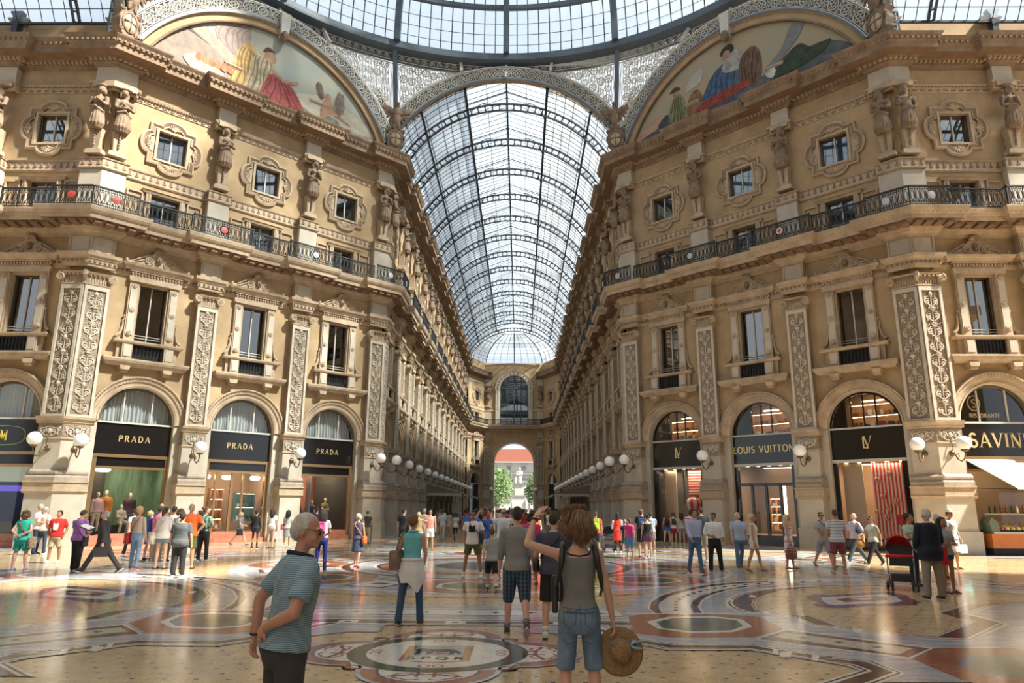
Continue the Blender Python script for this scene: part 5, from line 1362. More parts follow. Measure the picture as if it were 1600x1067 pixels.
# shield: banner with posts, wolf and letters
x0,x1,yb,yt=-.42,.42,CY-.52,CY+.42
fpoly([(x0,yb),(0,yb-.12),(x1,yb),(x1,yt),(x0,yt)],'rose',zq+.001)
fpoly([(x0+.03,yb+.03),(0,yb-.07),(x1-.03,yb+.03),(x1-.03,yt-.03),(x0+.03,yt-.03)],'white',zq+.0011)
rect(x0+.09,x1-.09,CY-.2,yt-.03,'grey',zq+.0012);rect(x0+.03,x0+.11,yb+.04,yt-.02,'gold',zq+.0013);rect(x1-.11,x1-.03,yb+.04,yt-.02,'gold',zq+.0013)
wolf=[(-.30,-.16),(-.27,.02),(-.32,.1),(-.27,.2),(-.2,.24),(-.16,.18),(.1,.2),(.2,.15),(.27,.0),(.3,-.14),(.26,-.14),(.22,-.02),(.18,-.16),(.13,-.16),(.14,.0),(-.05,.0),(-.1,-.16),(-.15,-.16),(-.14,.0),(-.2,.02),(-.24,-.16)]
fpoly([(x,CY+.02+y)for x,y in wolf],'deepgreen',zq+.0014);fpoly([(-.04,CY-.14),(.1,CY-.14),(.12,CY-.02),(-.02,CY)],'rose',zq+.0015)
tm=MB();text_mb(tm,'SPQR',0,0,.17,FM['black'],gap=.42,serif=False,thick=.2,thin=.16)
g.merge(tm,Matrix.Translation((0,CY-.44,zq+.0014-.0))@Matrix(((1,0,0,0),(0,0,1,0),(0,-.004,0,0),(0,0,0,1))))
# arcade paving strips
for q,(xa,xb,m)in enumerate(((6.0,7.3,'grey'),(5.7,6.0,'white'),(5.4,5.7,'brown'),(5.1,5.4,'white'),(2.2,2.6,'grey'),(2.0,2.2,'brown'))):
    for s in(-1,1):rect(s*xa,s*xb,20,92,m,.001+q*.0001)
for i in range(15):
    y=22+4.9*i;rect(-5.1,5.1,y,y+.5,'grey',.002);rect(-5.1,5.1,y+.5,y+.6,'brown',.0021)
    if i%2:disc(0,y+2.7,1.5,'white',.0022,24);disc(0,y+2.7,1.2,'redbrown',.0023,24);disc(0,y+2.7,.8,'pale',.0024,24)
    else:rect(-1.6,1.6,y+1.4,y+4.0,'red',.0022);rect(-1.2,1.2,y+1.7,y+3.7,'white',.0023);rect(-.9,.9,y+2.0,y+3.4,'green',.0024)
for s in(-1,1):
    for q,(ya,yb_,m)in enumerate(((5.6,7.3,'grey'),(5.3,5.6,'white'),(5.0,5.3,'brown'),(2.2,2.5,'grey'))):rect(s*19,s*31,ya,yb_,m,.001+q*.0001)
g.build('floor',kind='structure',recalc=False)
# ================================================================== ROOMS BEHIND THE FRONTS (keep daylight out)
M_room=mat('room_wall',(.30,.24,.18),.9);M_roomd=mat('room_dark',(.05,.045,.04),.9)
for k in FR:
    L=FR[k][2];g=MB();d=3.2
    g.b2(-.0,L,WY+d,WY+d+.1,0,25.4,M_roomd)
    g.b2(0,L,WY+.6,WY+d,7.3,7.5,M_roomd);g.b2(0,L,WY+.5,WY+d,14.6,14.8,M_roomd);g.b2(0,L,WY+.5,WY+d,12.4,12.6,M_roomd);g.b2(0,L,WY+.5,WY+d,17.3,17.5,M_roomd)
    g.b2(0,L,WY+.2,WY+d+.1,25.3,25.44,M_roomd)
    for s in[0.0]+[(a+b)/2 for a,b in zip(sorted(bays_of(k)),sorted(bays_of(k))[1:])]+[L]:
        s2=min(max(s,.06),L-.06)
        g.b2(s2-.05,s2+.05,WY+.42,WY+d,0,25.3,M_roomd)
    o=g.build('wall_rooms_'+k,kind='structure');frame_place(o,k)
# the half of the crossing behind the viewer
for nm,pts in(('rear',[(B+LSIDE,-A),(B,-A),(A,-B),(A,-B-45)]),('rear_left',[(-A,-B-45),(-A,-B),(-B,-A),(-B-LSIDE,-A)])):
    g=MB();sweep(g,pts,[(0,0),(0,25.4),(-.4,25.4),(-.4,0)],M_stucco)
    for(z0,z1,o_,m)in((14.0,14.9,1.0,M_trim),(22.7,23.7,1.1,M_cornice),(12.4,13.0,.3,M_trim),(5.2,5.5,.2,M_trim)):sweep(g,pts,[(0,z0),(o_,z0+.3),(o_,z1),(0,z1)],m)
    sweep(g,pts,[(.02,0),(.02,4.9)],M_black)
    g.build('wall_'+nm,kind='structure')
# ================================================================== FAR END OF THE ARCADE
pl=[(-A,B+LARM),(-A,89.0),(-4.9,93.6),(4.9,93.6),(A,89.0),(A,B+LARM)]
g=MB()
def panel(g,a,b,z0,z1,m,off=0):
    sweep(g,[a,b],[(off,z0),(off,z1),(off-.4,z1),(off-.4,z0)],m)
ea,eb=Vector((-A-.0,88.2)),Vector((-4.9,93.6))
def holed(name,o,ang,L,holes,z1,arches=(),mat_=M_stucco,depth=.5):
    g=MB();loops=[[Vector((a,b,0))for a,b in[(0,0)]+[p for A_ in arches for p in A_]+[(L,0),(L,z1),(0,z1)]]]+[[Vector((a,b,0))for a,b in h]for h in holes]
    tr=tessellate_polygon(loops);P=[p for l in loops for p in l]
    g.add([(p.x,0,p.y)for p in P],[tuple(t)for t in tr],mat_)
    for h,cl in[(h,True)for h in holes]+[(a_,False)for a_ in arches]:
        k=len(h);vs=[(a,0,b)for a,b in h]+[(a,depth,b)for a,b in h]
        g.add(vs,[(i,(i+1)%k,(i+1)%k+k,i+k)for i in range(k if cl else k-1)],M_trim)
    b=g.build(name,kind='structure');b.location=(o[0],o[1],0);b.rotation_euler=(0,0,ang);return b
cx=4.9;R1=3.2;z_s=8.95
archp=[(cx+R1*cos(pi-pi*i/24),z_s+R1*sin(pi*i/24))for i in range(25)]
bigwin=[(cx-2.35,15.0)]+[(cx+2.35*cos(pi-pi*i/20),20.9+2.35*sin(pi*i/20))for i in range(21)]+[(cx+2.35,15.0)]
holed('wall_far',(-4.9,93.6),0,9.8,[bigwin],25.4,[[(cx-R1,0)]+archp+[(cx+R1,0)]],depth=3.0)
for sd,o,ang in(('left',(-A,88.2),atan2(93.6-88.2,A-4.9)),('right',(4.9,93.6),-atan2(93.6-88.2,A-4.9))):
    Ls=sqrt((93.6-88.2)**2+(A-4.9)**2);c=Ls/2
    hs=[[(c-.68,9.3),(c+.68,9.3),(c+.68,12.1),(c-.68,12.1)],[(c-.68,14.95),(c+.68,14.95),(c+.68,16.75),(c-.68,16.75)],[(c-.75,18.65),(c+.75,18.65),(c+.75,20.25),(c-.75,20.25)]]
    hs=[h for h in hs];ar=[[(c-RA,0),(c-RA,5.5)]+[(c+RA*cos(pi-pi*i/16),5.5+RA*sin(pi*i/16))for i in range(1,16)]+[(c+RA,5.5),(c+RA,0)]]
    holed('wall_far_'+sd,o,ang,Ls,hs,25.4,ar)
    R=Matrix.Rotation(ang,3,'Z')
    for me,nm in((WINJ,'window'),(ROUJ,'window'),(DORJ,'door')):
        if nm=='window':wn+=1;n_=wn
        else:dn+=1;n_=dn
        p=R@V(c,-WY,0);q=obj('%s_%d'%(nm,n_),me,kind='structure');q.location=(o[0]+p.x,o[1]+p.y,0);q.rotation_euler=(0,0,ang)
    p=R@V(c,-WY,0);tn+=1;q=obj('trim_%d'%tn,ARV,kind='structure');q.location=(o[0]+p.x,o[1]+p.y,0);q.rotation_euler=(0,0,ang)
    g=MB();g.b2(c-2,c+2,1.2,1.3,0,7.4,M_roomd);g.b2(c-RA,c+RA,.3,.36,0,5.4,M_black);g.b2(c-RA,c+RA,.25,.34,5.4,5.5,M_framelight)
    g.b2(0,Ls,1.6,1.7,7.4,25,M_roomd)
    q=g.build('wall_far_rooms_'+sd,kind='structure');q.location=(o[0],o[1],0);q.rotation_euler=(0,0,ang)
g=MB()
pth=[(-A,87.5),(-A,88.2),(-4.9,93.6),(4.9,93.6),(A,88.2),(A,87.5)]
for nm in('balcony','cornice','patterned_band','beaded_band','stringcourse'):
    pr,m=PROF[nm];g=MB()
    if nm in('balcony',):sweep(g,pth,pr,m)
    elif nm=='patterned_band':
        sweep(g,pth[:3]+[(-2.9,93.6)],pr,m);sweep(g,[(2.9,93.6)]+pth[3:],pr,m)
    elif nm=='stringcourse':sweep(g,pth[:3]+[(-3.9,93.6)],pr,m);sweep(g,[(3.9,93.6)]+pth[3:],pr,m)
    else:sweep(g,pth[:3]+[(-3.6,93.6)],pr,m);sweep(g,[(3.6,93.6)]+pth[3:],pr,m)
    tn+=1;g.build('trim_%d'%tn,kind='structure')
g=MB();sweep(g,pth,PROF['attic'][0],M_trim);tn+=1;g.build('trim_%d'%tn,kind='structure')
g=MB();g.lathe([(R1,.1),(R1,-.1),(R1+.5,-.16),(R1+.55,-.1),(R1+.6,0)],M_trim,c=(0,93.6,z_s),n=24,a0=0,a1=pi,axis='Y')
for s in(-1,1):g.b2(s*R1,s*(R1+.75),93.3,93.6,8.4,8.9,M_trim);g.b2(s*R1,s*(R1+.5),93.42,93.6,0,8.4,M_pier)
tn+=1;g.build('trim_%d'%tn,kind='structure')
g=MB();g.lathe([(2.35,.1),(2.35,-.15),(2.5,-.2),(3.05,-.2),(3.15,-.28),(3.2,0)],M_relief,c=(0,93.6,20.9),n=24,a0=0,a1=pi,axis='Y')
for i in range(15):
    a=pi*(i+.5)/15;g.ell((2.78*cos(a),93.38,20.9+2.78*sin(a)),(.16,.06,.16),M_reliefbg,nu=7,nv=4)
for s in(-1,1):
    g.b2(s*2.35,s*3.05,93.38,93.6,14.9,20.9,M_relief)
    for i in range(9):g.ell((s*2.7,93.38,17.6+i*.4),(.12,.05,.14),M_reliefbg,nu=6,nv=4)
tn+=1;g.build('trim_%d'%tn,kind='structure')
wn+=1;root=empty('window_%d'%wn,kind='structure',label='big arched window above the far archway')
g=MB();g.b2(-2.4,2.4,93.9,93.92,15,23.3,M_pane);g.build('pane',root)
g=MB();F=mat('window_frame_grey',(.06,.07,.07),.5)
for x in(-2.3,-1.15,0,1.15,2.3):g.b2(x-.07,x+.07,93.75,93.95,15,23.3,F)
for z in(15.0,16.9,17.3,18.4,21.0,21.4,22.2):g.b2(-2.35,2.35,93.75,93.95,z,z+.13,F)
g.b2(-2.3,2.3,93.8,93.9,16.9,17.3,F);g.b2(-2.3,2.3,93.8,93.9,20.95,21.4,F);g.build('window_frame',root)
g=MB()
for(a,b)in((-1.05,-.1),(.1,1.05)):g.b2(a,b,94.3,94.35,18.5,20.95,M_curtain)
g.b2(-2.2,-1.25,94.3,94.35,18.5,20.9,M_framelight);g.build('blind',root)
g=MB();g.b2(-4.9,4.9,96.4,96.6,12.6,25.3,M_roomd);g.b2(-4.9,4.9,94,96.5,12.4,12.6,M_roomd)
for s in(-1,1):g.b2(s*R1,s*8,96.4,96.6,0,25.4,M_stucco);g.b2(s*4.9,s*12,96.0,96.3,0,25.4,M_roomd)
g.b2(-4.9,4.9,93.7,96.6,25.3,25.4,M_roomd);g.build('wall_far_back',kind='structure')
for s,nm in((-1,'left'),(1,'right')):
    q=obj('pilaster',PILJ);q.location=(s*4.35,93.55,0);setp(q,label='carved pilaster beside the far archway, on its %s'%nm,cat='pilaster')
    q=obj('caryatid_statue',STAT[0]);q.location=(s*4.35,93.55,0);setp(q,label='stone figure at the far end, %s of the big arched window'%nm,cat='statue')
    lamp(V(s*3.6,93.3,4.3),0,'white globe lamp beside the far archway, on its %s'%nm)
q=obj('balcony_railing',railing_mesh(9.6,'rail_far'));q.location=(0,92.6,0);setp(q,label='black iron balcony railing under the big arched window at the far end',cat='railing')
for s,nm in((-1,'left'),(1,'right')):
    q=obj('balcony_railing',railing_mesh(5.2,'rail_far2'));q.location=(s*5.35,90.5,0);q.rotation_euler=(0,0,-s*atan2(5.4,2.35));setp(q,label='balcony railing on the angled far %s corner of the arcade'%nm,cat='railing')
# ================================================================== SQUARE OUTSIDE
M_pal=mat('palace_white',(.46,.45,.43),.8,var=.05);M_pal2=mat('palace_grey',(.22,.22,.218),.8);M_roof=mat('roof_tiles',(.34,.12,.085),.8,var=.2,vscale=3)
root=empty('palace_building',(0,178,0),label='sunlit white palace with a red tiled roof seen through the far archway',cat='building')
g=MB();g.b2(-45,45,0,12,0,14.2,M_pal)
g.b2(-45,45,-.6,0,10.8,11.2,M_pal2);g.b2(-45,45,-.4,0,6.6,6.9,M_pal2)
for i in range(-9,10):g.b2(i*4.2-.35,i*4.2+.35,-.35,0,0,10.8,M_pal)
g.build('wall',root)
g=MB();g.prism([(-46,14.2),(46,14.2),(44,17.7),(-44,17.7)],-1,6,M_roof);g.b2(-46,46,-1.2,0,14.0,14.25,M_pal);g.build('roof',root)
for zz,h in((12.0,1.1),(7.7,2.0),(3.0,2.4)):
    for i in range(-5,6):
        g=MB();x=i*4.2+2.1;g.b2(x-.6,x+.6,-.12,.02,zz,zz+h,M_pal2);g.b2(x-.85,x+.85,-.3,0,zz+h+.2,zz+h+.45,M_pal);g.build('window',root)
root=empty('monument',(.9,150,0),label='white stone monument with a standing figure on a tall pedestal outside',cat='monument')
g=MB();g.b2(-2.6,2.6,-2.6,2.6,0,1.2,M_pal);g.b2(-1.7,1.7,-1.7,1.7,1.2,5.0,M_pal);g.b2(-1.9,1.9,-1.9,1.9,5.0,5.4,M_pal2);g.b2(-1.2,1.2,-1.2,1.2,5.4,8.2,M_pal);g.b2(-1.5,1.5,-1.5,1.5,8.2,8.6,M_pal2);g.build('pedestal',root)
g=MB();g.ell((0,0,10.4),(.75,.6,1.9),M_pal);g.ell((0,0,11.6),(.8,.5,.6),M_pal);g.ell((0,0,12.6),(.36,.4,.45),M_pal);g.tube([(-.7,0,11.8),(-.8,-.4,11.0),(-.2,-.7,10.9)],[.22,.18,.14],M_pal);g.tube([(.7,0,11.8),(.8,-.4,11.0),(.2,-.7,11.1)],[.22,.18,.14],M_pal);g.ell((0,.1,9.2),(.8,.65,.9),M_pal);g.build('figure',root,smooth=True)
for sx,sy in((-1.9,-1.9),(1.9,-1.9)):
    g=MB();g.ell((sx,sy,2.6),(.4,.35,1.2),M_pal);g.ell((sx,sy,4.0),(.22,.24,.3),M_pal);g.ell((sx,sy,3.3),(.45,.3,.4),M_pal);g.build('pupil_figure',root,smooth=True)
root.scale=(.86,.86,.86)
def leafy(nm,c,r,h,label,seed):
    rnd=random.Random(seed);root=empty('tree',c,label=label,cat='tree')
    g=MB();g.tube([(0,0,0),(.1,0,h*.4),(0,0,h*.75)],[.3,.22,.1],mat('bark',(.1,.07,.05),.9));g.build('trunk',root)
    g=MB();m=mat('leaves',(.085,.16,.04),.6,var=.35,vscale=2)
    for i in range(2600):
        a=rnd.random()*2*pi;t=rnd.random();ph=math.acos(2*rnd.random()-1);rr=rnd.random()**.4
        p=V(r*rr*sin(ph)*cos(a),r*rr*sin(ph)*sin(a),h*.6+h*.42*rr*cos(ph))+V(rnd.uniform(-.3,.3),rnd.uniform(-.3,.3),rnd.uniform(-.3,.3))*1.4
        s=rnd.uniform(.16,.34);u=V(rnd.uniform(-1,1),rnd.uniform(-1,1),rnd.uniform(-1,1)).normalized();v=u.orthogonal().normalized()
        g.add([p+u*s,p+v*s*.6,p-u*s,p-v*s*.6],[(0,1,2,3)],m)
    g.build('foliage',root,recalc=False)
leafy('t',(-3.9,128,0),3.6,10.0,'green leafy tree outside, left of the white monument',1)
leafy('t',(5.2,132,0),3.0,9.6,'green leafy tree outside, right of the white monument',2)
leafy('t',(-8,134,0),3.5,8.5,'green leafy tree partly hidden by the archway, farthest left',3)
g=MB();g.b2(-60,60,97,200,-.25,-.01,mat('square_paving',(.25,.24,.22),.8));g.build('ground',kind='structure')
# ================================================================== CANOPIES IN THE ARCADE
for s,nm in((-1,'left'),(1,'right')):
    root=empty('cafe_canopy',(s*7.0,39,0),label='dark scalloped cafe canopy along the %s wall of the arcade'%nm,cat='awning')
    g=MB();L=24;x1=-s*3.1;m=mat('canopy_cloth',(.17,.14,.11),.8)
    g.add([(0,0,3.7),(0,L,3.7),(x1,L,2.95),(x1,0,2.95)],[(0,1,2,3)],m);g.add([(0,0,3.7),(x1,0,2.95),(0,0,2.95)],[(0,1,2)],m)
    g.build('roof_cloth',root)
    g=MB();m2=mat('canopy_fringe',(.42,.37,.28),.8)
    def fr(p,q):
        p,q=Vector(p),Vector(q);n=max(2,int((q-p).length/.3));
        for i in range(n):
            a,b=p.lerp(q,i/n),p.lerp(q,(i+1)/n);c=(a+b)/2
            g.add([a,b,b-V(0,0,.16),c-V(0,0,.27),a-V(0,0,.16)],[(0,1,2,3,4)],m2)
    fr((x1,0,2.95),(x1,L,2.95));fr((0,0,2.95),(x1,0,2.95));g.build('fringe',root)
    for i in range(4):
        g=MB();g.tube([(x1,i*7.9,0),(x1,i*7.9,2.95)],.05,M_iron);g.build('post',root)
    g=MB();g.b2(-.3*s,x1*.2,0,L,0,1.1,mat('cafe_counter',(.12,.09,.07),.6));g.build('counter',root)
# ================================================================== PEOPLE
TMP=bpy.data.scenes.new('tmp')
def remesh2(mb,name,voxel,m,it=2,extra=None,sub=False,fac=.5):
    me=mb.mesh(name+'_r',recalc=True)
    o=bpy.data.objects.new('tmp',me);TMP.collection.objects.link(o)
    md=o.modifiers.new('r','REMESH');md.mode='VOXEL';md.voxel_size=voxel
    if it:sm=o.modifiers.new('s','SMOOTH');sm.iterations=it;sm.factor=fac
    vl=TMP.view_layers[0];vl.update();dg=vl.depsgraph
    m2=bpy.data.meshes.new_from_object(o.evaluated_get(dg))
    bpy.data.objects.remove(o);bpy.data.meshes.remove(me)
    n=len(m2.polygons)
    if extra is not None and extra.v:
        bm=bmesh.new();bm.from_mesh(m2)
        for f in bm.faces:f.material_index=0
        em=extra.mesh('x',smooth=True);k0=len(bm.faces);bm.from_mesh(em);bm.faces.ensure_lookup_table()
        for f in bm.faces[k0:]:f.material_index+=1
        bm.to_mesh(m2);bm.free();bpy.data.meshes.remove(em)
        m2.materials.clear();m2.materials.append(m)
        for q in extra.mats:m2.materials.append(q)
    else:
        m2.materials.clear();m2.materials.append(m);m2.polygons.foreach_set('material_index',[0]*n)
    m2.name=name;m2.polygons.foreach_set('use_smooth',[True]*len(m2.polygons));m2.update()
    return m2
def skinmat(t):
    c={'fair':(.60,.36,.26),'tan':(.47,.25,.15),'mid':(.36,.18,.10),'dark':(.14,.065,.04),'ruddy':(.60,.31,.22)}[t]
    return mat('skin_'+t,c,.5,var=.08,vscale=6)
def cloth(name,c,var=.1,bump=.35,bs=7,**k):return mat('cloth_'+name,c,.85,var=var,vscale=4,bump=bump,bscale=bs,**k)
def stripes(name,c1,c2,per=.02,duty=.5,axis='Z',c3=None):
    key='cloth_'+name
    if key in MATS:return MATS[key]
    m,nt,p=nt_new(key);N=nt.nodes.new;L=nt.links.new
    tc=N('ShaderNodeTexCoord');sx=N('ShaderNodeSeparateXYZ');L(tc.outputs['Object'],sx.inputs[0])
    def band(ax,pr,du):
        n=N('ShaderNodeTexNoise');n.inputs['Scale'].default_value=5;L(tc.outputs['Object'],n.inputs['Vector'])
        nm=N('ShaderNodeMath');nm.operation='MULTIPLY_ADD';L(n.outputs['Fac'],nm.inputs[0]);nm.inputs[1].default_value=.02;L(sx.outputs[ax],nm.inputs[2])
        a=N('ShaderNodeMath');a.operation='DIVIDE';L(nm.outputs[0],a.inputs[0]);a.inputs[1].default_value=pr
        f=N('ShaderNodeMath');f.operation='FRACT';L(a.outputs[0],f.inputs[0])
        g_=N('ShaderNodeMath');g_.operation='LESS_THAN';L(f.outputs[0],g_.inputs[0]);g_.inputs[1].default_value=du;return g_.outputs[0]
    mx=N('ShaderNodeMixRGB');L(band(axis,per,duty),mx.inputs['Fac']);mx.inputs['Color1'].default_value=(*c1,1);mx.inputs['Color2'].default_value=(*c2,1);last=mx.outputs[0]
    if c3:
        m2=N('ShaderNodeMixRGB');L(band('X',per,duty),m2.inputs['Fac']);L(last,m2.inputs['Color1']);m2.inputs['Color2'].default_value=(*c3,1);m2.blend_type='MULTIPLY' if 0 else 'MIX';m2.inputs['Fac'].default_value=.5
        mul=N('ShaderNodeMath');mul.operation='MULTIPLY';L(band('X',per,duty),mul.inputs[0]);mul.inputs[1].default_value=.6;L(mul.outputs[0],m2.inputs['Fac']);last=m2.outputs[0]
    L(last,p.inputs['Base Color']);p.inputs['Roughness'].default_value=.85
    n=N('ShaderNodeTexNoise');n.inputs['Scale'].default_value=8;L(tc.outputs['Object'],n.inputs['Vector']);b=N('ShaderNodeBump');b.inputs['Strength'].default_value=.35;b.inputs['Distance'].default_value=.05;L(n.outputs['Fac'],b.inputs['Height']);L(b.outputs[0],p.inputs['Normal'])
    MATS[key]=m;return m
HAIRC={'black':(.012,.010,.009),'dark':(.035,.022,.014),'brown':(.11,.055,.028),'red':(.20,.075,.03),'blond':(.50,.34,.15),'pale':(.62,.52,.34),'grey':(.32,.31,.30),'white':(.62,.61,.58)}
def hairmat(c):return mat('hair_'+c,HAIRC[c],.55,var=.35,vscale=9,bump=.6,bscale=30,stretch=(3,3,.6))
def dirv(fwd,out,side):
    """unit vector of a hanging limb swung forward (front = -Y) and outward; side = -1 right, +1 left"""
    if isinstance(fwd,(tuple,Vector)):return Vector(fwd).normalized()
    a,b=radians(fwd),radians(out)
    return V(side*sin(b),-sin(a)*cos(b),-cos(a)*cos(b))
LOFT=[(.80,.155,.115,0),(.88,.172,.128,.012),(.95,.168,.124,.012),(1.03,.142,.105,.004),(1.12,.140,.104,0),(1.22,.155,.113,-.004),(1.32,.172,.116,0),(1.40,.150,.094,.008),(1.45,.095,.073,.012),(1.475,.062,.062,.012)]
LOFTF=[(.80,.160,.120,0),(.88,.180,.132,.014),(.95,.168,.122,.012),(1.04,.128,.098,.004),(1.12,.126,.097,0),(1.22,.140,.110,-.008),(1.30,.150,.118,-.014),(1.38,.146,.095,.004),(1.44,.085,.066,.012),(1.475,.052,.052,.012)]
def loft(g,rings,m,n=16,cap=True):
    vs=[]
    for(z,a,b,dy)in rings:
        for i in range(n):
            t=2*pi*i/n;c,s=cos(t),sin(t)
            vs.append((a*abs(c)**.85*(1 if c>0 else-1),dy+b*abs(s)**.85*(1 if s>0 else-1),z))
    k=len(rings)
    fs=[(j*n+i,j*n+(i+1)%n,(j+1)*n+(i+1)%n,(j+1)*n+i)for j in range(k-1)for i in range(n)]
    if cap:fs+=[tuple(range(n-1,-1,-1)),tuple((k-1)*n+i for i in range(n))]
    g.add(vs,fs,m)
POSES={# each arm: (upper fwd,out),(fore fwd,out) ; legs (fwd, out, knee)
 'stand':dict(R=((4,9),(14,4)),L=((4,9),(14,4)),lr=(1,3,3),ll=(-1,3,3)),
 'walk':dict(R=((24,7),(42,2)),L=((-22,8),(-4,6)),lr=(-24,1,18),ll=(25,1,4)),
 'walk2':dict(R=((-22,8),(-4,6)),L=((24,7),(42,2)),lr=(25,1,4),ll=(-24,1,18)),
 'stride':dict(R=((40,6),(70,-8)),L=((-25,8),(0,6)),lr=(-30,1,10),ll=(32,1,2)),
 'back':dict(R=((-28,18),(-38,-52)),L=((-28,18),(-38,-52)),lr=(0,4,0),ll=(0,4,0)),
 'phone':dict(R=((35,5),(120,-12)),L=((8,8),(18,4)),lr=(2,3,2),ll=(-2,3,4)),
 'photo':dict(R=((62,10),(138,-22)),L=((62,10),(138,-22)),lr=(2,4,2),ll=(-2,4,4)),
 'hold':dict(R=((15,8),(85,-25)),L=((15,8),(85,-25)),lr=(2,3,2),ll=(-2,3,4)),
 'hip':dict(R=((-8,38),(10,-42)),L=((4,9),(14,4)),lr=(1,5,2),ll=(-1,5,2)),
 'pocket':dict(R=((-12,18),(24,-10)),L=((-12,18),(24,-10)),lr=(2,6,2),ll=(-2,6,2)),
 'cross':dict(R=((22,6),(85,-60)),L=((22,6),(85,-60)),lr=(1,3,3),ll=(-1,3,3)),
 'carry':dict(R=((2,8),(8,4)),L=((10,10),(70,0)),lr=(8,3,4),ll=(-6,3,10)),
 'point':dict(R=((95,25),(150,10)),L=((8,8),(18,4)),lr=(2,4,2),ll=(-2,4,4)),
 'kick':dict(R=((-8,12),(20,0)),L=((10,8),(30,4)),lr=(4,2,2),ll=(-10,2,62)),
}
PEOPLE=[]
def hand(g,wr,d,pn,side,m,s=1.0,curl=.5,n=5,spread=1.0):
    """wr wrist, d pointing direction, pn palm normal; thumb on the side d x pn * side"""
    d=d.normalized();pn=(pn-d*pn.dot(d)).normalized();t=d.cross(pn)*side
    palm_end=wr+d*.085*s
    offs=(.030,.011,-.009,-.028);lens=(.068,.076,.071,.056)
    for o,L in zip(offs,lens):
        b=palm_end+t*o*s*spread-d*.015*s;c=curl
        p1=b+(d*cos(c*.5)+pn*sin(c*.5)+t*o*spread*2)*L*.45*s
        p2=p1+(d*cos(c*1.1)+pn*sin(c*1.1)+t*o*spread*2)*L*.32*s
        p3=p2+(d*cos(c*1.7)+pn*sin(c*1.7))*L*.28*s
        g.tube([b,p1,p2,p3],[.0095*s,.0085*s,.0078*s,.0055*s],m,n=n)
    b=wr+d*.02*s+t*.026*s
    g.tube([b,b+(d*.55+t*.75+pn*.25).normalized()*.035*s,b+(d*.55+t*.75+pn*.25).normalized()*.035*s+(d*.9+t*.35+pn*.3*(1+curl)).normalized()*.034*s],[.014*s,.011*s,.008*s],m,n=n)
def palm(g,wr,d,pn,m,s=1.0):
    d=d.normalized();pn=(pn-d*pn.dot(d)).normalized();t=d.cross(pn)
    R=Matrix((t,pn,d)).transposed()
    g.ell(wr+d*.045*s,(.041*s,.017*s,.056*s),m,rot=R,nu=10,nv=8)
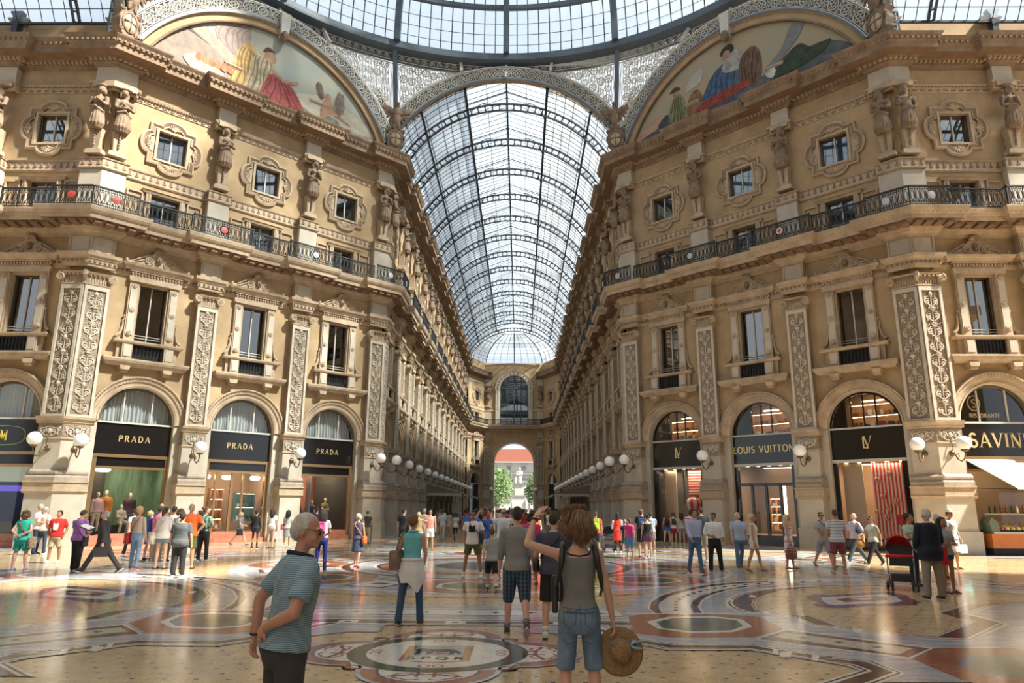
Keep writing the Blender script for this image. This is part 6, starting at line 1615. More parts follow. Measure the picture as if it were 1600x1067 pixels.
def person(label,loc,rz=0,H=1.72,pose='stand',sex='m',skin='tan',hair=('short','dark'),top=('tshirt',None),bottom=('trousers',None),shoes=None,lean=0,head=(0,0),build=1.0,vox=.022,over=None,extras=None,sandals=False,socks=None,group=None,dress=None,tight=False,mann=False,name='person',cat='person',face=True):
    P=dict(POSES[pose]);
    if over:P.update(over)
    s=H/1.75;fem=sex=='f';bw=build*(.95 if fem else 1.0)
    sk=skinmat(skin)if not mann else mat('mannequin_skin',(.66,.60,.50),.4)
    root=empty(name,loc,rz,label=label,cat=cat,group=group);info={}
    Lf=LOFTF if fem else LOFT
    hipx=.088;shx=(.165 if fem else .188)*(1+(bw-1)*.4)
    # legs
    legs={}
    for nm,sd in(('R',-1),('L',1)):
        f,o,k=P['lr' if sd<0 else 'll']
        d1=dirv(f,o,sd);d2=dirv(f-k,o*.6,sd)
        hip=V(sd*hipx,0,0);kn=hip+d1*.42;an=kn+d2*.40
        legs[nm]=[hip,kn,an,f-k]
    low=min(legs[q][2].z-(max(0,-sin(radians(legs[q][3])))*.10)for q in legs)
    hz=.085-low
    for q in legs:
        for i in range(3):legs[q][i]=legs[q][i]+V(0,0,hz)
    dz=hz-.90
    LM=Matrix.Translation((0,0,hz))@Matrix.Rotation(radians(lean),4,'X')@Matrix.Translation((0,0,-.90))# upper body
    def U(p):return LM@Vector(p)
    S=Matrix.Scale(s,4)
    arms={}
    for nm,sd in(('R',-1),('L',1)):
        (f1,o1),(f2,o2)=P[nm]
        sh=U((sd*shx,.012,1.388));d1,d2=(dirv(f if isinstance(f,tuple)else f+lean*.3,o_,sd)for f,o_ in((f1,o1),(f2,o2)))
        el=sh+d1*.285;wr=el+d2*.25;arms[nm]=(sh,el,wr,d2)
    hy,hp=head
    HM=LM@Matrix.Translation((0,0,1.50))@Matrix.Rotation(radians(hy),4,'Z')@Matrix.Rotation(radians(hp),4,'X')
    def Hd(p):return HM@(Vector(p)-V(0,0,1.50))
    HR=HM.to_3x3()
    # ---- body
    g=MB();q=MB();LR=[(z,a*bw,b*bw*(1 if bw<=1 else 1+(bw-1)*.8),dy)for z,a,b,dy in Lf]
    ft_,fb=(.93 if top[0]else 1),(.88 if bottom[0]else 1);fl_=.80 if bottom[0]in('trousers','jeans','leggings')else .90 if bottom[0]else 1;fc=fl_ if fl_<.85 else 1
    loft(q,[(z,a*(fb if z<1.0 else ft_ if z<1.42 else 1),b*(fb if z<1.0 else ft_ if z<1.42 else 1),dy)for z,a,b,dy in LR],sk);g.merge(q,LM)
    for nm in arms:
        sh,el,wr,d2=arms[nm];ab=.9 if fem else 1.08
        g.ell(sh,.062*ab*(.5+bw/2),sk,nu=10,nv=8);g.tube([sh,(sh*.55+el*.45),el],[.052*ab,.047*ab,.038*ab],sk,n=10);g.ell(el,.038*ab,sk,nu=8,nv=6)
        g.tube([el,el*.65+wr*.35,wr],[.038*ab,.038*ab,.025*ab],sk,n=10)
        pn=V(-1 if nm=='L' else 1,0,0)if abs(d2.x)<.8 else V(0,1,0)
        if P.get('pn'+nm):pn=Vector(P['pn'+nm])
        palm(g,wr,P.get('hd'+nm)and Vector(P['hd'+nm])or d2,pn,sk)
    for nm in legs:
        h,k,a,_=legs[nm];lb=(.5+bw/2)
        g.tube([h+V(0,0,.02),h*.6+k*.4,k],[.086*lb*fl_,.076*lb*fl_,.053*lb*fc],sk,n=12);g.ell(k,.053*lb*fc,sk,nu=10,nv=8)
        g.tube([k,k*.7+a*.3+V(0,.012,0),a],[.052*lb*fc,.054*lb*fc,.034*lb],sk,n=12);g.ell(a,.036*fc,sk,nu=8,nv=6)
        ft=V(0,-1,0);fa=legs[nm][3]
        ang=radians(max(-50,min(0,fa*.9)))if fa<-8 else 0
        if fa>12:ang=radians(14)
        fd=V(0,-cos(ang),sin(ang));up=V(0,sin(ang),cos(ang))
        toe=a-up*.06+fd*.17;heel=a-up*.055-fd*.045
        legs[nm].append((fd,up,heel,toe))
        g.tube([heel,a-up*.045+fd*.05,toe-up*.005],[.028,.036,.022],sk,n=8)
    # neck + head
    nb=U((0,.014,1.45));nt_=Hd((0,.01,1.56));g.tube([nb,nt_],[.052 if not fem else .045,.046 if not fem else .041],sk,n=10)
    g.ell(Hd((0,.018,1.655)),(.074,.092,.094),sk,rot=HR,nu=14,nv=10)
    g.ell(Hd((0,-.022,1.60)),(.060,.068,.088),sk,rot=HR,nu=12,nv=10)
    g.ell(Hd((0,-.072,1.548)),(.028,.024,.022),sk,rot=HR);g.tube([Hd((-.048,-.01,1.560)),Hd((0,-.07,1.545)),Hd((.048,-.01,1.560))],.018,sk,n=6)
    if not mann:
        g.tube([Hd((0,-.086,1.645)),Hd((0,-.112,1.604)),Hd((0,-.094,1.596))],[.011,.017,.014],sk,n=6);g.ell(Hd((0,-.085,1.572)),(.026,.016,.014),sk,rot=HR,nu=8,nv=6)
        for sd in(-1,1):g.ell(Hd((sd*.074,.012,1.615)),(.012,.020,.032),sk,rot=HR,nu=8,nv=6);g.ell(Hd((sd*.034,-.066,1.592)),(.022,.022,.024),sk,rot=HR,nu=8,nv=6)
        g.tube([Hd((-.045,-.077,1.652)),Hd((0,-.09,1.656)),Hd((.045,-.077,1.652))],.010,sk,n=6)
    x=MB();hn=6 if vox<.015 else 5
    for nm in arms:
        sh,el,wr,d2=arms[nm];pn=V(-1 if nm=='L' else 1,0,0)if abs(d2.x)<.8 else V(0,1,0)
        if P.get('pn'+nm):pn=Vector(P['pn'+nm])
        hd=Vector(P['hd'+nm])if P.get('hd'+nm)else d2
        sgn_=1 if nm=='L' else-1
        hand(x,wr,hd,pn,P.get('ts'+nm,sgn_*-1),sk,1.0,P.get('curl'+nm,.5),hn,P.get('spread',1.0))
    if not mann and face:
        ew,ed,lip=mat('eye_white',(.7,.68,.64),.3),mat('eye_dark',(.03,.02,.015),.3),mat('lips',(.42,.16,.13),.5)
        for sd in(-1,1):
            x.ell(Hd((sd*.030,-.0835,1.633)),(.0125,.007,.0065),ew,rot=HR,nu=8,nv=6);x.ell(Hd((sd*.030,-.0885,1.633)),(.0058,.004,.0058),ed,rot=HR,nu=6,nv=4)
            x.tube([Hd((sd*.048,-.080,1.654)),Hd((sd*.030,-.0915,1.660)),Hd((sd*.014,-.091,1.655))],.0035,hairmat(hair[1]),n=4)
        x.tube([Hd((-.024,-.0835,1.573)),Hd((0,-.0925,1.575)),Hd((.024,-.0835,1.573))],[.003,.006,.003],lip,n=5)
    g.xf(S);x.xf(S)
    obj('body',remesh2(g,'body',vox*(.8 if vox>.02 else .75),sk,1 if vox>.015 else 2,extra=x),root)
    # ---- garments
    def infl(z0,z1,t,flare=0):
        zs=sorted(set([z0]+[r[0]for r in LR if z0<r[0]<z1]+[z1]));out=[]
        for z in zs:
            for r1,r2 in zip(LR,LR[1:]):
                if r1[0]<=z<=r2[0]:
                    u=(z-r1[0])/(r2[0]-r1[0]);break
            else:
                r1=r2=LR[0]if z<LR[0][0]else LR[-1];u=0
            out.append((z,r1[1]+(r2[1]-r1[1])*u+t+flare*max(0,(1.12-z)),r1[2]+(r2[2]-r1[2])*u+t+flare*.8*max(0,(1.12-z)),r1[3]+(r2[3]-r1[3])*u))
        return out
    kind,tm=top[0],top[1]
    if kind:
        g=MB();q=MB();hem=top[2]if len(top)>2 else{'tshirt':.86,'polo':.86,'shirt':.90,'tank':.86,'jacket':.78,'long':.88,'sleeveless':.88,'strap':.9}[kind]
        loose={'jacket':.032,'tank':.012,'strap':.012,'sleeveless':.016}.get(kind,.02)*(0.7 if tight else 1)
        zt=1.465
        if kind=='tank':zt=1.37
        if kind=='strap':zt=1.33
        R=infl(max(hem,.80),zt,loose,.05 if kind!='tank' else .0)
        if hem<.80:R=[(hem,R[0][1]+.012,R[0][2]+.01,R[0][3])]+R
        # drape straight between chest and hip for men's loose shirts
        if not fem or kind in('jacket',):
            R=[(z,max(a,.158*bw+loose*.8)if z<1.3 else a,max(b,.112*bw+loose*.8)if z<1.3 else b,dy)for z,a,b,dy in R]
        loft(q,R,tm);g.merge(q,LM)
        sl={'tshirt':.62,'polo':.66,'shirt':1.96,'tank':0,'jacket':1.98,'long':1.95,'sleeveless':.0,'strap':0}[kind]
        if len(top)>3:sl=top[3]
        for nm in arms:
            sh,el,wr,d2=arms[nm];ab=(.9 if fem else 1.08)*(1.12 if kind=='jacket' else 1)*(.85 if tight else 1)
            if kind in('sleeveless',):g.ell(sh+(U((0,0,1.40))-sh)*.22,.066*ab,tm,nu=10,nv=8)
            elif sl>0:
                g.ell(sh,.066*ab*(.5+bw/2),tm,nu=10,nv=8)
                if sl<=1:g.tube([sh,sh.lerp(el,sl*.5),sh.lerp(el,sl)],[.064*ab,.066*ab,.067*ab],tm,n=12)
                else:
                    g.tube([sh,sh.lerp(el,.5),el],[.064*ab,.060*ab,.052*ab],tm,n=12);g.ell(el,.053*ab,tm,nu=10,nv=8);g.tube([el,el.lerp(wr,sl-1)],[.051*ab,.040*ab],tm,n=12)
            elif kind=='tank':
                a0,a1=U((sd_(nm)*.105,-.05,1.33)),U((sd_(nm)*.10,.06,1.33));mid=U((sd_(nm)*.125,.012,1.452))
                g.tube([a0,U((sd_(nm)*.118,-.045,1.41)),mid,U((sd_(nm)*.118,.062,1.41)),a1],.022,tm,n=8)
        if kind in('polo','shirt','jacket'):
            q=MB();q.tor((0,.012,1.468),.068,.017,tm,ax='Z',n=16,k=6,sz=1.05);g.merge(q,LM)
        # soft folds across the back and waist
        rnd=random.Random(len(PEOPLE)*7+3)
        if kind not in('tank','strap'):
            for i in range(4):
                z=rnd.uniform(.95,1.2);a0=rnd.uniform(0,2*pi);rr=[r for r in R if r[0]>=z][0]
                pts=[U((rr[1]*.985*cos(a0+t),rr[3]+rr[2]*.985*sin(a0+t),z+.05*t*rnd.choice((-1,1))))for t in(0,.3,.6,.9)]
                g.tube(pts,[.004,.014,.014,.004],tm,n=5)
        g.xf(S)
        nmz={'tshirt':'t_shirt','polo':'polo_shirt','shirt':'shirt','tank':'tank_top','jacket':'jacket','long':'sweater','sleeveless':'sleeveless_top','strap':'top'}[kind]
        obj(nmz if not dress else 'dress_top',remesh2(g,nmz,vox,tm,2),root)
    kind,bm_=bottom[0],bottom[1]
    if kind:
        g=MB()
        wz=1.0
        def T0(p):return LM@Vector(p)if p[2]>.9 else Vector((p[0],p[1],p[2]+dz))
        if kind in('skirt','dress'):
            hem=bottom[2]if len(bottom)>2 else .5;fl=bottom[3]if len(bottom)>3 else .03
            R=[(hem,.19*bw+fl,.155*bw+fl,0),((hem+.85)/2,.188*bw+fl*.5,.150*bw+fl*.5,0),(.86,.187*bw,.142*bw,.012),(.95,.176*bw,.132*bw,.012),(1.04,.14*bw,.11*bw,.004)]
            rnd=random.Random(5);n=28;vs=[]
            for j,(z,a,b,dy)in enumerate(R):
                for i in range(n):
                    t=2*pi*i/n;f=1+(.045 if j==0 else .025 if j==1 else 0)*sin(9*t+1)
                    vs.append((a*f*cos(t),dy+b*f*sin(t),z+dz))
            k=len(R);g.add(vs,[(j*n+i,j*n+(i+1)%n,(j+1)*n+(i+1)%n,(j+1)*n+i)for j in range(k-1)for i in range(n)]+[tuple(range(n-1,-1,-1)),tuple((k-1)*n+i for i in range(n))],bm_)
        else:
            R=infl(.80,wz,.012);R=[(.765,R[0][1]*.86,R[0][2]*.9,R[0][3])]+R;q=MB();loft(q,[(z,a,b,dy)for z,a,b,dy in R],bm_);g.merge(q,Matrix.Translation((0,0,dz)))
            frac={'trousers':2.0,'jeans':2.0,'leggings':1.98,'shorts':(bottom[2]if len(bottom)>2 else .85),'capri':1.6}[kind]
            w={'leggings':.72,'jeans':.93,'shorts':1.1,'capri':.95}.get(kind,1.06)*(.5+bw/2)
            if len(bottom)>3:w*=bottom[3]
            for nm in legs:
                h,k,a=legs[nm][:3]
                g.ell(h+V(0,.01,-.01),(.098*max(w,.95),.105*max(w,.95),.09),bm_,nu=12,nv=8)
                if frac<=1:g.tube([h,h.lerp(k,frac*.5),h.lerp(k,frac)],[.100*w,.094*w,.088*w],bm_,n=14)
                else:
                    g.tube([h,h.lerp(k,.5),k],[.100*w,.088*w,.070*w],bm_,n=14);g.ell(k,.070*w,bm_,nu=12,nv=8)
                    e=k.lerp(a,min(1,frac-1))-V(0,0,.03 if frac>1.95 else 0)
                    g.tube([k,k.lerp(e,.5),e],[.069*w,.064*w,.064*w if kind!='jeans' else .066*w],bm_,n=14)
        g.xf(S);nmz={'trousers':'trousers','jeans':'jeans','leggings':'leggings','shorts':'shorts','capri':'cropped_trousers','skirt':'skirt','dress':'dress_skirt'}[kind]
        obj(nmz,remesh2(g,nmz,vox,bm_,2),root)
    # ---- shoes and socks
    if not mann or shoes:
        sm=shoes or mat('shoe_dark',(.03,.025,.022),.5);sole=mat('shoe_sole',(.5,.48,.45),.7)if sandals!='flat' else sm
        for nm in legs:
            h,k,a,_,(fd,up,heel,toe)=legs[nm];g=MB();side=V(1,0,0);Rm=Matrix((side,-fd,up)).transposed()
            if sandals:
                c=(heel+toe)/2-up*.022;g.box(c*s,(.085*s,.25*s,.02*s),sm,rot=Rm)
                g.tube([(toe-fd*.07+side*o-up*.01+up*hh)*s for o,hh in((-.043,0),(-.03,.03),(0,.04),(.03,.03),(.043,0))],.009*s,sm,n=5)
                obj('sandal',g.mesh('sandal'),root)
            else:
                g.tube([heel*s+up*.0,(a-up*.038+fd*.03)*s,(a-up*.05+fd*.10)*s,toe*s],[.040*s,.047*s,.040*s,.030*s],sm,n=10)
                g.ell((a-up*.03)*s,(.042*s,.05*s,.035*s),sm,rot=Rm,nu=10,nv=6)
                me=remesh2(g,'shoe',max(vox*.7,.008),sm,1)
                so_=obj('shoe',me,root)
                g2=MB();c=(heel+toe)/2-up*.020+fd*.004;pts=[]
                for i in range(14):
                    t=2*pi*i/14;pts.append(c+side*(.044*cos(t))+fd*(.142*sin(t)))
                g2.add([p*s for p in pts]+[(p-up*.018)*s for p in pts],[tuple(range(14)),tuple(range(27,13,-1))]+[(i,(i+1)%14,14+(i+1)%14,14+i)for i in range(14)],sole)
                obj('sole',g2.mesh('sole'),so_)
            if socks is not None:
                g=MB();g.tube([(a-V(0,0,.0))*s,a.lerp(k,.16 if socks[1]<1 else .42)*s],[.044*s,.052*s],socks[0],n=12)
                obj('sock',g.mesh('sock',smooth=True),root)
    # ---- hair
    hk,hc=hair
    if hk and not mann:
        hm=hairmat(hc);g=MB()
        if hk=='bald':
            for sd in(-1,1):g.ell(Hd((sd*.062,.04,1.615)),(.018,.055,.04),hm,rot=HR,nu=8,nv=6)
            g.ell(Hd((0,.092,1.61)),(.06,.02,.045),hm,rot=HR,nu=8,nv=6)
        else:
            g.ell(Hd((0,.030,1.664)),(.079,.090,.090),hm,rot=HR,nu=14,nv=10)
            g.ell(Hd((0,.062,1.635)),(.076,.064,.085),hm,rot=HR,nu=12,nv=8)
            for sd in(-1,1):g.ell(Hd((sd*.068,.018,1.648)),(.016,.04,.038),hm,rot=HR,nu=8,nv=6)
            if hk!='receding':g.tube([Hd((-.05,-.050,1.712)),Hd((0,-.056,1.725)),Hd((.05,-.050,1.712))],.016,hm,n=8)
            if hk in('bob','long','curly'):
                ln={'bob':1.50,'long':1.30,'curly':1.50}[hk]
                for i in range(9):
                    a_=-.35+(pi+.7)*i/8
                    cx_,cy_=.088*cos(a_),.03+.082*sin(a_)
                    zb=ln+.02*((i*7)%3)
                    kk=1.12 if hk!='curly' else 1.35
                    g.tube([Hd((cx_*.8,cy_*.8+.01,1.70)),Hd((cx_*1.1,cy_*1.05,1.62)),Hd((cx_*kk,cy_*1.1+.01,(1.60+zb)/2)),Hd((cx_*.85,cy_*1.0+.02,zb))],[.03,.034,.036,.016],hm,n=7)
                if hk=='curly':
                    rnd=random.Random(3)
                    for i in range(26):a_=rnd.uniform(-.6,pi+.6);g.ell(Hd((.10*cos(a_),.035+.10*sin(a_),rnd.uniform(1.53,1.72))),.03,hm,nu=6,nv=5)
            if hk=='ponytail':g.tube([Hd((0,.11,1.67)),Hd((0,.16,1.64)),Hd((0,.16,1.52)),Hd((0,.14,1.44))],[.03,.035,.035,.012],hm,n=8)
            if hk=='bun':g.ell(Hd((0,.13,1.69)),.045,hm)
            if hk=='scarf':g.ell(Hd((0,.03,1.65)),(.094,.108,.112),hm,rot=HR,nu=14,nv=10);g.tube([Hd((0,.06,1.60)),Hd((0,.05,1.50)),Hd((0,.03,1.46))],[.085,.085,.12],hm,n=12)
        if hk=='short':# open the face: nothing to do, the cap sits behind the brow
            pass
        g.xf(S);obj('hair' if hk!='scarf' else 'head_scarf',remesh2(g,'hair',vox*.7,hm,1),root)
    info.update(root=root,S=S,s=s,U=U,Hd=Hd,HR=HR,arms=arms,legs=legs,dz=dz,LR=LR,LM=LM,rz=rz,loc=Vector(loc))
    def WP(p):return Matrix.Translation(Vector(loc))@Matrix.Rotation(rz,4,'Z')@(Vector(p)*s)
    info['W']=WP
    PEOPLE.append(info)
    ex=extras or[]
    for e in ex:
        if e=='sunglasses' or e=='glasses':
            g=MB();m=mat('lens_dark',(.01,.01,.012),.1)if e=='sunglasses' else mat('lens_dark',(.01,.01,.012),.1)
            for sd in(-1,1):
                g.ell(Hd((sd*.032,-.098,1.632)),(.026,.006,.019),m,rot=HR,nu=12,nv=6)
                g.tube([Hd((sd*.056,-.09,1.640)),Hd((sd*.079,-.03,1.642)),Hd((sd*.080,.02,1.632))],.0028,m,n=4)
            g.tube([Hd((-.008,-.099,1.638)),Hd((.008,-.099,1.638))],.003,m,n=4)
            g.xf(S);obj('sunglasses',g.mesh('sunglasses',smooth=True),root)
        elif e in('watchR','watchL'):
            sh,el,wr,d2=arms[e[-1]];g=MB();c=wr.lerp(el,.1);d=d2.normalized();u=d.orthogonal().normalized();v=d.cross(u)
            g.tube([c+(u*cos(t)+v*sin(t))*.031 for t in[k*pi/8 for k in range(16)]],.009,mat('watch_strap',(.02,.02,.022),.4),n=6,closed=True);g.xf(S);obj('wristwatch',g.mesh('watch',smooth=True),root)
        elif e=='belt':
            g=MB();R=infl(.97,1.0,.016);q=MB();loft(q,R,mat('belt_dark',(.02,.015,.012),.5),cap=False);g.merge(q,Matrix.Translation((0,0,dz)));g.xf(S);obj('belt',g.mesh('belt',smooth=True),root)
        elif isinstance(e,tuple)and e[0]=='collar':
            g=MB();q=MB();q.tube([(.075*cos(t),.012+.078*sin(t),1.47+.01*sin(t))for t in[k*pi/10 for k in range(20)]],.019,e[1],n=8,closed=True);g.merge(q,LM);g.xf(S);obj('collar',g.mesh('collar',smooth=True),root)
        elif isinstance(e,tuple)and e[0]=='print':
            g=MB();c,pts,m,y=e[1],e[2],e[3],-1
            R=[r for r in LR if r[0]>=1.2][0]
            yy=-(max(R[2],.112*bw)+.031)
            vs=[U((a,R[3]+yy+.35*a*a*1.2,b))for a,b in pts];g.add(vs,[tuple(t)for t in tessellate_polygon([[Vector((a,b,0))for a,b in pts]])],m);g.xf(S);obj('shirt_print',g.mesh('print',recalc=False),root)
    return info
def sd_(nm):return-1 if nm=='R' else 1
def clip_path(pts,r,m,name,label,cat,group=None,n=6):
    g=MB();g.tube(pts,r,m,n=n);return g
def crossbag(I,m,side=1,label='',cat='bag',size=(.26,.10,.22),zb=.86,back=False,drop=0,strapm=None,yoff=0,same=False):
    """strap from the opposite shoulder to a bag at the hip; side: -1 right, +1 left"""
    U,s,LR=I['U'],I['s'],I['LR']
    W_=I['W'];k=-1 if back else 1
    root=empty('shoulder_bag',W_((0,0,0)),I['rz'],label=label,cat=cat);root.rotation_euler=(0,0,I['rz'])
    g=MB();t=.045
    def ringpt(ang,z):
        r1=[r for r in LR if r[0]>=z]or[LR[-1]];r=r1[0];a,b=max(r[1],.15)+t,max(r[2],.11)+t
        return U((a*cos(ang),r[3]+b*sin(ang),z))
    ptsF=[U((-side*.07,-.02,1.49))]+[ringpt(-pi/2-side*.6+side*f*1.9,1.42-f*(1.42-zb-.1))for f in(.12,.35,.6,.85,1)]
    ptsB=[U((-side*.07,.04,1.49))]+[ringpt(pi/2+side*.6-side*f*1.9,1.42-f*(1.42-zb-.1))for f in(.12,.35,.6,.85,1)]
    if same:ptsF=[U((side*.14,-.02,1.47)),U((side*.20,-.09,1.36)),U((side*.24,-.09,zb+.16))];ptsB=[U((side*.14,.04,1.47)),U((side*.20,.11,1.36)),U((side*.24,.10,zb+.16))]
    g.tube([p*s for p in ptsF[::-1]+ptsB],.014*s,strapm or m,n=5);obj('strap',g.mesh('strap',smooth=True),root)
    g=MB();c=(U((side*(max(LR[1][1],.17)+.075),.02+yoff,zb)))*s
    R=Matrix.Rotation(pi/2*0.9,3,'Z')
    g.box(c,(size[0]*s*.8,size[1]*s,size[2]*s),m,rot=R);g.ell(c,(size[1]*.62*s,size[0]*.5*s,size[2]*.56*s),m,nu=14,nv=9)
    obj('bag_body',remesh2(g,'bag',.014,m,4),root)
    return root
def backpack(I,m,label,one=False,zc=1.22,size=(.28,.15,.40),straps_only=False,strapm=None):
    U,s=I['U'],I['s'];root=empty('backpack',I['W']((0,0,0)),I['rz'],label=label,cat='backpack')
    yb=max(I['LR'][5][2],.11)+.02
    if not straps_only:
        g=MB();c=U((0,yb+size[1]/2,zc))*s
        g.box(c,tuple(q*s for q in size),m);g.ell(c+V(0,.02*s,-.05*s),(size[0]*.48*s,size[1]*.75*s,size[2]*.42*s),m,nu=12,nv=8)
        obj('bag_body',remesh2(g,'pack',.018,m,4),root)
    for sd in(-1,1):
        g=MB();x=sd*.125
        g.tube([U(p)*s for p in((x*.9,yb+.03,1.40),(x*.95,.06,1.475),(x*1.0,-.03,1.465),(x*1.05,-.115,1.36),(x*1.25,-.12,1.2),(x*1.42,-.03,1.08),(x*1.1,yb,1.05))],.019*s,strapm or m,n=6);obj('strap',g.mesh('strap',smooth=True),root)
    return root
def handbag(loc,rz,m,label,size=(.34,.14,.24),handle=.16,cat='bag',name='handbag'):
    root=empty(name,loc,rz,label=label,cat=cat);g=MB()
    w,d,h=size;g.box((0,0,h/2),(w*.9,d*.7,h*.9),m);g.ell((0,0,h*.42),(w*.56,d*.6,h*.5),m,nu=14,nv=8)
    obj('bag_body',remesh2(g,'handbag',.012,m,4),root)
    for y in(-d*.25,d*.25):
        g=MB();g.tube([(-w*.25,y,h*.85),(-w*.22,y,h+handle*.6),(0,y*.4,h+handle),(w*.22,y,h+handle*.6),(w*.25,y,h*.85)],.010,m,n=6);obj('handle',g.mesh('handle',smooth=True),root)
    return root
def paperbag(loc,rz,m,label,size=(.30,.10,.32),cat='bag'):
    root=empty('shopping_bag',loc,rz,label=label,cat=cat);g=MB();w,d,h=size
    g.add([(-w/2,-d/2,0),(w/2,-d/2,0),(w/2,d/2,0),(-w/2,d/2,0),(-w/2*1.03,-d/2*.8,h),(w/2*1.03,-d/2*.8,h),(w/2*1.03,d/2*.8,h),(-w/2*1.03,d/2*.8,h)],[(0,1,2,3),(0,1,5,4),(1,2,6,5),(2,3,7,6),(3,0,4,7)],m)
    obj('bag_body',g.mesh('pbag'),root)
    g=MB();g.tube([(-w*.2,0,h),(-w*.15,0,h+.1),(w*.15,0,h+.1),(w*.2,0,h)],.005,m,n=4);obj('handle',g.mesh('h'),root)
    return root
def snapline(o,pts,r,m,d=(0,-1,0)):
    """seam laid on a garment: points dropped along d on to its surface"""
    from mathutils.bvhtree import BVHTree
    me=o.data;t=BVHTree.FromPolygons([v.co for v in me.vertices],[tuple(p.vertices)for p in me.polygons]);d=Vector(d);out=[]
    for p in pts:
        h=t.ray_cast(Vector(p)-d*.5,d)
        if h[0]is not None:out.append(h[0]-d*.001)
    g=MB();
    if len(out)>1:g.tube(out,r,m,n=4)
    return g
def part_of(I,nm):return[c for c in COL.objects if c.parent is I['root']and c.name.split('.')[0]==nm][0]
# ---- where everybody stands: x, y, height
PX={'teal':(-12.75,-2.94,1.62),'whiteL':(-16.5,3.3,1.78),'pinkpolo':(-16.3,3.3,1.69),'red':(-13.53,-0.26,1.59),'purple':(-11.15,-3.01,1.63),'suit':(-10.17,-3.51,1.7),'wtop':(-13.45,4.08,1.69),'beige':(-9.91,-2.3,1.73),'bluedress':(-11.24,1.05,1.62),'bald':(-12.52,4.18,1.83),'pinkshirt':(-10.84,0.8,1.74),'wblouse':(-9.3,-2.03,1.71),'wshirt':(-10.27,0.57,1.73),'brownhair':(-9.7,-0.2,1.67),'greyback':(-7.83,-4.06,1.57),'orange':(-8.57,-1.97,1.81),'darktalk':(-10.38,2.66,1.59),'greenbp':(-9.39,0.94,1.73),'blondskirt':(-11.95,10.68,1.55),'blackhijab':(-10.35,8.25,1.6),'wshorts':(-9.69,8.33,1.66),'pinkbagf':(-9.18,8.89,1.6),'behind':(-8.7,9.4,1.66),'navybp':(-8.1,9.5,1.72),'bluetrous':(-4.41,-3.06,1.67),'navydress':(-3.85,-1.12,1.56),'greytee':(-6.44,12.59,1.57),'blacktee':(-3.74,6.74,1.69),'photo':(-3.1,6.5,1.56),'cap':(-3.55,11.77,1.69),'salmon':(-2.78,7.72,1.66),'wdress':(-4.7,26.72,1.5),'lblue':(-3.17,16.47,1.66),'beigef':(-3.42,22.54,1.55),'bw':(-2.42,15.84,1.55),'blues':(-1.85,15.92,1.56),'turq':(-0.67,-11.61,1.64),'wtee':(-0.21,-4.0,1.7),'bluephoto':(-0.06,-1.02,1.67),'wphoto':(0.52,-1.42,1.73),'boy':(0.4,-6.96,1.37),'greysw':(0.97,-12.37,1.78),'pinkw':(1.29,-5.45,1.65),'salmonf':(1.61,3.54,1.58),'navym':(1.5,-12.55,1.69),'navy2':(2.63,4.32,1.58),'redneon':(3.95,5.18,1.62),'reddress':(5.01,6.87,1.6),'capboy':(5.15,5.69,1.33),'magenta':(5.1,4.23,1.4),'bpman':(5.53,3.93,1.75),'purpleshorts':(5.6,3.27,1.55),'lbluef':(6.49,7.46,1.6),'g1':(8.38,13.5,1.6),'g2':(8.71,13.6,1.6),'g3':(9.07,13.4,1.55),'g4':(9.3,12.6,1.64),'blueshirt':(5.97,-2.23,1.75),'dgrey':(7.14,1.63,1.81),'whiteshirt':(6.65,-1.77,1.65),'polo':(7.79,-0.36,1.66),'blonde':(7.75,-1.89,1.63),'strdress':(9.19,-0.7,1.61),'greyshort':(10.57,0.12,1.75),'striped':(9.96,-2.31,1.77),'plaid':(12.49,2.12,1.73),'floral':(12.57,1.04,1.64),'greentee':(10.35,-5.5,1.68),'navyjack':(9.47,-7.84,1.79),'darkh':(10.46,-6.67,1.61),'hatf':(14.41,-0.26,1.76),'whair':(12.18,-3.41,1.66)}
FZ=.0108
def pp(k,rz,label,**kw):
    x,y,h=PX[k];kw.setdefault('vox',.02 if y<3 else .026)
    return person(label,(x,y,FZ),radians(rz),H=h,**kw)
C=cloth
white,offw,black,navy=C('white',(.74,.73,.72)),C('cream',(.66,.62,.54)),C('black',(.014,.014,.016)),C('navy',(.02,.028,.06))
jean,ljean,djean=C('jean',(.075,.13,.22),.25),C('light_jean',(.17,.26,.38),.3),C('dark_jean',(.03,.05,.085),.25)
grey,dgrey,lgrey=C('grey',(.21,.215,.22)),C('charcoal',(.05,.052,.055)),C('light_grey',(.36,.37,.38))
khaki,olive=C('khaki',(.40,.33,.23)),C('olive',(.075,.105,.03))
tealm,aqua,purple,redm,orange,pinkm,magenta=C('teal',(.03,.42,.33)),C('aqua',(.16,.55,.58)),C('purple',(.28,.12,.38)),C('red',(.55,.02,.02)),C('orange',(.72,.10,.03)),C('pink',(.72,.16,.25)),C('magenta',(.62,.04,.22))
salmon,blue,lblue,royal=C('salmon',(.75,.28,.22)),C('blue',(.05,.12,.42)),C('pale_blue',(.34,.46,.62)),C('royal',(.03,.05,.35))
maroon,beige,mint=C('maroon',(.22,.05,.07)),C('beige',(.45,.37,.29)),C('mint',(.42,.62,.44))
wshoe,dshoe,bshoe=mat('shoe_white',(.7,.7,.7),.5),mat('shoe_dark',(.03,.025,.022),.5),mat('shoe_brown',(.10,.05,.03),.5)
rshoe=mat('shoe_red',(.4,.04,.04),.5);wsock,gsock=C('sock_white',(.72,.72,.7)),C('sock_grey',(.14,.17,.19))
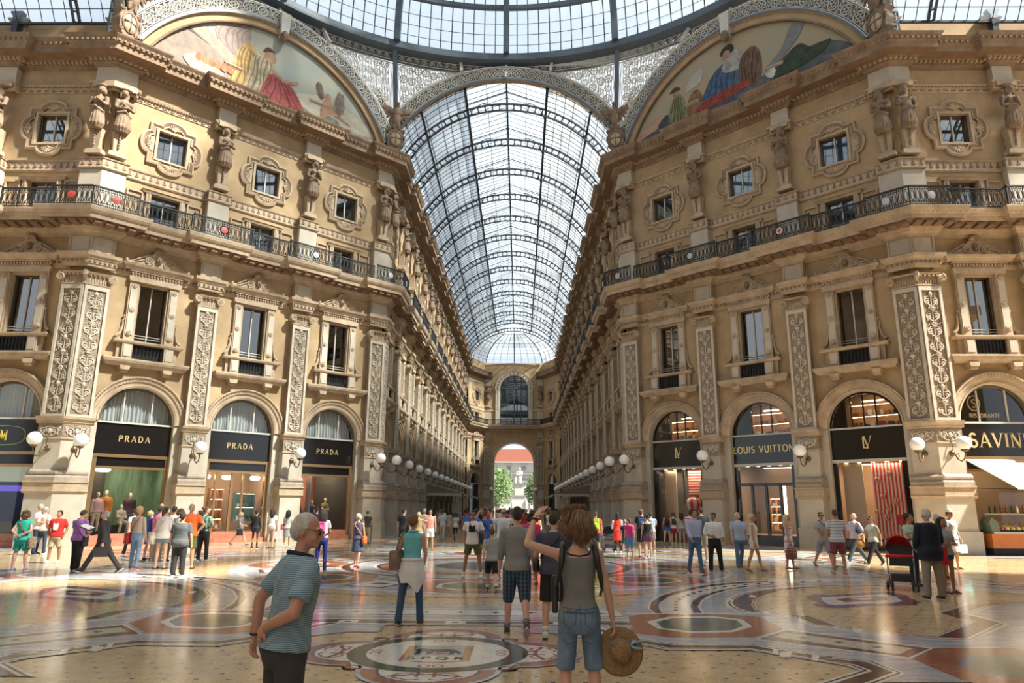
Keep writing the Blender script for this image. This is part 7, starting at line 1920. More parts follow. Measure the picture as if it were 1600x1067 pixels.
leather_tan,leather_red,leather_blk,leather_brn=mat('leather_tan',(.33,.17,.08),.5,var=.2,vscale=9,bump=.2),mat('leather_red',(.40,.02,.02),.35,var=.15),mat('leather_black',(.02,.02,.022),.4),mat('leather_brown',(.22,.07,.035),.45,var=.2,vscale=7,bump=.2)
# ================= the two big figures
om=person('elderly white-haired man in blue striped polo, hands behind back, dark grey trousers',(-.50,-18.25,FZ),radians(128),H=1.72,vox=.011,sex='m',skin='ruddy',build=1.02,head=(-38,4),hair=('receding','white'),lean=7,
    top=('polo',stripes('blue_stripe',(.34,.49,.58),(.10,.21,.30),.012,.42),.88,.72),bottom=('trousers',C('slate_trousers',(.055,.056,.062),.1)),pose='back',
    over=dict(R=((-26,14),((.78,.42,-.40),0)),L=(((.42,.50,-.80),0),((.02,.05,-1),0)),hdR=(.75,.05,-.62),hdL=(-.1,.15,-.95),pnR=(.1,-.95,0),pnL=(-.7,-.5,0),curlR=.3,curlL=.7),extras=['glasses','watchL',('collar',C('navy_collar',(.015,.025,.045)))])
wm=person('woman in grey tank top and denim shorts, back turned, one arm raised to her forehead',(1.50,-16.93,FZ),radians(180),H=1.73,vox=.011,sex='f',skin='fair',build=.99,head=(12,6),hair=(None,'brown'),
    top=('tank',C('heather',(.19,.195,.195),.12),.90),bottom=('shorts',C('washed_denim',(.14,.22,.33),.45),.98,.82),sandals=True,shoes=bshoe,
    over=dict(L=(((.90,.10,.30),0),((-.25,-.42,.87),0)),R=((-4,15),(10,10)),hdL=(-.62,-.40,.68),pnL=(-.5,-.3,-.75),curlL=.12,curlR=.75,lr=(0,4,2),ll=(0,4,2),spread=1.5),extras=['watchL'])
# her wind-blown hair
g=MB();x=MB();hm=mat('hair_windblown',(.23,.14,.08),.5,var=.55,vscale=14,bump=.5,bscale=40,stretch=(4,4,.5));Hd,HR=wm['Hd'],wm['HR'];rnd=random.Random(11)
g.ell(Hd((0,.035,1.675)),(.090,.102,.098),hm,rot=HR,nu=16,nv=12);g.ell(Hd((.0,.06,1.60)),(.082,.068,.10),hm,rot=HR);g.ell(Hd((.0,.07,1.53)),(.062,.05,.07),hm,rot=HR)
for i in range(230):
    a=-.55+(pi+1.1)*rnd.random();c,s_=cos(a),sin(a);top=rnd.uniform(1.66,1.765);ln=1.425+.06*rnd.random()+(.07*abs(c));r=rnd.uniform(.088,.122);q=rnd.uniform(-.025,.025);w=rnd.uniform(.003,.009)
    x.tube([Hd((.03*c+q,.03+.03*s_,top)),Hd((c*r*.9+q,.03+s_*r*.95,top-.03)),Hd((c*(r+.02)+.015+q,.035+s_*(r+.012),1.62+q)),Hd((c*(r+.012)-.012+q,.04+s_*(r-.005),1.55)),Hd((c*.062+rnd.uniform(-.035,.035),.05+s_*.06,ln))],[w,w*1.3,w*1.2,w,.001],hm,n=4)
for i in range(60):
    p=rnd.uniform(-.09,.06);h=rnd.uniform(.0,.03);w=rnd.uniform(.003,.007);x.tube([Hd((p,.05,1.735)),Hd((p+.03,.075,1.77+h)),Hd((p+.075,.07,1.76+h)),Hd((p+.13+h,.06,1.69+h))],[w,w*1.3,w,.001],hm,n=4)
for i in range(24):h=rnd.uniform(-.02,.02);x.tube([Hd((.07,.06,1.72-.008*i)),Hd((.125+h,.06,1.72-.008*i)),Hd((.155+h,.05,1.66-.007*i))],[.006,.005,.001],hm,n=4)
g.xf(wm['S']);x.xf(wm['S']);obj('hair',remesh2(g,'hair_bob',.0075,hm,1,extra=x),wm['root'])
# pack straps and pack worn on her front
root=empty('backpack',(1.50,-16.93,FZ),pi,label='black backpack with wide straps worn by the woman in the grey tank top',cat='backpack');s=wm['s'];U=wm['U']
for sd in(-1,1):
    g=MB();g.tube([U(p)*s for p in((sd*.19,-.10,1.05),(sd*.195,.02,1.12),(sd*.175,.10,1.22),(sd*.150,.128,1.34),(sd*.135,.085,1.44),(sd*.130,.0,1.475),(sd*.125,-.10,1.38),(sd*.12,-.16,1.25))],[.012,.014,.022,.026,.028,.028,.024,.02],leather_blk,n=6);obj('strap',g.mesh('strap',smooth=True),root)
g=MB();g.box(U((0,-.22,1.18))*s,(.30,.14,.38),leather_blk);g.ell(U((0,-.25,1.15))*s,(.16,.10,.20),leather_blk);g.box(U((.20,-.03,1.07))*s,(.05,.09,.30),leather_blk);obj('bag_body',remesh2(g,'pack',.012,leather_blk,3),root)
# denim seams, neckline trim, hat
so=part_of(wm,'shorts');seam=C('denim_seam',(.06,.10,.16),.2);g=MB()
def dense(pts,n=8):P=[Vector(p)for p in pts];return[P[i].lerp(P[i+1],k/n)for i in range(len(P)-1)for k in range(n)]+[P[-1]]
for sd in(-1,1):
    g.merge(snapline(so,dense([V(sd*q,0,z_)*s for q,z_ in((.035,.945),(.135,.95),(.138,.865),(.088,.825),(.04,.86),(.035,.945))]),.0028,seam))
    g.merge(snapline(so,dense([V(sd*q,0,z_)*s for q,z_ in((.15,.74),(.10,.70),(.03,.72))]),.002,seam))
g.merge(snapline(so,dense([V(0,0,1.0)*s,V(0,0,.80)*s]),.003,seam));g.merge(snapline(so,dense([V(-.16,0,.985)*s,V(0,0,.975)*s,V(.16,0,.985)*s]),.003,seam))
obj('seams',g.mesh('seams'),wm['root'])
bd=part_of(wm,'body');g=snapline(bd,dense([U(p)*s for p in((-.112,0,1.45),(-.108,0,1.42),(-.08,0,1.395),(0,0,1.383),(.08,0,1.395),(.108,0,1.42),(.112,0,1.45))]),.0065,black);obj('neckline_trim',g.mesh('neckline',smooth=True),wm['root'])
tt=part_of(wm,'tank_top')
sh,el,wr,d2=wm['arms']['R'];hp=Matrix.Rotation(pi,4,'Z')@((wr+d2.normalized()*.11)*s);hp=V(hp.x+1.50,hp.y-16.93,hp.z+FZ)
straw=mat('straw',(.32,.19,.08),.7,var=.3,vscale=40,bump=.6,bscale=60)
root=empty('sun_hat',hp+V(.035,-.03,-.135),0,label='brown straw sun hat with pale blue ribbon held by the woman in grey tank top',cat='hat');root.rotation_euler=(radians(78),radians(-24),radians(6))
g=MB();g.lathe([(.085,.0),(.12,.004),(.17,-.006),(.19,-.012),(.188,-.018),(.12,-.004),(.08,-.006)],straw,n=40)
g.build('brim',root,smooth=True);g=MB();g.lathe([(.0,.105),(.03,.104),(.065,.092),(.085,.06),(.092,.02),(.092,.0),(.088,-.004)],straw,n=32);g.build('crown',root,smooth=True)
rib=mat('ribbon_blue',(.28,.42,.56),.6,var=.3,vscale=30)
g=MB();g.lathe([(.0945,.004),(.096,.010),(.0935,.036),(.0915,.040)],rib,n=32)
g.tube([(.095,0,.02),(.13,.02,.03),(.17,.0,.0),(.215,-.01,-.02)],[.012,.016,.012,.004],rib,n=5);g.tube([(.095,0,.02),(.12,-.03,.03),(.16,-.05,.01),(.20,-.075,0)],[.012,.014,.01,.003],rib,n=5);g.build('ribbon',root,smooth=True)
# ================= middle distance, centre
t=pp('turq',176,'auburn-haired woman in turquoise sleeveless blouse, white shirt tied round her jeans',vox=.013,sex='f',skin='fair',hair=('short','red'),top=('sleeveless',aqua,.98),bottom=('jeans',C('blue_jean',(.05,.10,.19),.25)),shoes=dshoe,over=dict(L=((12,14),(55,-10)),R=((14,10),(50,-12)),lr=(4,6,2),ll=(-4,8,4)),build=1.05,extras=[('collar',aqua)])
g=MB();U,s=t['U'],t['s'];rnd=random.Random(2);n=30;vs=[]
for j,(z,a,b)in enumerate(((1.03,.168,.135),(.95,.205,.165),(.80,.225,.185),(.66,.245,.20))):
    for i in range(n):
        a_=2*pi*i/n;f=1+.03*j*sin(7*a_);dzr=(.10*cos(2*a_-1.0)+.05*sin(5*a_))if j==3 else 0
        vs.append(V(a*f*cos(a_),.01+b*f*sin(a_),z+dzr+t['dz'])*s)
g.add(vs,[(j*n+i,j*n+(i+1)%n,(j+1)*n+(i+1)%n,(j+1)*n+i)for j in range(3)for i in range(n)],white)
g.tube([V(.16*cos(a),.01+.13*sin(a),1.02+t['dz'])*s for a in[k*pi/10 for k in range(20)]],.03,white,n=7,closed=True)
obj('tied_shirt',g.mesh('tied_shirt',smooth=True),t['root'])
crossbag(t,mat('leather_taupe',(.24,.17,.12),.5,var=.15,vscale=5,bump=.4),side=1,label='large taupe shoulder bag hanging on the woman in turquoise',size=(.40,.16,.30),zb=1.02,same=True)
t=pp('greysw',182,'young man in grey sweater and blue plaid shorts walking away',vox=.013,skin='fair',hair=('short','dark'),top=('long',C('grey_knit',(.24,.25,.25)),.86,1.45),bottom=('shorts',stripes('plaid_blue',(.03,.06,.10),(.012,.018,.04),.055,.5,c3=(.08,.14,.18)),1.02,1.1),shoes=dshoe,socks=(gsock,0),over=dict(lr=(-16,3,24),ll=(6,4,2),R=((-8,9),(4,5)),L=((10,9),(14,5))),build=.95)
t=pp('navym',178,'man in navy t-shirt, black shorts and white trainers beside the woman in grey',vox=.014,skin='fair',hair=('short','dark'),top=('tshirt',C('navy_tee',(.055,.06,.10)),.86),bottom=('shorts',black,1.0),shoes=wshoe,socks=(wsock,0),over=dict(lr=(14,5,2),ll=(-6,4,6),R=((20,10),(60,-8)),L=((10,16),(40,-10))),build=1.1,head=(-25,15))
crossbag(t,leather_blk,side=1,label='small black bag with long strap on the man in navy t-shirt',size=(.20,.08,.18),zb=.98)
t=pp('boy',185,'boy in grey t-shirt and black shorts walking away',vox=.015,skin='fair',hair=('short','brown'),top=('tshirt',lgrey),bottom=('shorts',black,.95),shoes=dshoe,socks=(wsock,0),pose='walk',build=.92)
t=pp('wtee',-8,'man with sunglasses in white printed t-shirt and green shorts, hands in pockets',vox=.015,skin='mid',hair=('short','black'),top=('tshirt',white),bottom=('shorts',olive,.72),shoes=wshoe,socks=(wsock,0),pose='pocket',over=dict(lr=(2,13,2),ll=(2,13,2)),extras=['sunglasses',('print',0,[(-.09,1.18),(.08,1.18),(.085,1.36),(.03,1.35),(.0,1.30),(-.03,1.36),(-.09,1.35)],black)],build=.98)
crossbag(t,leather_blk,side=1,label='black shoulder bag of the man in white printed t-shirt',size=(.28,.10,.26),zb=1.0)
t=pp('bluephoto',186,'man in royal blue t-shirt raising both arms to take a photo',skin='tan',hair=('short','brown'),top=('tshirt',C('royal_tee',(.05,.14,.52))),bottom=('shorts',khaki),shoes=dshoe,pose='photo',over=dict(R=((118,12),(160,-25)),L=((118,12),(160,-25))))
crossbag(t,leather_blk,side=-1,label='dark cross-body bag on the man in royal blue',size=(.22,.08,.2),zb=.95)
t=pp('wphoto',190,'balding man in white t-shirt holding up a phone with both hands',skin='fair',hair=('bald','brown'),top=('tshirt',C('white_tee',(.64,.66,.70))),bottom=('shorts',grey),shoes=wshoe,pose='photo',over=dict(R=((70,30),(130,-10)),L=((100,30),(140,-10))),build=1.12)
t=pp('pinkw',178,'dark curly-haired woman in hot pink top and red print trousers',sex='f',skin='mid',hair=('curly','black'),top=('tshirt',magenta,.84,.95),bottom=('capri',C('red_print',(.50,.05,.04),.5)),sandals=True,shoes=bshoe,build=1.12)
t=pp('salmonf',10,'blonde woman facing the viewer in orange top',sex='f',skin='fair',hair=('bob','blond'),top=('sleeveless',orange),bottom=('skirt',orange,.5),sandals=True,shoes=bshoe,pose='hold')
t=pp('navy2',30,'dark-haired man in navy t-shirt drinking',skin='tan',hair=('short','black'),top=('tshirt',navy),bottom=('shorts',dgrey),shoes=dshoe,pose='phone')
t=pp('redneon',175,'person in coral red top walking away with a neon backpack',skin='fair',hair=('short','brown'),top=('tshirt',C('coral',(.70,.12,.08))),bottom=('shorts',dgrey),shoes=wshoe)
backpack(t,C('neon',(.45,.70,.05)),'neon yellow-green backpack right of the woman in grey')
# ================= left of centre
t=pp('bluetrous',178,'woman with long black hair, white t-shirt and bright blue trousers',sex='f',skin='tan',hair=('long','black'),top=('tshirt',C('lilac_white',(.60,.57,.64)),.95),bottom=('leggings',C('cobalt',(.03,.05,.32)),1,1.15),shoes=mat('shoe_grey',(.45,.43,.40),.6),pose='hold',build=1.05)
backpack(t,C('pink_pack',(.70,.12,.36)),'pink backpack slung on the woman with blue trousers',size=(.24,.12,.38),strapm=leather_blk)
t=pp('navydress',168,'grey-haired woman in sleeveless navy dress',sex='f',skin='tan',hair=('short','grey'),top=('sleeveless',C('navy_dress',(.045,.06,.115)),.9),bottom=('dress',C('navy_dress',(.045,.06,.115)),.50),dress=True,sandals=True,shoes=rshoe,over=dict(lr=(-10,3,12),ll=(10,3,2)),head=(-50,0))
crossbag(t,mat('leather_orange',(.50,.12,.03),.5),side=-1,label='orange leather cross-body bag on the navy dress',size=(.26,.10,.24),zb=.88)
t=pp('greytee',150,'man in grey t-shirt and beige trousers by the arcade pier',skin='tan',hair=('short','brown'),top=('tshirt',dgrey),bottom=('trousers',khaki),shoes=bshoe,pose='hold')
t=pp('blacktee',172,'man in black t-shirt and shorts looking into the arcade',skin='fair',hair=('short','black'),top=('tshirt',black),bottom=('shorts',black),shoes=dshoe,build=1.12,over=dict(R=((4,12),(20,2))),head=(-35,0))
t=pp('photo',180,'blond woman raising a phone with bent arms',sex='f',skin='tan',hair=('short','pale'),top=('sleeveless',C('gold_top',(.42,.28,.10))),bottom=('shorts',offw),shoes=wshoe,pose='photo',over=dict(R=((70,50),(130,-30)),L=((70,50),(130,-30))))
t=pp('cap',178,'person in white with a white hat at the arcade mouth',skin='tan',hair=('short','white'),top=('tshirt',white),bottom=('shorts',offw),shoes=wshoe)
t=pp('salmon',6,'man with sunglasses in salmon tank top and white shorts',skin='tan',hair=('short','dark'),top=('tank',salmon),bottom=('shorts',white),sandals=True,shoes=bshoe,extras=['sunglasses'])
t=pp('wdress',20,'woman in long white outfit deep in the arcade',sex='f',skin='tan',hair=('bob','dark'),top=('sleeveless',white),bottom=('trousers',white),shoes=wshoe,vox=.034)
t=pp('lblue',178,'man in light blue shirt and grey trousers walking into the arcade',skin='tan',hair=('short','dark'),top=('tshirt',C('sky_shirt',(.36,.42,.50))),bottom=('trousers',lgrey),shoes=dshoe,pose='walk')
t=pp('beigef',180,'woman in beige dress walking in the arcade',sex='f',skin='tan',hair=('bob','dark'),top=('sleeveless',beige),bottom=('dress',beige,.6),dress=True,shoes=bshoe,sandals=True,vox=.03)
t=pp('bw',176,'woman in black and white top with a white jacket on her arm',sex='f',skin='mid',hair=('bob','black'),top=('tshirt',C('bw_print',(.4,.4,.4),.8)),bottom=('leggings',black),shoes=rshoe,pose='walk')
t=pp('blues',185,'person in blue shirt half hidden behind the man in white t-shirt',skin='tan',hair=('short','dark'),top=('tshirt',blue),bottom=('shorts',khaki),shoes=dshoe)
t=pp('blondskirt',80,'blonde woman in grey top and black skirt walking past the shop',sex='f',skin='fair',hair=('bob','blond'),top=('tshirt',C('grey_blouse',(.17,.15,.17))),bottom=('skirt',black,.55),sandals=True,shoes=bshoe,pose='walk',over=dict(R=((20,5),(75,-5))))
crossbag(t,leather_tan,side=1,label='small tan bag of the blonde woman in the black skirt',size=(.2,.07,.18),zb=.95)
t=pp('blackhijab',172,'person dressed in black with cap and grey leggings',sex='f',skin='tan',hair=('short','black'),top=('long',black,.72),bottom=('leggings',dgrey),shoes=dshoe)
crossbag(t,leather_blk,side=1,label='black bag of the person dressed in black',size=(.26,.1,.26),zb=.98)
t=pp('wshorts',180,'woman with long dark hair in white top and very short shorts',sex='f',skin='fair',hair=('long','dark'),top=('tshirt',white,.93),bottom=('shorts',C('pattern_shorts',(.45,.38,.42),.5),.3),sandals=True,shoes=dshoe,over=dict(lr=(-4,3,6)))
px=t['W'](t['arms']['R'][2]);paperbag(px+V(.06,-.02,-.44),0,white,'white paper shopping bag carried by the woman in short shorts',size=(.24,.09,.3))
t=pp('pinkbagf',175,'long-haired woman partly hidden behind the elderly man',sex='f',skin='fair',hair=('long','black'),top=('tshirt',C('pale_green',(.50,.56,.44))),bottom=('skirt',lgrey),shoes=wshoe)
crossbag(t,C('pink_bag',(.55,.07,.22)),side=1,label='pink bag of the half hidden long-haired woman',size=(.26,.1,.24),zb=.95)
t=pp('behind',178,'person with tied hair looking up at the facade',sex='f',skin='tan',hair=('ponytail','dark'),top=('tshirt',beige),bottom=('shorts',khaki),shoes=wshoe,head=(0,-25))
t=pp('navybp',176,'young man in navy t-shirt with a backpack near the shop window',skin='tan',hair=('short','black'),top=('tshirt',navy),bottom=('shorts',white),shoes=dshoe)
backpack(t,C('navy_pack',(.015,.02,.04)),'dark backpack of the young man in navy near the shop window',size=(.26,.14,.36))
# ================= left crowd
t=pp('teal',186,'woman in teal blouse and shorts, hands behind her back',sex='f',skin='fair',hair=('curly','brown'),top=('tshirt',tealm,.86,.35),bottom=('shorts',C('teal_shorts',(.02,.36,.33)),.8),shoes=C('lilac_shoe',(.30,.26,.42)),pose='back',build=1.2,over=dict(lr=(0,8,0),ll=(0,8,0)))
crossbag(t,mat('woven_bag',(.34,.25,.16),.8,var=.5,vscale=14),side=-1,label='patterned brown and cream bag of the woman in teal',size=(.32,.12,.32),zb=.80,strapm=leather_brn)
t=pp('whiteL',95,'grey-haired man in white shirt at far left looking down',skin='tan',hair=('short','grey'),top=('tshirt',white),bottom=('trousers',navy),shoes=dshoe,pose='hold')
t=pp('pinkpolo',165,'man in pale pink polo and jeans kicking up one foot',skin='tan',hair=('short','grey'),top=('polo',C('pale_pink',(.72,.50,.46))),bottom=('jeans',djean),shoes=wshoe,pose='kick',build=1.05)
t=pp('red',12,'smiling boy in red t-shirt with white face print and camouflage shorts',skin='mid',hair=('short','black'),top=('tshirt',redm,.86,.75),bottom=('shorts',C('camo',(.38,.32,.22),.45),.95),shoes=wshoe,pose='pocket',build=1.12,head=(-25,0),extras=[('print',0,[(-.08,1.14),(-.05,1.08),(.05,1.08),(.08,1.14),(.085,1.27),(.06,1.34),(.045,1.30),(-.045,1.30),(-.06,1.34),(-.085,1.27)],white)])
t=pp('purple',168,'man in purple shirt and black trousers reading a folder',skin='tan',hair=('short','dark'),top=('polo',purple),bottom=('trousers',black),shoes=dshoe,pose='hold',head=(-20,25),build=1.1,over=dict(lr=(-8,8,2),ll=(4,3,2)))
crossbag(t,leather_blk,side=-1,label='black cross-body bag of the man in purple',size=(.2,.08,.3),zb=.85)
t=pp('suit',-82,'grey-haired man in dark suit striding left with a case',skin='ruddy',hair=('short','grey'),top=('jacket',C('suit',(.022,.019,.022)),.68),bottom=('trousers',C('suit',(.022,.019,.022))),shoes=dshoe,pose='stride',lean=4)
px=t['W'](t['arms']['L'][2]);r_=empty('briefcase',px+V(-.02,0,-.36),radians(20),label='black document case carried low by the man in dark suit',cat='case');g=MB();g.box((0,0,.14),(.34,.06,.26),leather_blk);g.build('case_body',r_);g=MB();g.tube([(-.06,0,.27),(-.05,0,.33),(.05,0,.33),(.06,0,.27)],.01,leather_blk);g.build('handle',r_)
a=V(-10.75,-3.35,1.18);r_=empty('folder',a,0,label='open black folder held by the man in dark suit',cat='folder');g=MB();g.box((0,0,0),(.34,.24,.02),leather_blk,rot=Euler((.3,.35,0)).to_matrix());g.build('cover',r_);g=MB();g.box((.0,-.01,.018),(.30,.21,.008),white,rot=Euler((.3,.35,0)).to_matrix());g.build('paper',r_)
t=pp('wtop',-130,'woman in white t-shirt and black trousers walking left by the shop',sex='f',skin='tan',hair=('short','dark'),top=('tshirt',white),bottom=('trousers',black),shoes=dshoe,pose='walk')
t=pp('beige',172,'blonde-bun woman in beige long-sleeved top and light jeans',sex='f',skin='tan',hair=('bun','blond'),top=('long',C('beige_knit',(.42,.35,.29)),.98),bottom=('jeans',C('light_denim',(.16,.26,.38),.35)),shoes=rshoe,over=dict(lr=(-6,5,4),ll=(6,5,2)))
crossbag(t,leather_red,side=1,label='glossy red handbag of the woman in beige top',size=(.30,.14,.30),zb=.84)
t=pp('bluedress',150,'woman in royal blue dress looking up',sex='f',skin='fair',hair=('short','blond'),top=('tshirt',royal),bottom=('dress',royal,.55),dress=True,shoes=dshoe,head=(0,-35),pose='point')
t=pp('bald',10,'bald man with sunglasses behind the tour group',skin='tan',hair=('bald','brown'),top=('tshirt',dgrey),bottom=('trousers',djean),shoes=dshoe,extras=['sunglasses'])
t=pp('pinkshirt',165,'man in pink polo shirt within the left group',skin='tan',hair=('short','dark'),top=('polo',pinkm),bottom=('trousers',khaki),shoes=wshoe,build=1.1)
t=pp('wblouse',178,'dark-haired woman in loose white blouse and denim shorts',sex='f',skin='fair',hair=('ponytail','dark'),top=('shirt',C('white_blouse',(.70,.68,.66)),.84),bottom=('shorts',C('denim_shorts',(.16,.20,.25),.3),.45),sandals=True,shoes=dshoe,build=1.1)
crossbag(t,C('cream_bag',(.60,.55,.46),.15,.6),side=1,label='big cream fabric bag of the woman in white blouse',size=(.42,.18,.34),zb=.86)
t=pp('wshirt',170,'dark-haired man in white shirt within the left group',skin='tan',hair=('short','black'),top=('tshirt',white),bottom=('trousers',dgrey),shoes=dshoe)
t=pp('brownhair',178,'woman with wavy brown hair between the white shirt and orange shirt',sex='f',skin='tan',hair=('curly','brown'),top=('sleeveless',white),bottom=('shorts',khaki),shoes=wshoe)
t=pp('greyback',182,'stocky black-haired person in dark grey shirt and black trousers',skin='tan',hair=('short','black'),top=('tshirt',stripes('grey_check',(.07,.08,.09),(.11,.12,.13),.06,.15),.80,.8),bottom=('trousers',black),shoes=dshoe,build=1.3,over=dict(L=((0,14),(10,6)),R=((0,14),(10,6))))
t=pp('orange',186,'bald man in bright orange t-shirt, hand on hip',skin='tan',hair=('bald','grey'),top=('tshirt',C('vivid_orange',(.80,.13,.02)),.86),bottom=('shorts',olive),sandals=True,shoes=dshoe,pose='hip',build=1.15,over=dict(L=((4,9),(14,4)),R=((-8,42),(10,-42))))
t=pp('darktalk',-60,'dark-haired woman phoning beside the orange shirt',sex='f',skin='fair',hair=('bob','black'),top=('tshirt',offw),bottom=('leggings',black),sandals=True,shoes=bshoe,pose='phone')
t=pp('greenbp',165,'brown-haired woman in mint t-shirt and black trousers, hand on hip',sex='f',skin='fair',hair=('bun','brown'),top=('tshirt',C('mint_tee',(.28,.55,.42)),.95),bottom=('trousers',black),sandals=True,shoes=offw,pose='hip',head=(-40,0),over=dict(lr=(4,3,2)))
backpack(t,leather_blk,'black leather backpack of the woman in mint t-shirt',size=(.28,.15,.34),zc=1.12)
# ================= right side
t=pp('reddress',182,'person in bright red dress with white sleeves pushing a pushchair',sex='f',skin='dark',hair=('scarf','black'),top=('long',C('scarlet',(.75,.04,.02)),.9),bottom=('dress',C('scarlet',(.75,.04,.02)),.52),dress=True,shoes=wshoe,over=dict(R=((20,8),(70,-4)),L=((20,8),(70,-4))))
g=MB()
for nm in('R','L'):
    sh,el,wr,d2=t['arms'][nm];g.tube([sh,el,wr],[.07,.058,.045],white,n=10)
g.xf(t['S']);obj('sleeves',g.mesh('sleeves',smooth=True),t['root'])
for sd in(-1,1):
    g=MB();x,y,h=t['legs']['L' if sd>0 else 'R'][:3];g.tube([x,y,h],[.07,.06,.05],black,n=10);g.xf(t['S']);obj('legging',g.mesh('legging',smooth=True),t['root'])
t=pp('capboy',178,'child in grey cap and navy shirt beside the red dress',skin='fair',hair=('short','grey'),top=('tshirt',navy),bottom=('shorts',C('dark_green',(.03,.08,.06))),shoes=wshoe,build=.95)
t=pp('magenta',180,'girl in magenta t-shirt and blue cropped trousers',sex='f',skin='fair',hair=('ponytail','brown'),top=('tshirt',magenta,.92),bottom=('capri',C('mid_blue',(.08,.22,.50))),shoes=C('turquoise_shoe',(.1,.5,.55)),build=1.05)
t=pp('bpman',170,'man in black t-shirt looking up with a blue backpack',skin='fair',hair=('short','brown'),top=('tshirt',black),bottom=('shorts',black),shoes=dshoe,head=(-30,-20))
backpack(t,C('blue_pack',(.06,.10,.25)),'blue and grey backpack of the man in black looking up',size=(.26,.14,.36))
t=pp('purpleshorts',184,'woman in black tank top and plum shorts',sex='f',skin='fair',hair=('bun','dark'),top=('tank',black),bottom=('shorts',C('plum',(.16,.05,.11)),.55),shoes=wshoe,build=1.18)
t=pp('lbluef',170,'dark-haired person in pale blue top raising a hand to the face',skin='tan',hair=('short','black'),top=('tshirt',lblue),bottom=('shorts',grey),shoes=wshoe,pose='phone')
t=pp('g1',180,'girl with very long brown hair and bare legs at the shop window',sex='f',skin='fair',hair=('long','brown'),top=('tank',black),bottom=('shorts',blue,.4),shoes=dshoe,over=dict(ll=(-14,12,4)))
crossbag(t,leather_brn,side=1,label='brown bag of the girl with very long brown hair',size=(.28,.1,.28),zb=.98)
t=pp('g2',178,'girl in white t-shirt and red shorts at the shop window',sex='f',skin='fair',hair=('bob','brown'),top=('tshirt',white),bottom=('shorts',C('dark_red',(.35,.02,.04)),.7),shoes=wshoe)
backpack(t,leather_blk,'small black backpack of the girl in red shorts',size=(.22,.1,.3))
t=pp('g3',182,'girl with dark hair and blue bag at the shop window',sex='f',skin='fair',hair=('long','black'),top=('sleeveless',lgrey),bottom=('shorts',grey,.5),shoes=wshoe)
crossbag(t,C('blue_bag',(.03,.07,.28)),side=-1,label='blue shoulder bag of the dark-haired girl',size=(.28,.1,.28),zb=1.0)
t=pp('g4',178,'person in red and white striped t-shirt by the shop window',skin='tan',hair=('short','brown'),top=('tshirt',stripes('red_white',(.60,.05,.04),(.65,.6,.58),.12,.5)),bottom=('shorts',khaki),shoes=wshoe)
t=pp('blueshirt',12,'dark-haired man in pale blue shirt and jeans looking aside',skin='tan',hair=('short','black'),top=('shirt',C('blue_shirt',(.40,.44,.64)),.97),bottom=('jeans',jean),shoes=bshoe,pose='walk',head=(40,0),extras=['belt',('collar',C('blue_shirt',(.40,.44,.64)))],over=dict(lr=(-10,1,14),ll=(12,1,4)))
t=pp('dgrey',185,'man in dark grey t-shirt behind the man in pale blue shirt',skin='fair',hair=('short','brown'),top=('tshirt',dgrey),bottom=('shorts',khaki),shoes=wshoe)
t=pp('whiteshirt',-6,'short-haired man in white shirt and black trousers gesturing',skin='mid',hair=('short','black'),top=('shirt',white,.97,1.45),bottom=('trousers',black),shoes=dshoe,build=1.08,head=(-35,0),over=dict(R=((5,18),(60,-50)),L=((2,12),(8,6)),lr=(6,6,2),ll=(-2,8,4)),extras=['belt',('collar',white)])
t=pp('polo',8,'white-haired man in light blue polo and blue jeans',skin='ruddy',hair=('short','white'),top=('polo',C('sky_polo',(.34,.47,.64))),bottom=('jeans',C('mid_jean',(.10,.18,.30),.2)),shoes=bshoe,build=1.12,over=dict(ll=(-12,3,14),lr=(4,2,2)))
t=pp('blonde',70,'short-haired blonde woman in white sleeveless top and cream shorts',sex='f',skin='tan',hair=('short','pale'),top=('sleeveless',C('white_top',(.68,.64,.58)),.97),bottom=('shorts',offw,.5),shoes=C('flat_shoe',(.2,.15,.12)),over=dict(lr=(-14,2,4),ll=(16,2,6),L=((0,8),(14,2)),R=((0,12),(10,4))),extras=['sunglasses'])
t=pp('strdress',60,'long-haired blonde woman in white dress with red stripes',sex='f',skin='tan',hair=('long','pale'),top=('strap',stripes('dress_stripe',(.66,.66,.70),(.55,.08,.14),.20,.12),.9),bottom=('dress',stripes('dress_stripe',(.66,.66,.70),(.55,.08,.14),.20,.12),.50),dress=True,sandals=True,shoes=bshoe,over=dict(lr=(-4,2,4),ll=(6,2,2),R=((4,10),(12,6))))
px=t['W'](t['arms']['R'][2]);handbag(px+V(.02,-.02,-.50),radians(15),leather_brn,'brown leather handbag carried by the woman in striped dress',size=(.36,.18,.28),handle=.16)
t=pp('greyshort',4,'man with sunglasses in pale grey t-shirt and grey shorts walking',skin='tan',hair=('short','dark'),top=('tshirt',C('grey_tee',(.36,.37,.39))),bottom=('shorts',C('grey_shorts',(.27,.28,.30)),1.0),sandals=True,shoes=bshoe,pose='walk',extras=['sunglasses'],over=dict(L=((14,14),(80,-70))))
crossbag(t,leather_blk,side=1,label='dark jacket-like bag over the shoulder of the man in grey shorts',size=(.2,.1,.24),zb=1.1)
t=pp('striped',178,'man in white and black striped t-shirt and maroon shorts',skin='tan',hair=('short','brown'),top=('tshirt',stripes('tee_stripe',(.66,.66,.70),(.03,.035,.06),.085,.13)),bottom=('shorts',maroon,.85),shoes=mat('shoe_tan',(.45,.28,.2),.6),pose='stand',over=dict(lr=(0,6,0),ll=(0,6,0),L=((8,10),(20,4)),R=((8,10),(20,4))))
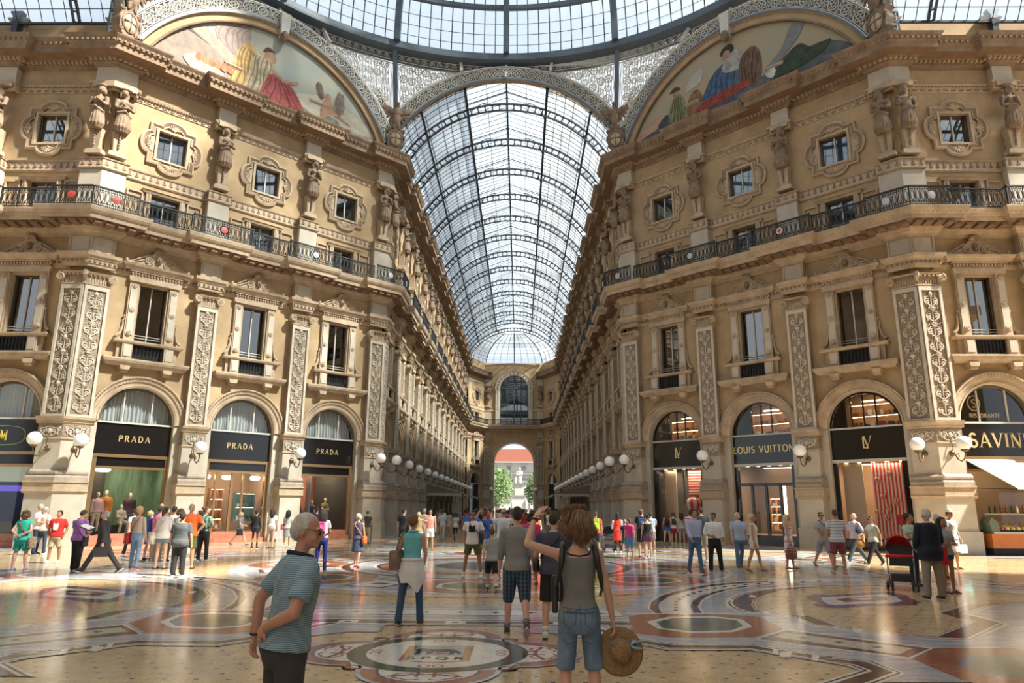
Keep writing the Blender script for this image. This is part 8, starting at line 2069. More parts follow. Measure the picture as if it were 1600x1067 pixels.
t=pp('plaid',-75,'white-haired man in plaid shirt walking left with a waist bag',skin='ruddy',hair=('bald','white'),top=('polo',stripes('plaid_shirt',(.50,.42,.50),(.30,.26,.40),.05,.4,c3=(.62,.58,.60)),.88,.9),bottom=('trousers',C('dark_slacks',(.03,.045,.06))),shoes=C('tan_trainer',(.42,.36,.3)),pose='stride',build=1.05)
g=MB();c=t['U']((.24,-.02,1.17))*t['s'];r_=empty('pouch',t['W']((0,0,0)),t['rz'],label='navy pouch slung across the plaid-shirted man',cat='bag');g.ell(c,(.07,.14,.12),navy,nu=12,nv=8);g.build('bag_body',r_,smooth=True)
t=pp('floral',-70,'short-haired woman in floral blouse and black trousers walking left',sex='f',skin='tan',hair=('short','brown'),top=('tshirt',C('floral',(.52,.55,.50),.55)),bottom=('trousers',black),shoes=dshoe,pose='stride',extras=['sunglasses'])
px=t['W'](t['arms']['R'][2]);handbag(px+V(0,0,-.38),0,mat('leather_mustard',(.55,.25,.03),.5),'mustard yellow bag carried by the woman in floral blouse',size=(.26,.10,.22))
t=pp('greentee',30,'dark-haired man in pale green t-shirt holding a hand to his chin',skin='tan',hair=('short','black'),top=('tshirt',mint),bottom=('jeans',djean),shoes=dshoe,pose='phone',head=(15,0),build=1.05)
t=pp('navyjack',184,'white-haired man in navy blazer and beige trousers seen from behind',vox=.016,skin='ruddy',hair=('short','white'),top=('jacket',C('blazer',(.010,.013,.028)),.74),bottom=('trousers',C('stone_trousers',(.27,.23,.19))),shoes=dshoe,build=1.15,over=dict(R=((6,12),(50,-20)),L=((6,12),(50,-20)),lr=(0,5,0),ll=(0,6,0)),extras=[('collar',white)])
t=pp('darkh',10,'dark-haired woman in grey t-shirt and denim shorts carrying a red bag',sex='f',skin='mid',hair=('bob','black'),top=('tshirt',lgrey),bottom=('shorts',djean,.35),sandals=True,shoes=bshoe,pose='cross')
px=t['W'](t['arms']['R'][2]);paperbag(V(10.12,-7.05,.62),radians(10),C('red_paper',(.62,.02,.02)),'bright red shopping bag beside the beige trousers',size=(.28,.1,.38))
t=pp('hatf',20,'woman in pale hat and patterned blouse behind the group on the right',sex='f',skin='tan',hair=('short','dark'),top=('tshirt',C('patterned',(.42,.40,.38),.7)),bottom=('skirt',C('pink_skirt',(.55,.42,.42)),.5),sandals=True,shoes=bshoe)
g=MB();Hd=t['Hd'];g.ell(Hd((0,.02,1.73)),(.09,.1,.06),offw);g.lathe([(.08,0),(.17,-.012),(.16,-.02),(.08,-.008)],offw,c=tuple(Hd((0,.02,1.71))),n=20);g.xf(t['S']);r_=empty('sun_hat',t['W']((0,0,0)),t['rz'],label='pale sun hat on the woman at the right pier',cat='hat');g.build('hat_body',r_,smooth=True)
px=t['W'](t['arms']['L'][2]);paperbag(px+V(0,-.03,-.40),radians(25),C('mint_bag',(.28,.55,.50)),'mint green shopping bag near the right pier',size=(.36,.12,.26))
t=pp('whair',175,'white-haired person hidden behind the navy blazer',sex='f',skin='fair',hair=('short','white'),top=('tshirt',beige),bottom=('shorts',khaki),shoes=dshoe)
# ================= distant crowd in the arcade: prototypes copied
protos=[('blue','m',blue,dgrey,'dark'),('white','f',white,jean,'brown'),('red','m',redm,khaki,'black'),('black','f',black,lgrey,'blond'),('orange','f',orange,white,'dark'),('green','m',olive,djean,'grey'),('grey','m',grey,black,'black'),('yellow','f',C('yellow',(.65,.45,.08)),jean,'black')]
PR=[]
rnd=random.Random(21);spots=[]
while len(spots)<56:
    x,y=rnd.uniform(-4.6,5.0),rnd.choice((rnd.uniform(14,30),rnd.uniform(26,60),rnd.uniform(40,85)))
    if abs(x+3)<1.2 and y<28:continue
    if all((x-a)**2+(y-b)**2>.8 for a,b in spots):spots.append((x,y))
spots.sort(key=lambda p:p[1])
wherey=lambda y:'near the arcade mouth' if y<26 else 'halfway down the arcade' if y<55 else 'at the far end of the arcade'
for i,(x,y)in enumerate(spots):
    c,sex,tm,bm_,hc=protos[i%8];rz=radians(rnd.choice((180,180,0,170,20,150)))
    lab='distant %s in %s top %s'%('man' if sex=='m' else 'woman',c,wherey(y))
    if i<8:
        I=person(lab,(x,y,FZ),rz,H=rnd.uniform(1.6,1.8),sex=sex,pose=('walk','stand','walk2','hold')[i%4],skin='tan',hair=('bob' if sex=='f' else 'short',hc),top=('tshirt',tm),bottom=('jeans' if i%2 else 'shorts',bm_),shoes=dshoe,vox=.034,face=False,group='distant crowd, %s tops'%c);PR.append(I['root'])
    else:
        o=copy_tree(PR[i%8]);o.location=(x,y,FZ);o.rotation_euler=(0,0,rz);o['label']=lab+('' if 1 else '')
# ================= red pushchair, second pushchair, bin
def pushchair(loc,rz,s,hood,label):
    root=empty('pushchair',loc,rz,label=label,cat='pushchair');fr,wh=mat('frame_alu',(.35,.35,.36),.35,metal=.8),mat('tyre',(.02,.02,.02),.7)
    hm_=C(hood[0],hood[1],.08);S_=s
    def P(*p):return tuple(q*S_ for q in p)
    for sd in(-1,1):
        g=MB();g.tube([P(sd*.24,.36,.08),P(sd*.25,-.02,.55),P(sd*.25,-.28,.98),P(sd*.25,-.42,1.02)],.014*S_,fr,n=6);g.tube([P(sd*.24,-.30,.08),P(sd*.25,.05,.50),P(sd*.25,.18,.62)],.014*S_,fr,n=6);g.build('frame_tube',root,smooth=True)
        for y in(.36,-.30):
            for e in(-.045,.045):
                w_=MB();w_.lathe([(.0,-.018),(.055,-.02),(.085,-.012),(.085,.012),(.055,.02),(.0,.018)],wh,n=18,axis='X',c=(0,0,0));w_.xf(Matrix.Translation(P(sd*.24+e,y,.085))@Matrix.Scale(S_,4));w_.build('wheel',root,smooth=True)
    g=MB();g.box(P(0,.06,.52),P(.42,.36,.05),wh);g.box(P(0,-.14,.72),P(.42,.05,.42),wh,rot=Euler((.35,0,0)).to_matrix());g.box(P(0,.10,.25),P(.40,.42,.14),mat('basket',(.03,.035,.035),.8));g.build('seat',root)
    g=MB();g.tube([P(-.25,.1,.68),P(-.22,.30,.70),P(0,.34,.70),P(.22,.30,.70),P(.25,.1,.68)],.035*S_,hm_,n=8);g.build('bumper_bar',root,smooth=True)
    g=MB();n=14;rings=[]
    vs=[]
    for j in range(9):
        t_=radians(-105+125*j/8)
        for i in range(n+1):
            a=pi*i/n;r=.30
            x=.255*cos(a);h_=r*sin(a)
            vs.append(P(x,-.12+h_*sin(t_)*1.0,.82+h_*cos(t_)))
    g.add(vs,[(j*(n+1)+i,j*(n+1)+i+1,(j+1)*(n+1)+i+1,(j+1)*(n+1)+i)for j in range(8)for i in range(n)],hm_);
    me=g.mesh('hood',smooth=True,recalc=False);o=obj('hood',me,root);so=o.modifiers.new('s','SOLIDIFY');so.thickness=.012
    g=MB();g.tube([P(-.25,-.42,1.02),P(0,-.46,1.04),P(.25,-.42,1.02)],.018*S_,wh,n=7);g.build('handle',root,smooth=True)
    return root
pushchair((9.75,-6.05,.011),radians(152),1.06,('hood_red',(.60,.015,.02)),'red pushchair with black wheels standing by the man in navy blazer')
pushchair((4.75,7.6,.002),radians(175),.95,('hood_dark',(.04,.04,.045)),'dark pushchair in front of the person in red dress')
g=MB();g.lathe([(.0,0),(.24,0),(.29,.86),(.27,.88),(.0,.88)],mat('bin_grey',(.10,.11,.12),.5),n=18);g.build('litter_bin',loc=(-6.75,13.9,0),label='dark grey litter bin at the foot of the left arcade corner pier',cat='bin',smooth=True,angle=40)
# ================================================================== SHOPS
YS=WY+.30
M_glow=mat('shop_lamp_glow',(1,.85,.6),.5,emit=(1,.74,.42),estr=9.0)
M_wood=mat('shelf_wood',(.52,.27,.11),.45,var=.2,vscale=3);M_wallwarm=mat('shop_wall_warm',(.50,.33,.20),.8);M_redstone=mat('step_red_stone',(.42,.16,.10),.35,var=.3,vscale=5)
M_green=mat('backdrop_green',(.13,.22,.15),.8,var=.5,vscale=1.5,stretch=(3,1,.4));M_redwood=mat('backdrop_redwood',(.42,.15,.09),.6,var=.35,vscale=2,stretch=(4,1,.3))
def lettering_LV(g,cx,z,h,y):
    text_mb(g,'L',cx-.10*h,z,h,M_gold,y=y,serif=True,d=.03);text_mb(g,'V',cx+.12*h,z+.12*h,h,M_gold,y=y-.004,serif=True,d=.03)
SHOPN={'side_left':'at the left edge','diagonal_left':'on the left slanting wall','diagonal_right':'on the right slanting wall','side_right':'at the right edge'}
def shop(k,c,label,text,th=.30,tz=4.62,kind='plain',gold=True,transom='curtain',dark=False):
    root=empty('shopfront',label=label,cat='shopfront');frame_place(root,k,c)
    w=RA-.02
    g=MB();g.b2(-w,w,YS-.05,YS+.05,4.02,5.46,M_black);sb=g.build('sign_board',root)
    if text:
        g=MB()
        if text=='LV':lettering_LV(g,0,tz-.1,.5,YS-.05)
        else:text_mb(g,text,0,tz,th,M_gold,y=YS-.05,gap=.30 if text=='PRADA' else .12,serif=text not in('LOUIS VUITTON',),thick=.15,thin=.07 if text!='LOUIS VUITTON' else .13)
        g.build('lettering',sb)
    g=MB();tr_=M_brass if gold else M_black
    g.b2(-w,w,YS-.12,YS+.02,5.44,5.52,M_framelight);g.b2(-w,w,YS-.10,YS+.04,3.90,4.04,tr_ if gold else M_framelight)
    if gold:
        g.b2(-w,w,YS-.02,YS+.06,3.48,3.9,M_black);g.b2(-w+.1,w-.1,YS-.10,YS+.04,3.38,3.5,M_brass)
        for s in(-1,1):g.b2(s*w,s*(w-.16),YS-.08,YS+.06,0,3.9,M_brass)
    else:
        for s in(-1,1):g.b2(s*w,s*(w-.22),YS-.08,YS+.06,0,3.95,M_black)
    g.build('frame',root)
    g=MB();ap=[(w*cos(pi*i/20),5.5+w*sin(pi*i/20))for i in range(21)]
    g.prism(ap,YS+.02,YS+.03,M_shopglass);g.build('transom_glass',root)
    g=MB();g.lathe([(w-.0,YS-.04),(w-.09,YS-.04),(w-.09,YS+.06),(w,YS+.06)],M_black if not gold else M_frame,c=(0,0,5.5),n=24,a0=0,a1=pi,axis='Y')
    for x in((-.55,.0,.55)if not gold else(-.62,.62)):
        h=sqrt(w*w-x*x);g.b2(x-.03,x+.03,YS-.03,YS+.05,5.5,5.5+h,M_black if not gold else M_framelight)
    g.build('transom_frame',root)
    if transom=='curtain':
        g=MB();n=90;vs=[]
        for i in range(n+1):
            x=-w+2*w*i/n;h=sqrt(max(0,w*w-x*x));y=YS+.30+.05*sin(i*1.3)+.02*sin(i*.37)
            vs+=[(x,y,5.5),(x,y,5.5+h)]
        g.add(vs,[(2*i,2*i+2,2*i+3,2*i+1)for i in range(n)],mat('transom_curtain',(.50,.50,.48),.9));g.build('curtain',root,recalc=False)
    g=MB();g.b2(-w+.15,w-.15,YS+.0,YS+.012,.5,3.9 if not gold else 3.4,M_shopglass);g.build('shop_glass',root)
    g=MB();g.b2(-w,w,YS-.18,YS+.1,0,.22 if gold else .42,M_redstone if gold else M_black);g.b2(-w,w,YS-.06,YS+.1,.22,.52 if gold else .5,M_redstone if gold else M_black);g.build('plinth',root)
    return root
def room(k,c,walls,floor=M_wallwarm,light=1.0,ceil=None,depth=2.4,name='wall_display'):
    g=MB();w=RA+.25;y1=YS+depth
    g.b2(-w,w,y1,y1+.05,.4,3.95,walls);g.b2(-w-.05,-w,YS+.1,y1,.4,3.95,walls);g.b2(w,w+.05,YS+.1,y1,.4,3.95,walls)
    g.b2(-w,w,YS+.1,y1,.40,.5,floor);g.b2(-w,w,YS+.1,y1,3.95,4.0,ceil or M_dark)
    o=g.build(name,kind='structure');frame_place(o,k,c)
    g=MB()
    for i in range(5):g.lathe([(.0,3.92),(.09,3.92),(.10,3.95)],M_glow,c=(-1.2+.6*i,YS+.5,0),n=10)
    g.b2(-1.3,1.3,YS+depth-.3,YS+depth-.25,3.9,3.94,M_glow)
    o=g.build('ceiling_light',label='row of small warm spotlights inside the shop %s, %s'%(SHOPN.get(k,''),'%.0f'%c),cat='light',group='shop spotlights');o['label']='row of small warm spotlights in the shop ceiling';frame_place(o,k,c)
    L_=bpy.data.lights.new('shop_light','AREA');L_.energy=42*light;L_.size=2.2;L_.shape='RECTANGLE';L_.size_y=.8;L_.color=(1,.80,.55)
    lo=bpy.data.objects.new('shop_light',L_);COL.objects.link(lo);frame_place(lo,k,c,YS+.9,3.85)
def shelfunit(k,c,x0,x1,zs,y,label,goods=True,name='shelf_unit',m=None):
    root=empty(name,label=label,cat='shelf');frame_place(root,k,c);g=MB();m=m or M_wood
    for z in zs:g.b2(x0,x1,y,y+.35,z,z+.05,m)
    for x in(x0,(x0+x1)/2,x1-.04):g.b2(x,x+.04,y,y+.35,zs[0],zs[-1],m)
    g.b2(x0,x1,y+.33,y+.36,zs[0],zs[-1],m);g.build('frame',root)
    for z in zs[1:]:
        g=MB();g.b2(x0+.05,x1-.05,y+.02,y+.05,z-.02,z,M_glow);g.build('strip_light',root)
    rnd=random.Random(int(c*10));n=0
    for z in zs[:-1]:
        x=x0+.12
        while x<x1-.25 and n<14:
            w_=rnd.uniform(.10,.26);h=rnd.uniform(.12,.26);g=MB();mm=rnd.choice((leather_brn,leather_blk,leather_tan,M_curtain))
            g.b2(x,x+w_,y+.05,y+.25,z+.05,z+.05+h,mm);g.tube([(x+w_*.25,y+.15,z+.05+h),(x+w_*.5,y+.15,z+.1+h),(x+w_*.75,y+.15,z+.05+h)],.01,mm,n=4)
            o=obj('displayed_bag',g.mesh('dbag'),None);frame_place(o,k,c);setp(o,label='small leather goods on a lit shop shelf',cat='bag',group='goods on shop shelves');x+=w_+rnd.uniform(.06,.2);n+=1
BL=[13.13,8.095,3.06]# left front: arcade side, middle, side-passage side
# --- left front
s0=shop('diagonal_left',BL[0],'black and gold shopfront nearest the arcade on the left','PRADA',.28)
s1=shop('diagonal_left',BL[1],'black and gold shopfront in the middle of the left slanting wall','PRADA',.28)
s2=shop('diagonal_left',BL[2],'black and gold shopfront nearest the left side passage','PRADA',.28)
room('diagonal_left',BL[0],M_redwood,light=2.2);room('diagonal_left',BL[1],M_wallwarm,light=1.2,depth=2.6);room('diagonal_left',BL[2],M_green,light=2.0)
def mannequin(k,c,x,y,rz,label,**kw):
    p=W(k,c+x,YS+y,.5);return person(label,p,FR[k][1]+radians(rz),mann=True,name='mannequin',cat='mannequin',vox=.028,hair=(None,'dark'),**kw)
mannequin('diagonal_left',BL[2],-.95,.9,10,'mannequin in pink sweater and pale trousers in the window',H=1.85,top=('long',C('rose_sweater',(.48,.28,.28)),.88),bottom=('trousers',khaki),shoes=bshoe)
mannequin('diagonal_left',BL[2],-.45,1.5,-30,'tall mannequin in rust orange jacket and black trousers',H=1.95,top=('jacket',C('rust',(.48,.17,.04)),.85),bottom=('trousers',black),shoes=dshoe)
mannequin('diagonal_left',BL[2],.55,1.3,5,'mannequin in dark plum jacket in the green window',H=1.85,top=('jacket',C('plum_jacket',(.07,.03,.05)),.84),bottom=('trousers',C('slate',(.12,.13,.17))),shoes=dshoe)
mannequin('diagonal_left',BL[2],.08,.8,15,'seated mannequin in beige jacket in the green window',H=1.55,top=('jacket',beige,.84),bottom=('trousers',beige),shoes=dshoe,pose='hold',over=dict(lr=(70,12,70),ll=(78,12,78)))
g=MB();g.b2(-.25,.35,YS+.9,YS+1.3,.5,.88,M_dark);o=g.build('display_block',label='dark display block under the seated mannequin',cat='block');frame_place(o,'diagonal_left',BL[2])
mannequin('diagonal_left',BL[0],.62,.9,0,'mannequin in green top and pink skirt holding a dark bag',H=1.75,sex='f',top=('tshirt',C('gold_green',(.20,.18,.05)),.95),bottom=('skirt',C('pink_flare',(.62,.25,.27)),.55,.06),pose='hold')
mannequin('diagonal_left',BL[0],-.10,1.1,0,'mannequin in navy and white top beside the grey column',H=1.6,sex='f',top=('tshirt',navy),bottom=('skirt',beige))
mannequin('diagonal_left',BL[0],-1.05,.9,10,'mannequin in dark coat at the reddish wood wall',H=1.6,sex='f',top=('jacket',black),bottom=('skirt',black))
g=MB();g.tube([(-.42,YS+1.0,.5),(-.42,YS+1.0,3.95)],.14,mat('column_grey',(.20,.20,.21),.4),n=16);o=g.build('display_column',label='grey column inside the shop window nearest the arcade',cat='column',smooth=True,angle=40);frame_place(o,'diagonal_left',BL[0])
shelfunit('diagonal_left',BL[1],-.6,.1,[.6,1.1,1.6,2.1,2.6],YS+1.6,'wooden shelves with goods inside the middle left shop')
shelfunit('diagonal_left',BL[1],.45,1.5,[1.0,1.7,2.4],YS+.9,'glass shelves with bags in the right pane of the middle left shop',m=mat('glass_shelf',(.10,.22,.18),.2))
g=MB()
for x in(-1.05,-.25,.35):g.b2(x-.05,x+.05,YS-.05,YS+.05,.5,3.4,M_brass)
g.b2(-1.05,-.25,YS-.04,YS+.04,2.6,2.68,M_brass);g.build('door_frame',s1)
for x,z in((-1.3,3.1),(1.3,3.1),(-.2,3.2)):
    g=MB();g.lathe([(0,3.3),(.22,3.3),(.26,3.2),(.2,3.1),(0,3.08)],M_glow,c=(x,YS+.7,0),n=14);o=g.build('ceiling_lamp',label='round glowing ceiling lamp inside the middle left shop',cat='lamp',group='round lamps in the middle left shop',smooth=True);frame_place(o,'diagonal_left',BL[1])
g=MB();g.lathe([(0,3.75),(.30,3.74),(.34,3.66),(.26,3.58),(0,3.56)],M_glow,c=(-.9,YS+.9,0),n=16);o=g.build('ceiling_lamp',label='golden round ceiling lamp above the green window display',cat='lamp',smooth=True);frame_place(o,'diagonal_left',BL[2],0,-.3)
# --- left edge shop
cl=FR['side_left'][2]-2.95
s3=shop('side_left',cl,'black shopfront with oval yellow sign cut by the left edge',None)
sbm=[c_ for c_ in COL.objects if c_.parent is s3 and c_.name.startswith('sign_board')][0]
g=MB();text_mb(g,'TIM',-.30,4.52,.42,mat('sign_yellow',(.62,.48,.10),.4),y=YS-.06,serif=False,gap=.16,thick=.2,thin=.14)
N=30;g.tube([(-.30+1.25*abs(cos(t))**.6*(1 if cos(t)>0 else-1),YS-.07,4.73+.42*abs(sin(t))**.7*(1 if sin(t)>0 else-1))for t in[2*pi*i/N for i in range(N)]],.02,mat('sign_green',(.25,.35,.12),.4),n=4,closed=True);g.build('lettering',sbm)
room('side_left',cl,mat('blue_room',(.02,.03,.10),.6),light=.7)
g=MB();g.b2(-1.4,1.4,YS+.5,YS+.55,2.75,3.9,mat('lit_panel',(.5,.55,.45),.8,emit=(.55,.6,.45),estr=.35));o=g.build('lit_panel',label='pale lit panel inside the shop at the left edge',cat='panel');frame_place(o,'side_left',cl)
g=MB();g.b2(1.0,1.4,YS+.6,YS+.65,.5,2.6,mat('violet_screen',(.1,.08,.4),.4,emit=(.12,.08,.6),estr=.8));g.b2(-1.3,.6,YS+.9,YS+.95,2.35,2.6,MATS['violet_screen']);o=g.build('violet_screen',label='violet lit display inside the shop at the left edge',cat='screen');frame_place(o,'side_left',cl)
# --- right front
BR=[3.06,8.095,13.13]
r0=shop('diagonal_right',BR[0],'black shopfront nearest the arcade on the right with gold monogram','LV',gold=False,transom='open')
r1=shop('diagonal_right',BR[1],'black shopfront in the middle of the right slanting wall','LOUIS VUITTON',.34,4.58,gold=False,transom='open')
r2=shop('diagonal_right',BR[2],'black shopfront nearest the right side passage with gold monogram','LV',gold=False,transom='open')
room('diagonal_right',BR[0],M_wallwarm,light=2.0);room('diagonal_right',BR[1],mat('shop_wall_tan',(.30,.20,.13),.8),light=1.1,depth=2.8);room('diagonal_right',BR[2],M_wallwarm,light=2.0)
for i,c in enumerate(BR):
    shelfunit('diagonal_right',c,-1.0,1.4,[5.55,6.1,6.65],YS+1.0,'lit wooden shelves in the arched upper window of the %s right shop'%('first','second','third')[i])
    L_=bpy.data.lights.new('shop_light','AREA');L_.energy=30;L_.size=1.6;L_.color=(1,.72,.42);lo=bpy.data.objects.new('shop_light',L_);COL.objects.link(lo);frame_place(lo,'diagonal_right',c,YS+.7,7.25)
    g=MB();g.b2(-.5,.5,YS+1.3,YS+1.4,6.85,6.9,M_glow);g.b2(-1.6,1.6,YS+2.2,YS+2.3,5.4,7.3,M_wallwarm);o=g.build('wall_upper_%d'%i,kind='structure');frame_place(o,'diagonal_right',c)
M_stripe=stripes('stripe_panel_v',(.62,.05,.04),(.72,.58,.48),.155,.5,axis='X');M_stripeh=stripes('stripe_panel_h',(.62,.05,.04),(.72,.58,.48),.15,.5)
g=MB();g.b2(0,1.45,YS+.9,YS+.96,.5,3.9,M_stripeh);o=g.build('striped_panel',label='red and white horizontally striped panel behind the big balloon',cat='panel');frame_place(o,'diagonal_right',BR[0])
g=MB();g.b2(-.15,1.25,YS+.6,YS+.66,.5,3.9,M_stripe);o=g.build('striped_panel',label='red and white vertically striped panel with small balloons',cat='panel');frame_place(o,'diagonal_right',BR[2])
g=MB();g.b2(.75,1.15,YS+.5,YS+.56,1.15,1.55,redm);o=g.build('red_box',label='plain red square on the vertically striped panel',cat='box');frame_place(o,'diagonal_right',BR[2])
g=MB();g.b2(.1,.9,YS+.75,YS+.8,.9,2.55,mat('backboard_brown',(.12,.08,.06),.7));o=g.build('back_board',label='dark board behind the big red and white balloon',cat='board');frame_place(o,'diagonal_right',BR[0])
g=MB();g.b2(-1.35,-.6,YS+.6,YS+.65,.5,3.9,mat('beige_panel',(.55,.40,.28),.7));g.b2(-.1,.0,YS+.5,YS+.6,.5,3.9,M_dark);o=g.build('beige_panel',label='plain beige panel left of the striped panel with big balloon',cat='panel');frame_place(o,'diagonal_right',BR[0])
g=MB();g.b2(-1.4,-.5,YS+.5,YS+.55,.5,3.9,MATS['beige_panel']);o=g.build('beige_panel',label='plain beige panel left of the vertical stripes',cat='panel');frame_place(o,'diagonal_right',BR[2])
def balloon(k,c,x,z,r,y,label,group=None):
    root=empty('balloon',label=label,cat='balloon',group=group);frame_place(root,k,c);g=MB();n=12
    ra,wa=mat('balloon_red',(.60,.04,.03),.4),mat('balloon_cream',(.72,.60,.48),.4)
    prof=[(.02,-1.25),(.2,-1.2),(.45,-.85),(.8,-.35),(.98,.1),(1.0,.35),(.85,.75),(.5,1.0),(0,1.08)]
    for i in range(n):g.lathe([(a*r,b*r)for a,b in prof],ra if i%2 else wa,c=(x,y,z),n=2,a0=2*pi*i/n,a1=2*pi*(i+1)/n)
    g.build('envelope',root,smooth=True);g=MB();g.box((x,y,z-r*1.5),(r*.3,r*.3,r*.22),leather_tan)
    for s in(-1,1):g.tube([(x+s*r*.13,y,z-r*1.4),(x+s*r*.2,y,z-r*1.15)],.006,leather_tan,n=3)
    g.build('basket',root)
balloon('diagonal_right',BR[0],.5,1.95,.42,YS+.5,'big red and cream striped toy balloon in the shop window nearest the arcade')
for i,(x,z)in enumerate(((.15,3.1),(.62,3.35),(.30,2.35),(.85,2.15),(.52,1.85),(.02,1.65),(.38,1.45))):balloon('diagonal_right',BR[2],x,z,.13,YS+.42,'small red and cream balloon on the vertically striped panel, %s from the top'%ORD[[3.35,3.1,2.35,2.15,1.85,1.65,1.45].index(z)],'small balloons in the window')
g=MB()
for x in(-.75,.0,.75):g.b2(x-.06,x+.06,YS-.06,YS+.06,.1,3.0,M_black)
g.b2(-1.4,1.4,YS-.06,YS+.06,2.9,3.06,M_black);g.build('door_frame',r1)
shelfunit('diagonal_right',BR[1],-.6,.0,[.7,1.1,1.5,1.9,2.3],YS+1.5,'brightly lit small shelves inside the middle right shop')
shelfunit('diagonal_right',BR[2],1.3,1.75,[.6,1.3,2.0],YS+1.2,'lit yellow shelves right of the vertical stripes')
g=MB();g.b2(.3,.36,YS+1.2,YS+1.4,.5,2.9,M_glow);g.build('strip',None,label='tall glowing strip inside the middle right shop',cat='light').name='light_strip';frame_place(bpy.data.objects['light_strip'],'diagonal_right',BR[1])
# --- right edge restaurant
cr=2.95
r3=shop('side_right',cr,'restaurant front with gold letters cut by the right edge','SAVINI',.62,4.42,transom='open')
room('side_right',cr,M_wallwarm,light=.6)
root=empty('awning',label='cream sloping awning of the restaurant at the right edge',cat='awning');frame_place(root,'side_right',cr)
g=MB();cm=mat('awning_cream',(.60,.52,.38),.8);g.add([(-1.55,YS-.1,3.88),(3.6,YS-.1,3.88),(4.6,-1.5,2.62),(-.55-.35,-1.5,2.62)],[(0,1,2,3)],cm)
for t_ in(.33,.66):g.tube([(-1.55+5.15*t_,YS-.12,3.87),(-.9+5.5*t_,-1.5,2.60)],.012,leather_tan,n=4)
me=g.mesh('awning',recalc=False);o=obj('cloth',me,root);so=o.modifiers.new('s','SOLIDIFY');so.thickness=.03
g=MB();g.tube([(-.92,-1.5,2.6),(4.6,-1.5,2.6)],.035,M_iron);g.tube([(-1.5,YS-.15,2.7),(-.92,-1.5,2.6)],.02,M_iron);g.build('front_bar',root)
g=MB();g.tor((-.75,YS+.05,6.35),.26,.025,M_gold,n=20,k=4,sz=1.25);text_mb(g,'S',-.75,6.15,.38,M_gold,y=YS+.05,serif=False);text_mb(g,'RISTORANTE',-.35,5.72,.17,M_gold,y=YS+.05,gap=.14);g.build('window_lettering',r3)
root=empty('display_counter',label='orange-fronted food display counter of the restaurant',cat='counter');frame_place(root,'side_right',cr)
g=MB();g.b2(-1.5,4.5,-.45,YS-.1,.28,.85,mat('counter_orange',(.50,.14,.03),.35,var=.1));g.b2(-1.45,4.5,-.35,YS-.1,0,.28,M_dark);g.build('front',root)
g=MB();g.b2(-1.4,4.5,-.35,YS-.1,.85,1.0,M_dark);g.b2(-1.4,4.5,-.46,-.42,.85,.93,M_framelight);g.b2(-1.2,4.5,.3,.5,1.6,1.65,M_framelight);g.build('tray',root)
g=MB();g.prism([(-1.42,.85),(-1.1,.85),(-1.15,1.3),(-1.4,1.5),(-1.52,1.3)],-.42,.2,mat('counter_side_green',(.12,.15,.10),.4));g.build('side_panel',root)
rnd=random.Random(4);ci=0
for i in range(12):
    for j in range(3):
        cc=rnd.choice(((.62,.45,.10),(.55,.10,.06),(.30,.42,.08),(.66,.52,.30),(.48,.30,.40)));g=MB();m=mat('fruit_%d'%int(cc[0]*100),cc,.5)
        g.ell((-.95+i*.22,-.28+.2*j,1.05+.05*j),.09,m,nu=10,nv=7);g.tube([(-.95+i*.22,-.28+.2*j,1.13+.05*j),(-.94+i*.22,-.28+.2*j,1.17+.05*j)],.008,M_wood,n=4)
        o=g.build('fruit',smooth=True,label='round fruit in the restaurant display counter',cat='fruit',group='fruit in the display counter');frame_place(o,'side_right',cr)
for i in range(12):
    g=MB();x=-.9+i*.23;g.lathe([(0,1.66),(.045,1.66),(.045,1.86),(.018,1.93),(.018,2.0),(0,2.0)],rnd.choice((mat('bottle_green',(.02,.05,.02),.1),mat('bottle_amber',(.20,.07,.01),.15),M_white)),c=(x,.4,0),n=10);o=g.build('bottle',smooth=True,label='bottle on the shelf above the restaurant counter',cat='bottle',group='bottles above the counter');frame_place(o,'side_right',cr)
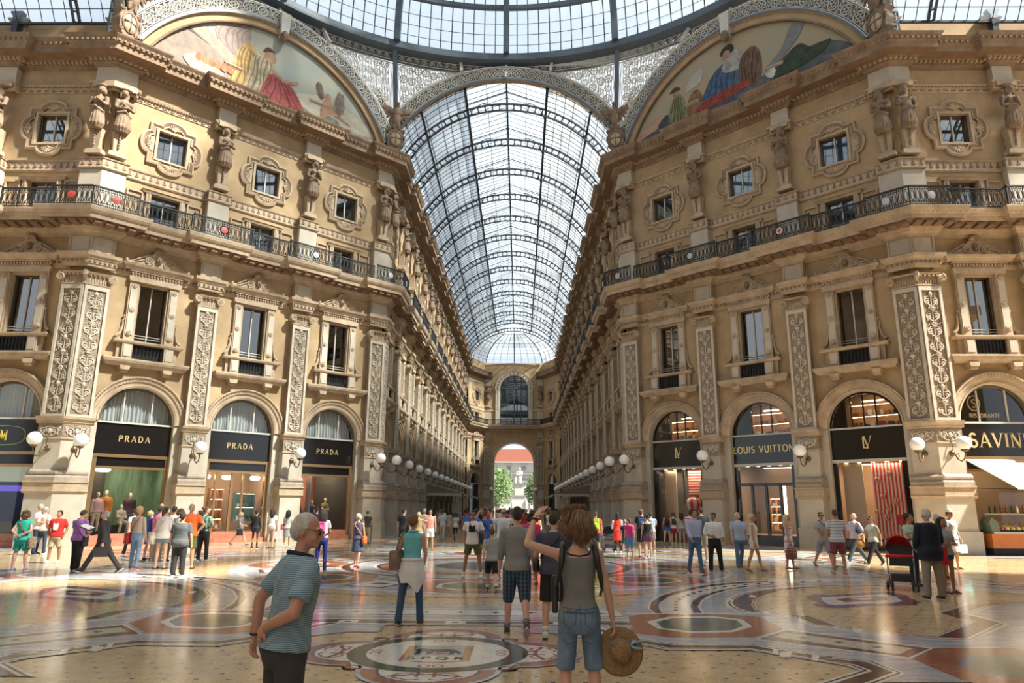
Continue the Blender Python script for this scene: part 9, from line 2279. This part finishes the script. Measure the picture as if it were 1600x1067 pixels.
# --- the remaining arches: dark shopfronts
n_=0
def plainshop(k,c,label):
    root=empty('shopfront',label=label,cat='shopfront',group='plain arcade shopfronts');frame_place(root,k,c);return root
PS=None
for k in('arm_left','arm_right','side_left','side_right'):
    for i,c in enumerate(order(k,bays_of(k))):
        if k.startswith('side')and abs(c-(cl if k=='side_left' else cr))<1:continue
        if PS is None:
            w=RA-.02;a=MB();a.b2(-w,w,YS-.05,YS+.05,4.0,5.46,M_black);a.b2(-w,w,YS-.1,YS+.04,3.9,4.0,M_brass);b=MB();b.b2(-w,w,YS+.2,YS+.21,0,3.9,M_pane)
            b.prism([(w*cos(pi*q/20),5.5+w*sin(pi*q/20))for q in range(21)],YS+.2,YS+.21,M_pane);c_=MB()
            for s in(-1,1):c_.b2(s*w,s*(w-.15),YS-.05,YS+.05,0,3.9,M_frame)
            c_.b2(-.05,.05,YS,YS+.08,0,3.9,M_frame);PS=[('sign_board',a.mesh('ps_a')),('glass',b.mesh('ps_b')),('frame',c_.mesh('ps_c'))]
        root=plainshop(k,c,'dark glazed shopfront with blank sign '+where(k,i,0))
        for nm,me in PS:obj(nm,me,root)
# ================================================================== CAMERA AND LIGHT
cam_d=bpy.data.cameras.new('camera');cam=bpy.data.objects.new('camera',cam_d);COL.objects.link(cam);SC.camera=cam
cam_d.sensor_width=36;cam_d.lens=1106/1600*36;cam_d.clip_end=1000;cam_d.clip_start=.05
CAMP=V(1.008,-23.13,1.773);th,ro,yaw=.2304,-.0061,.0121
cam.matrix_world=Matrix.Translation(CAMP)@Matrix.Rotation(yaw,4,'Z')@Matrix.Rotation(pi/2+th,4,'X')@Matrix.Rotation(-ro,4,'Z')
w=bpy.data.worlds.new('sky');SC.world=w;w.use_nodes=True
bg=w.node_tree.nodes['Background'];bg.inputs['Color'].default_value=(.88,.94,1.0,1);bg.inputs['Strength'].default_value=WORLD
sl=bpy.data.lights.new('sun','SUN');sl.energy=SUN;sl.angle=radians(3.0);sl.color=(1.0,.92,.78)
so=bpy.data.objects.new('sun',sl);COL.objects.link(so)
d=V(-.82,.30,-1.0)# direction the light travels
so.rotation_euler=d.to_track_quat('-Z','Y').to_euler();so.location=(0,0,60)
SC.view_settings.exposure=EXPO
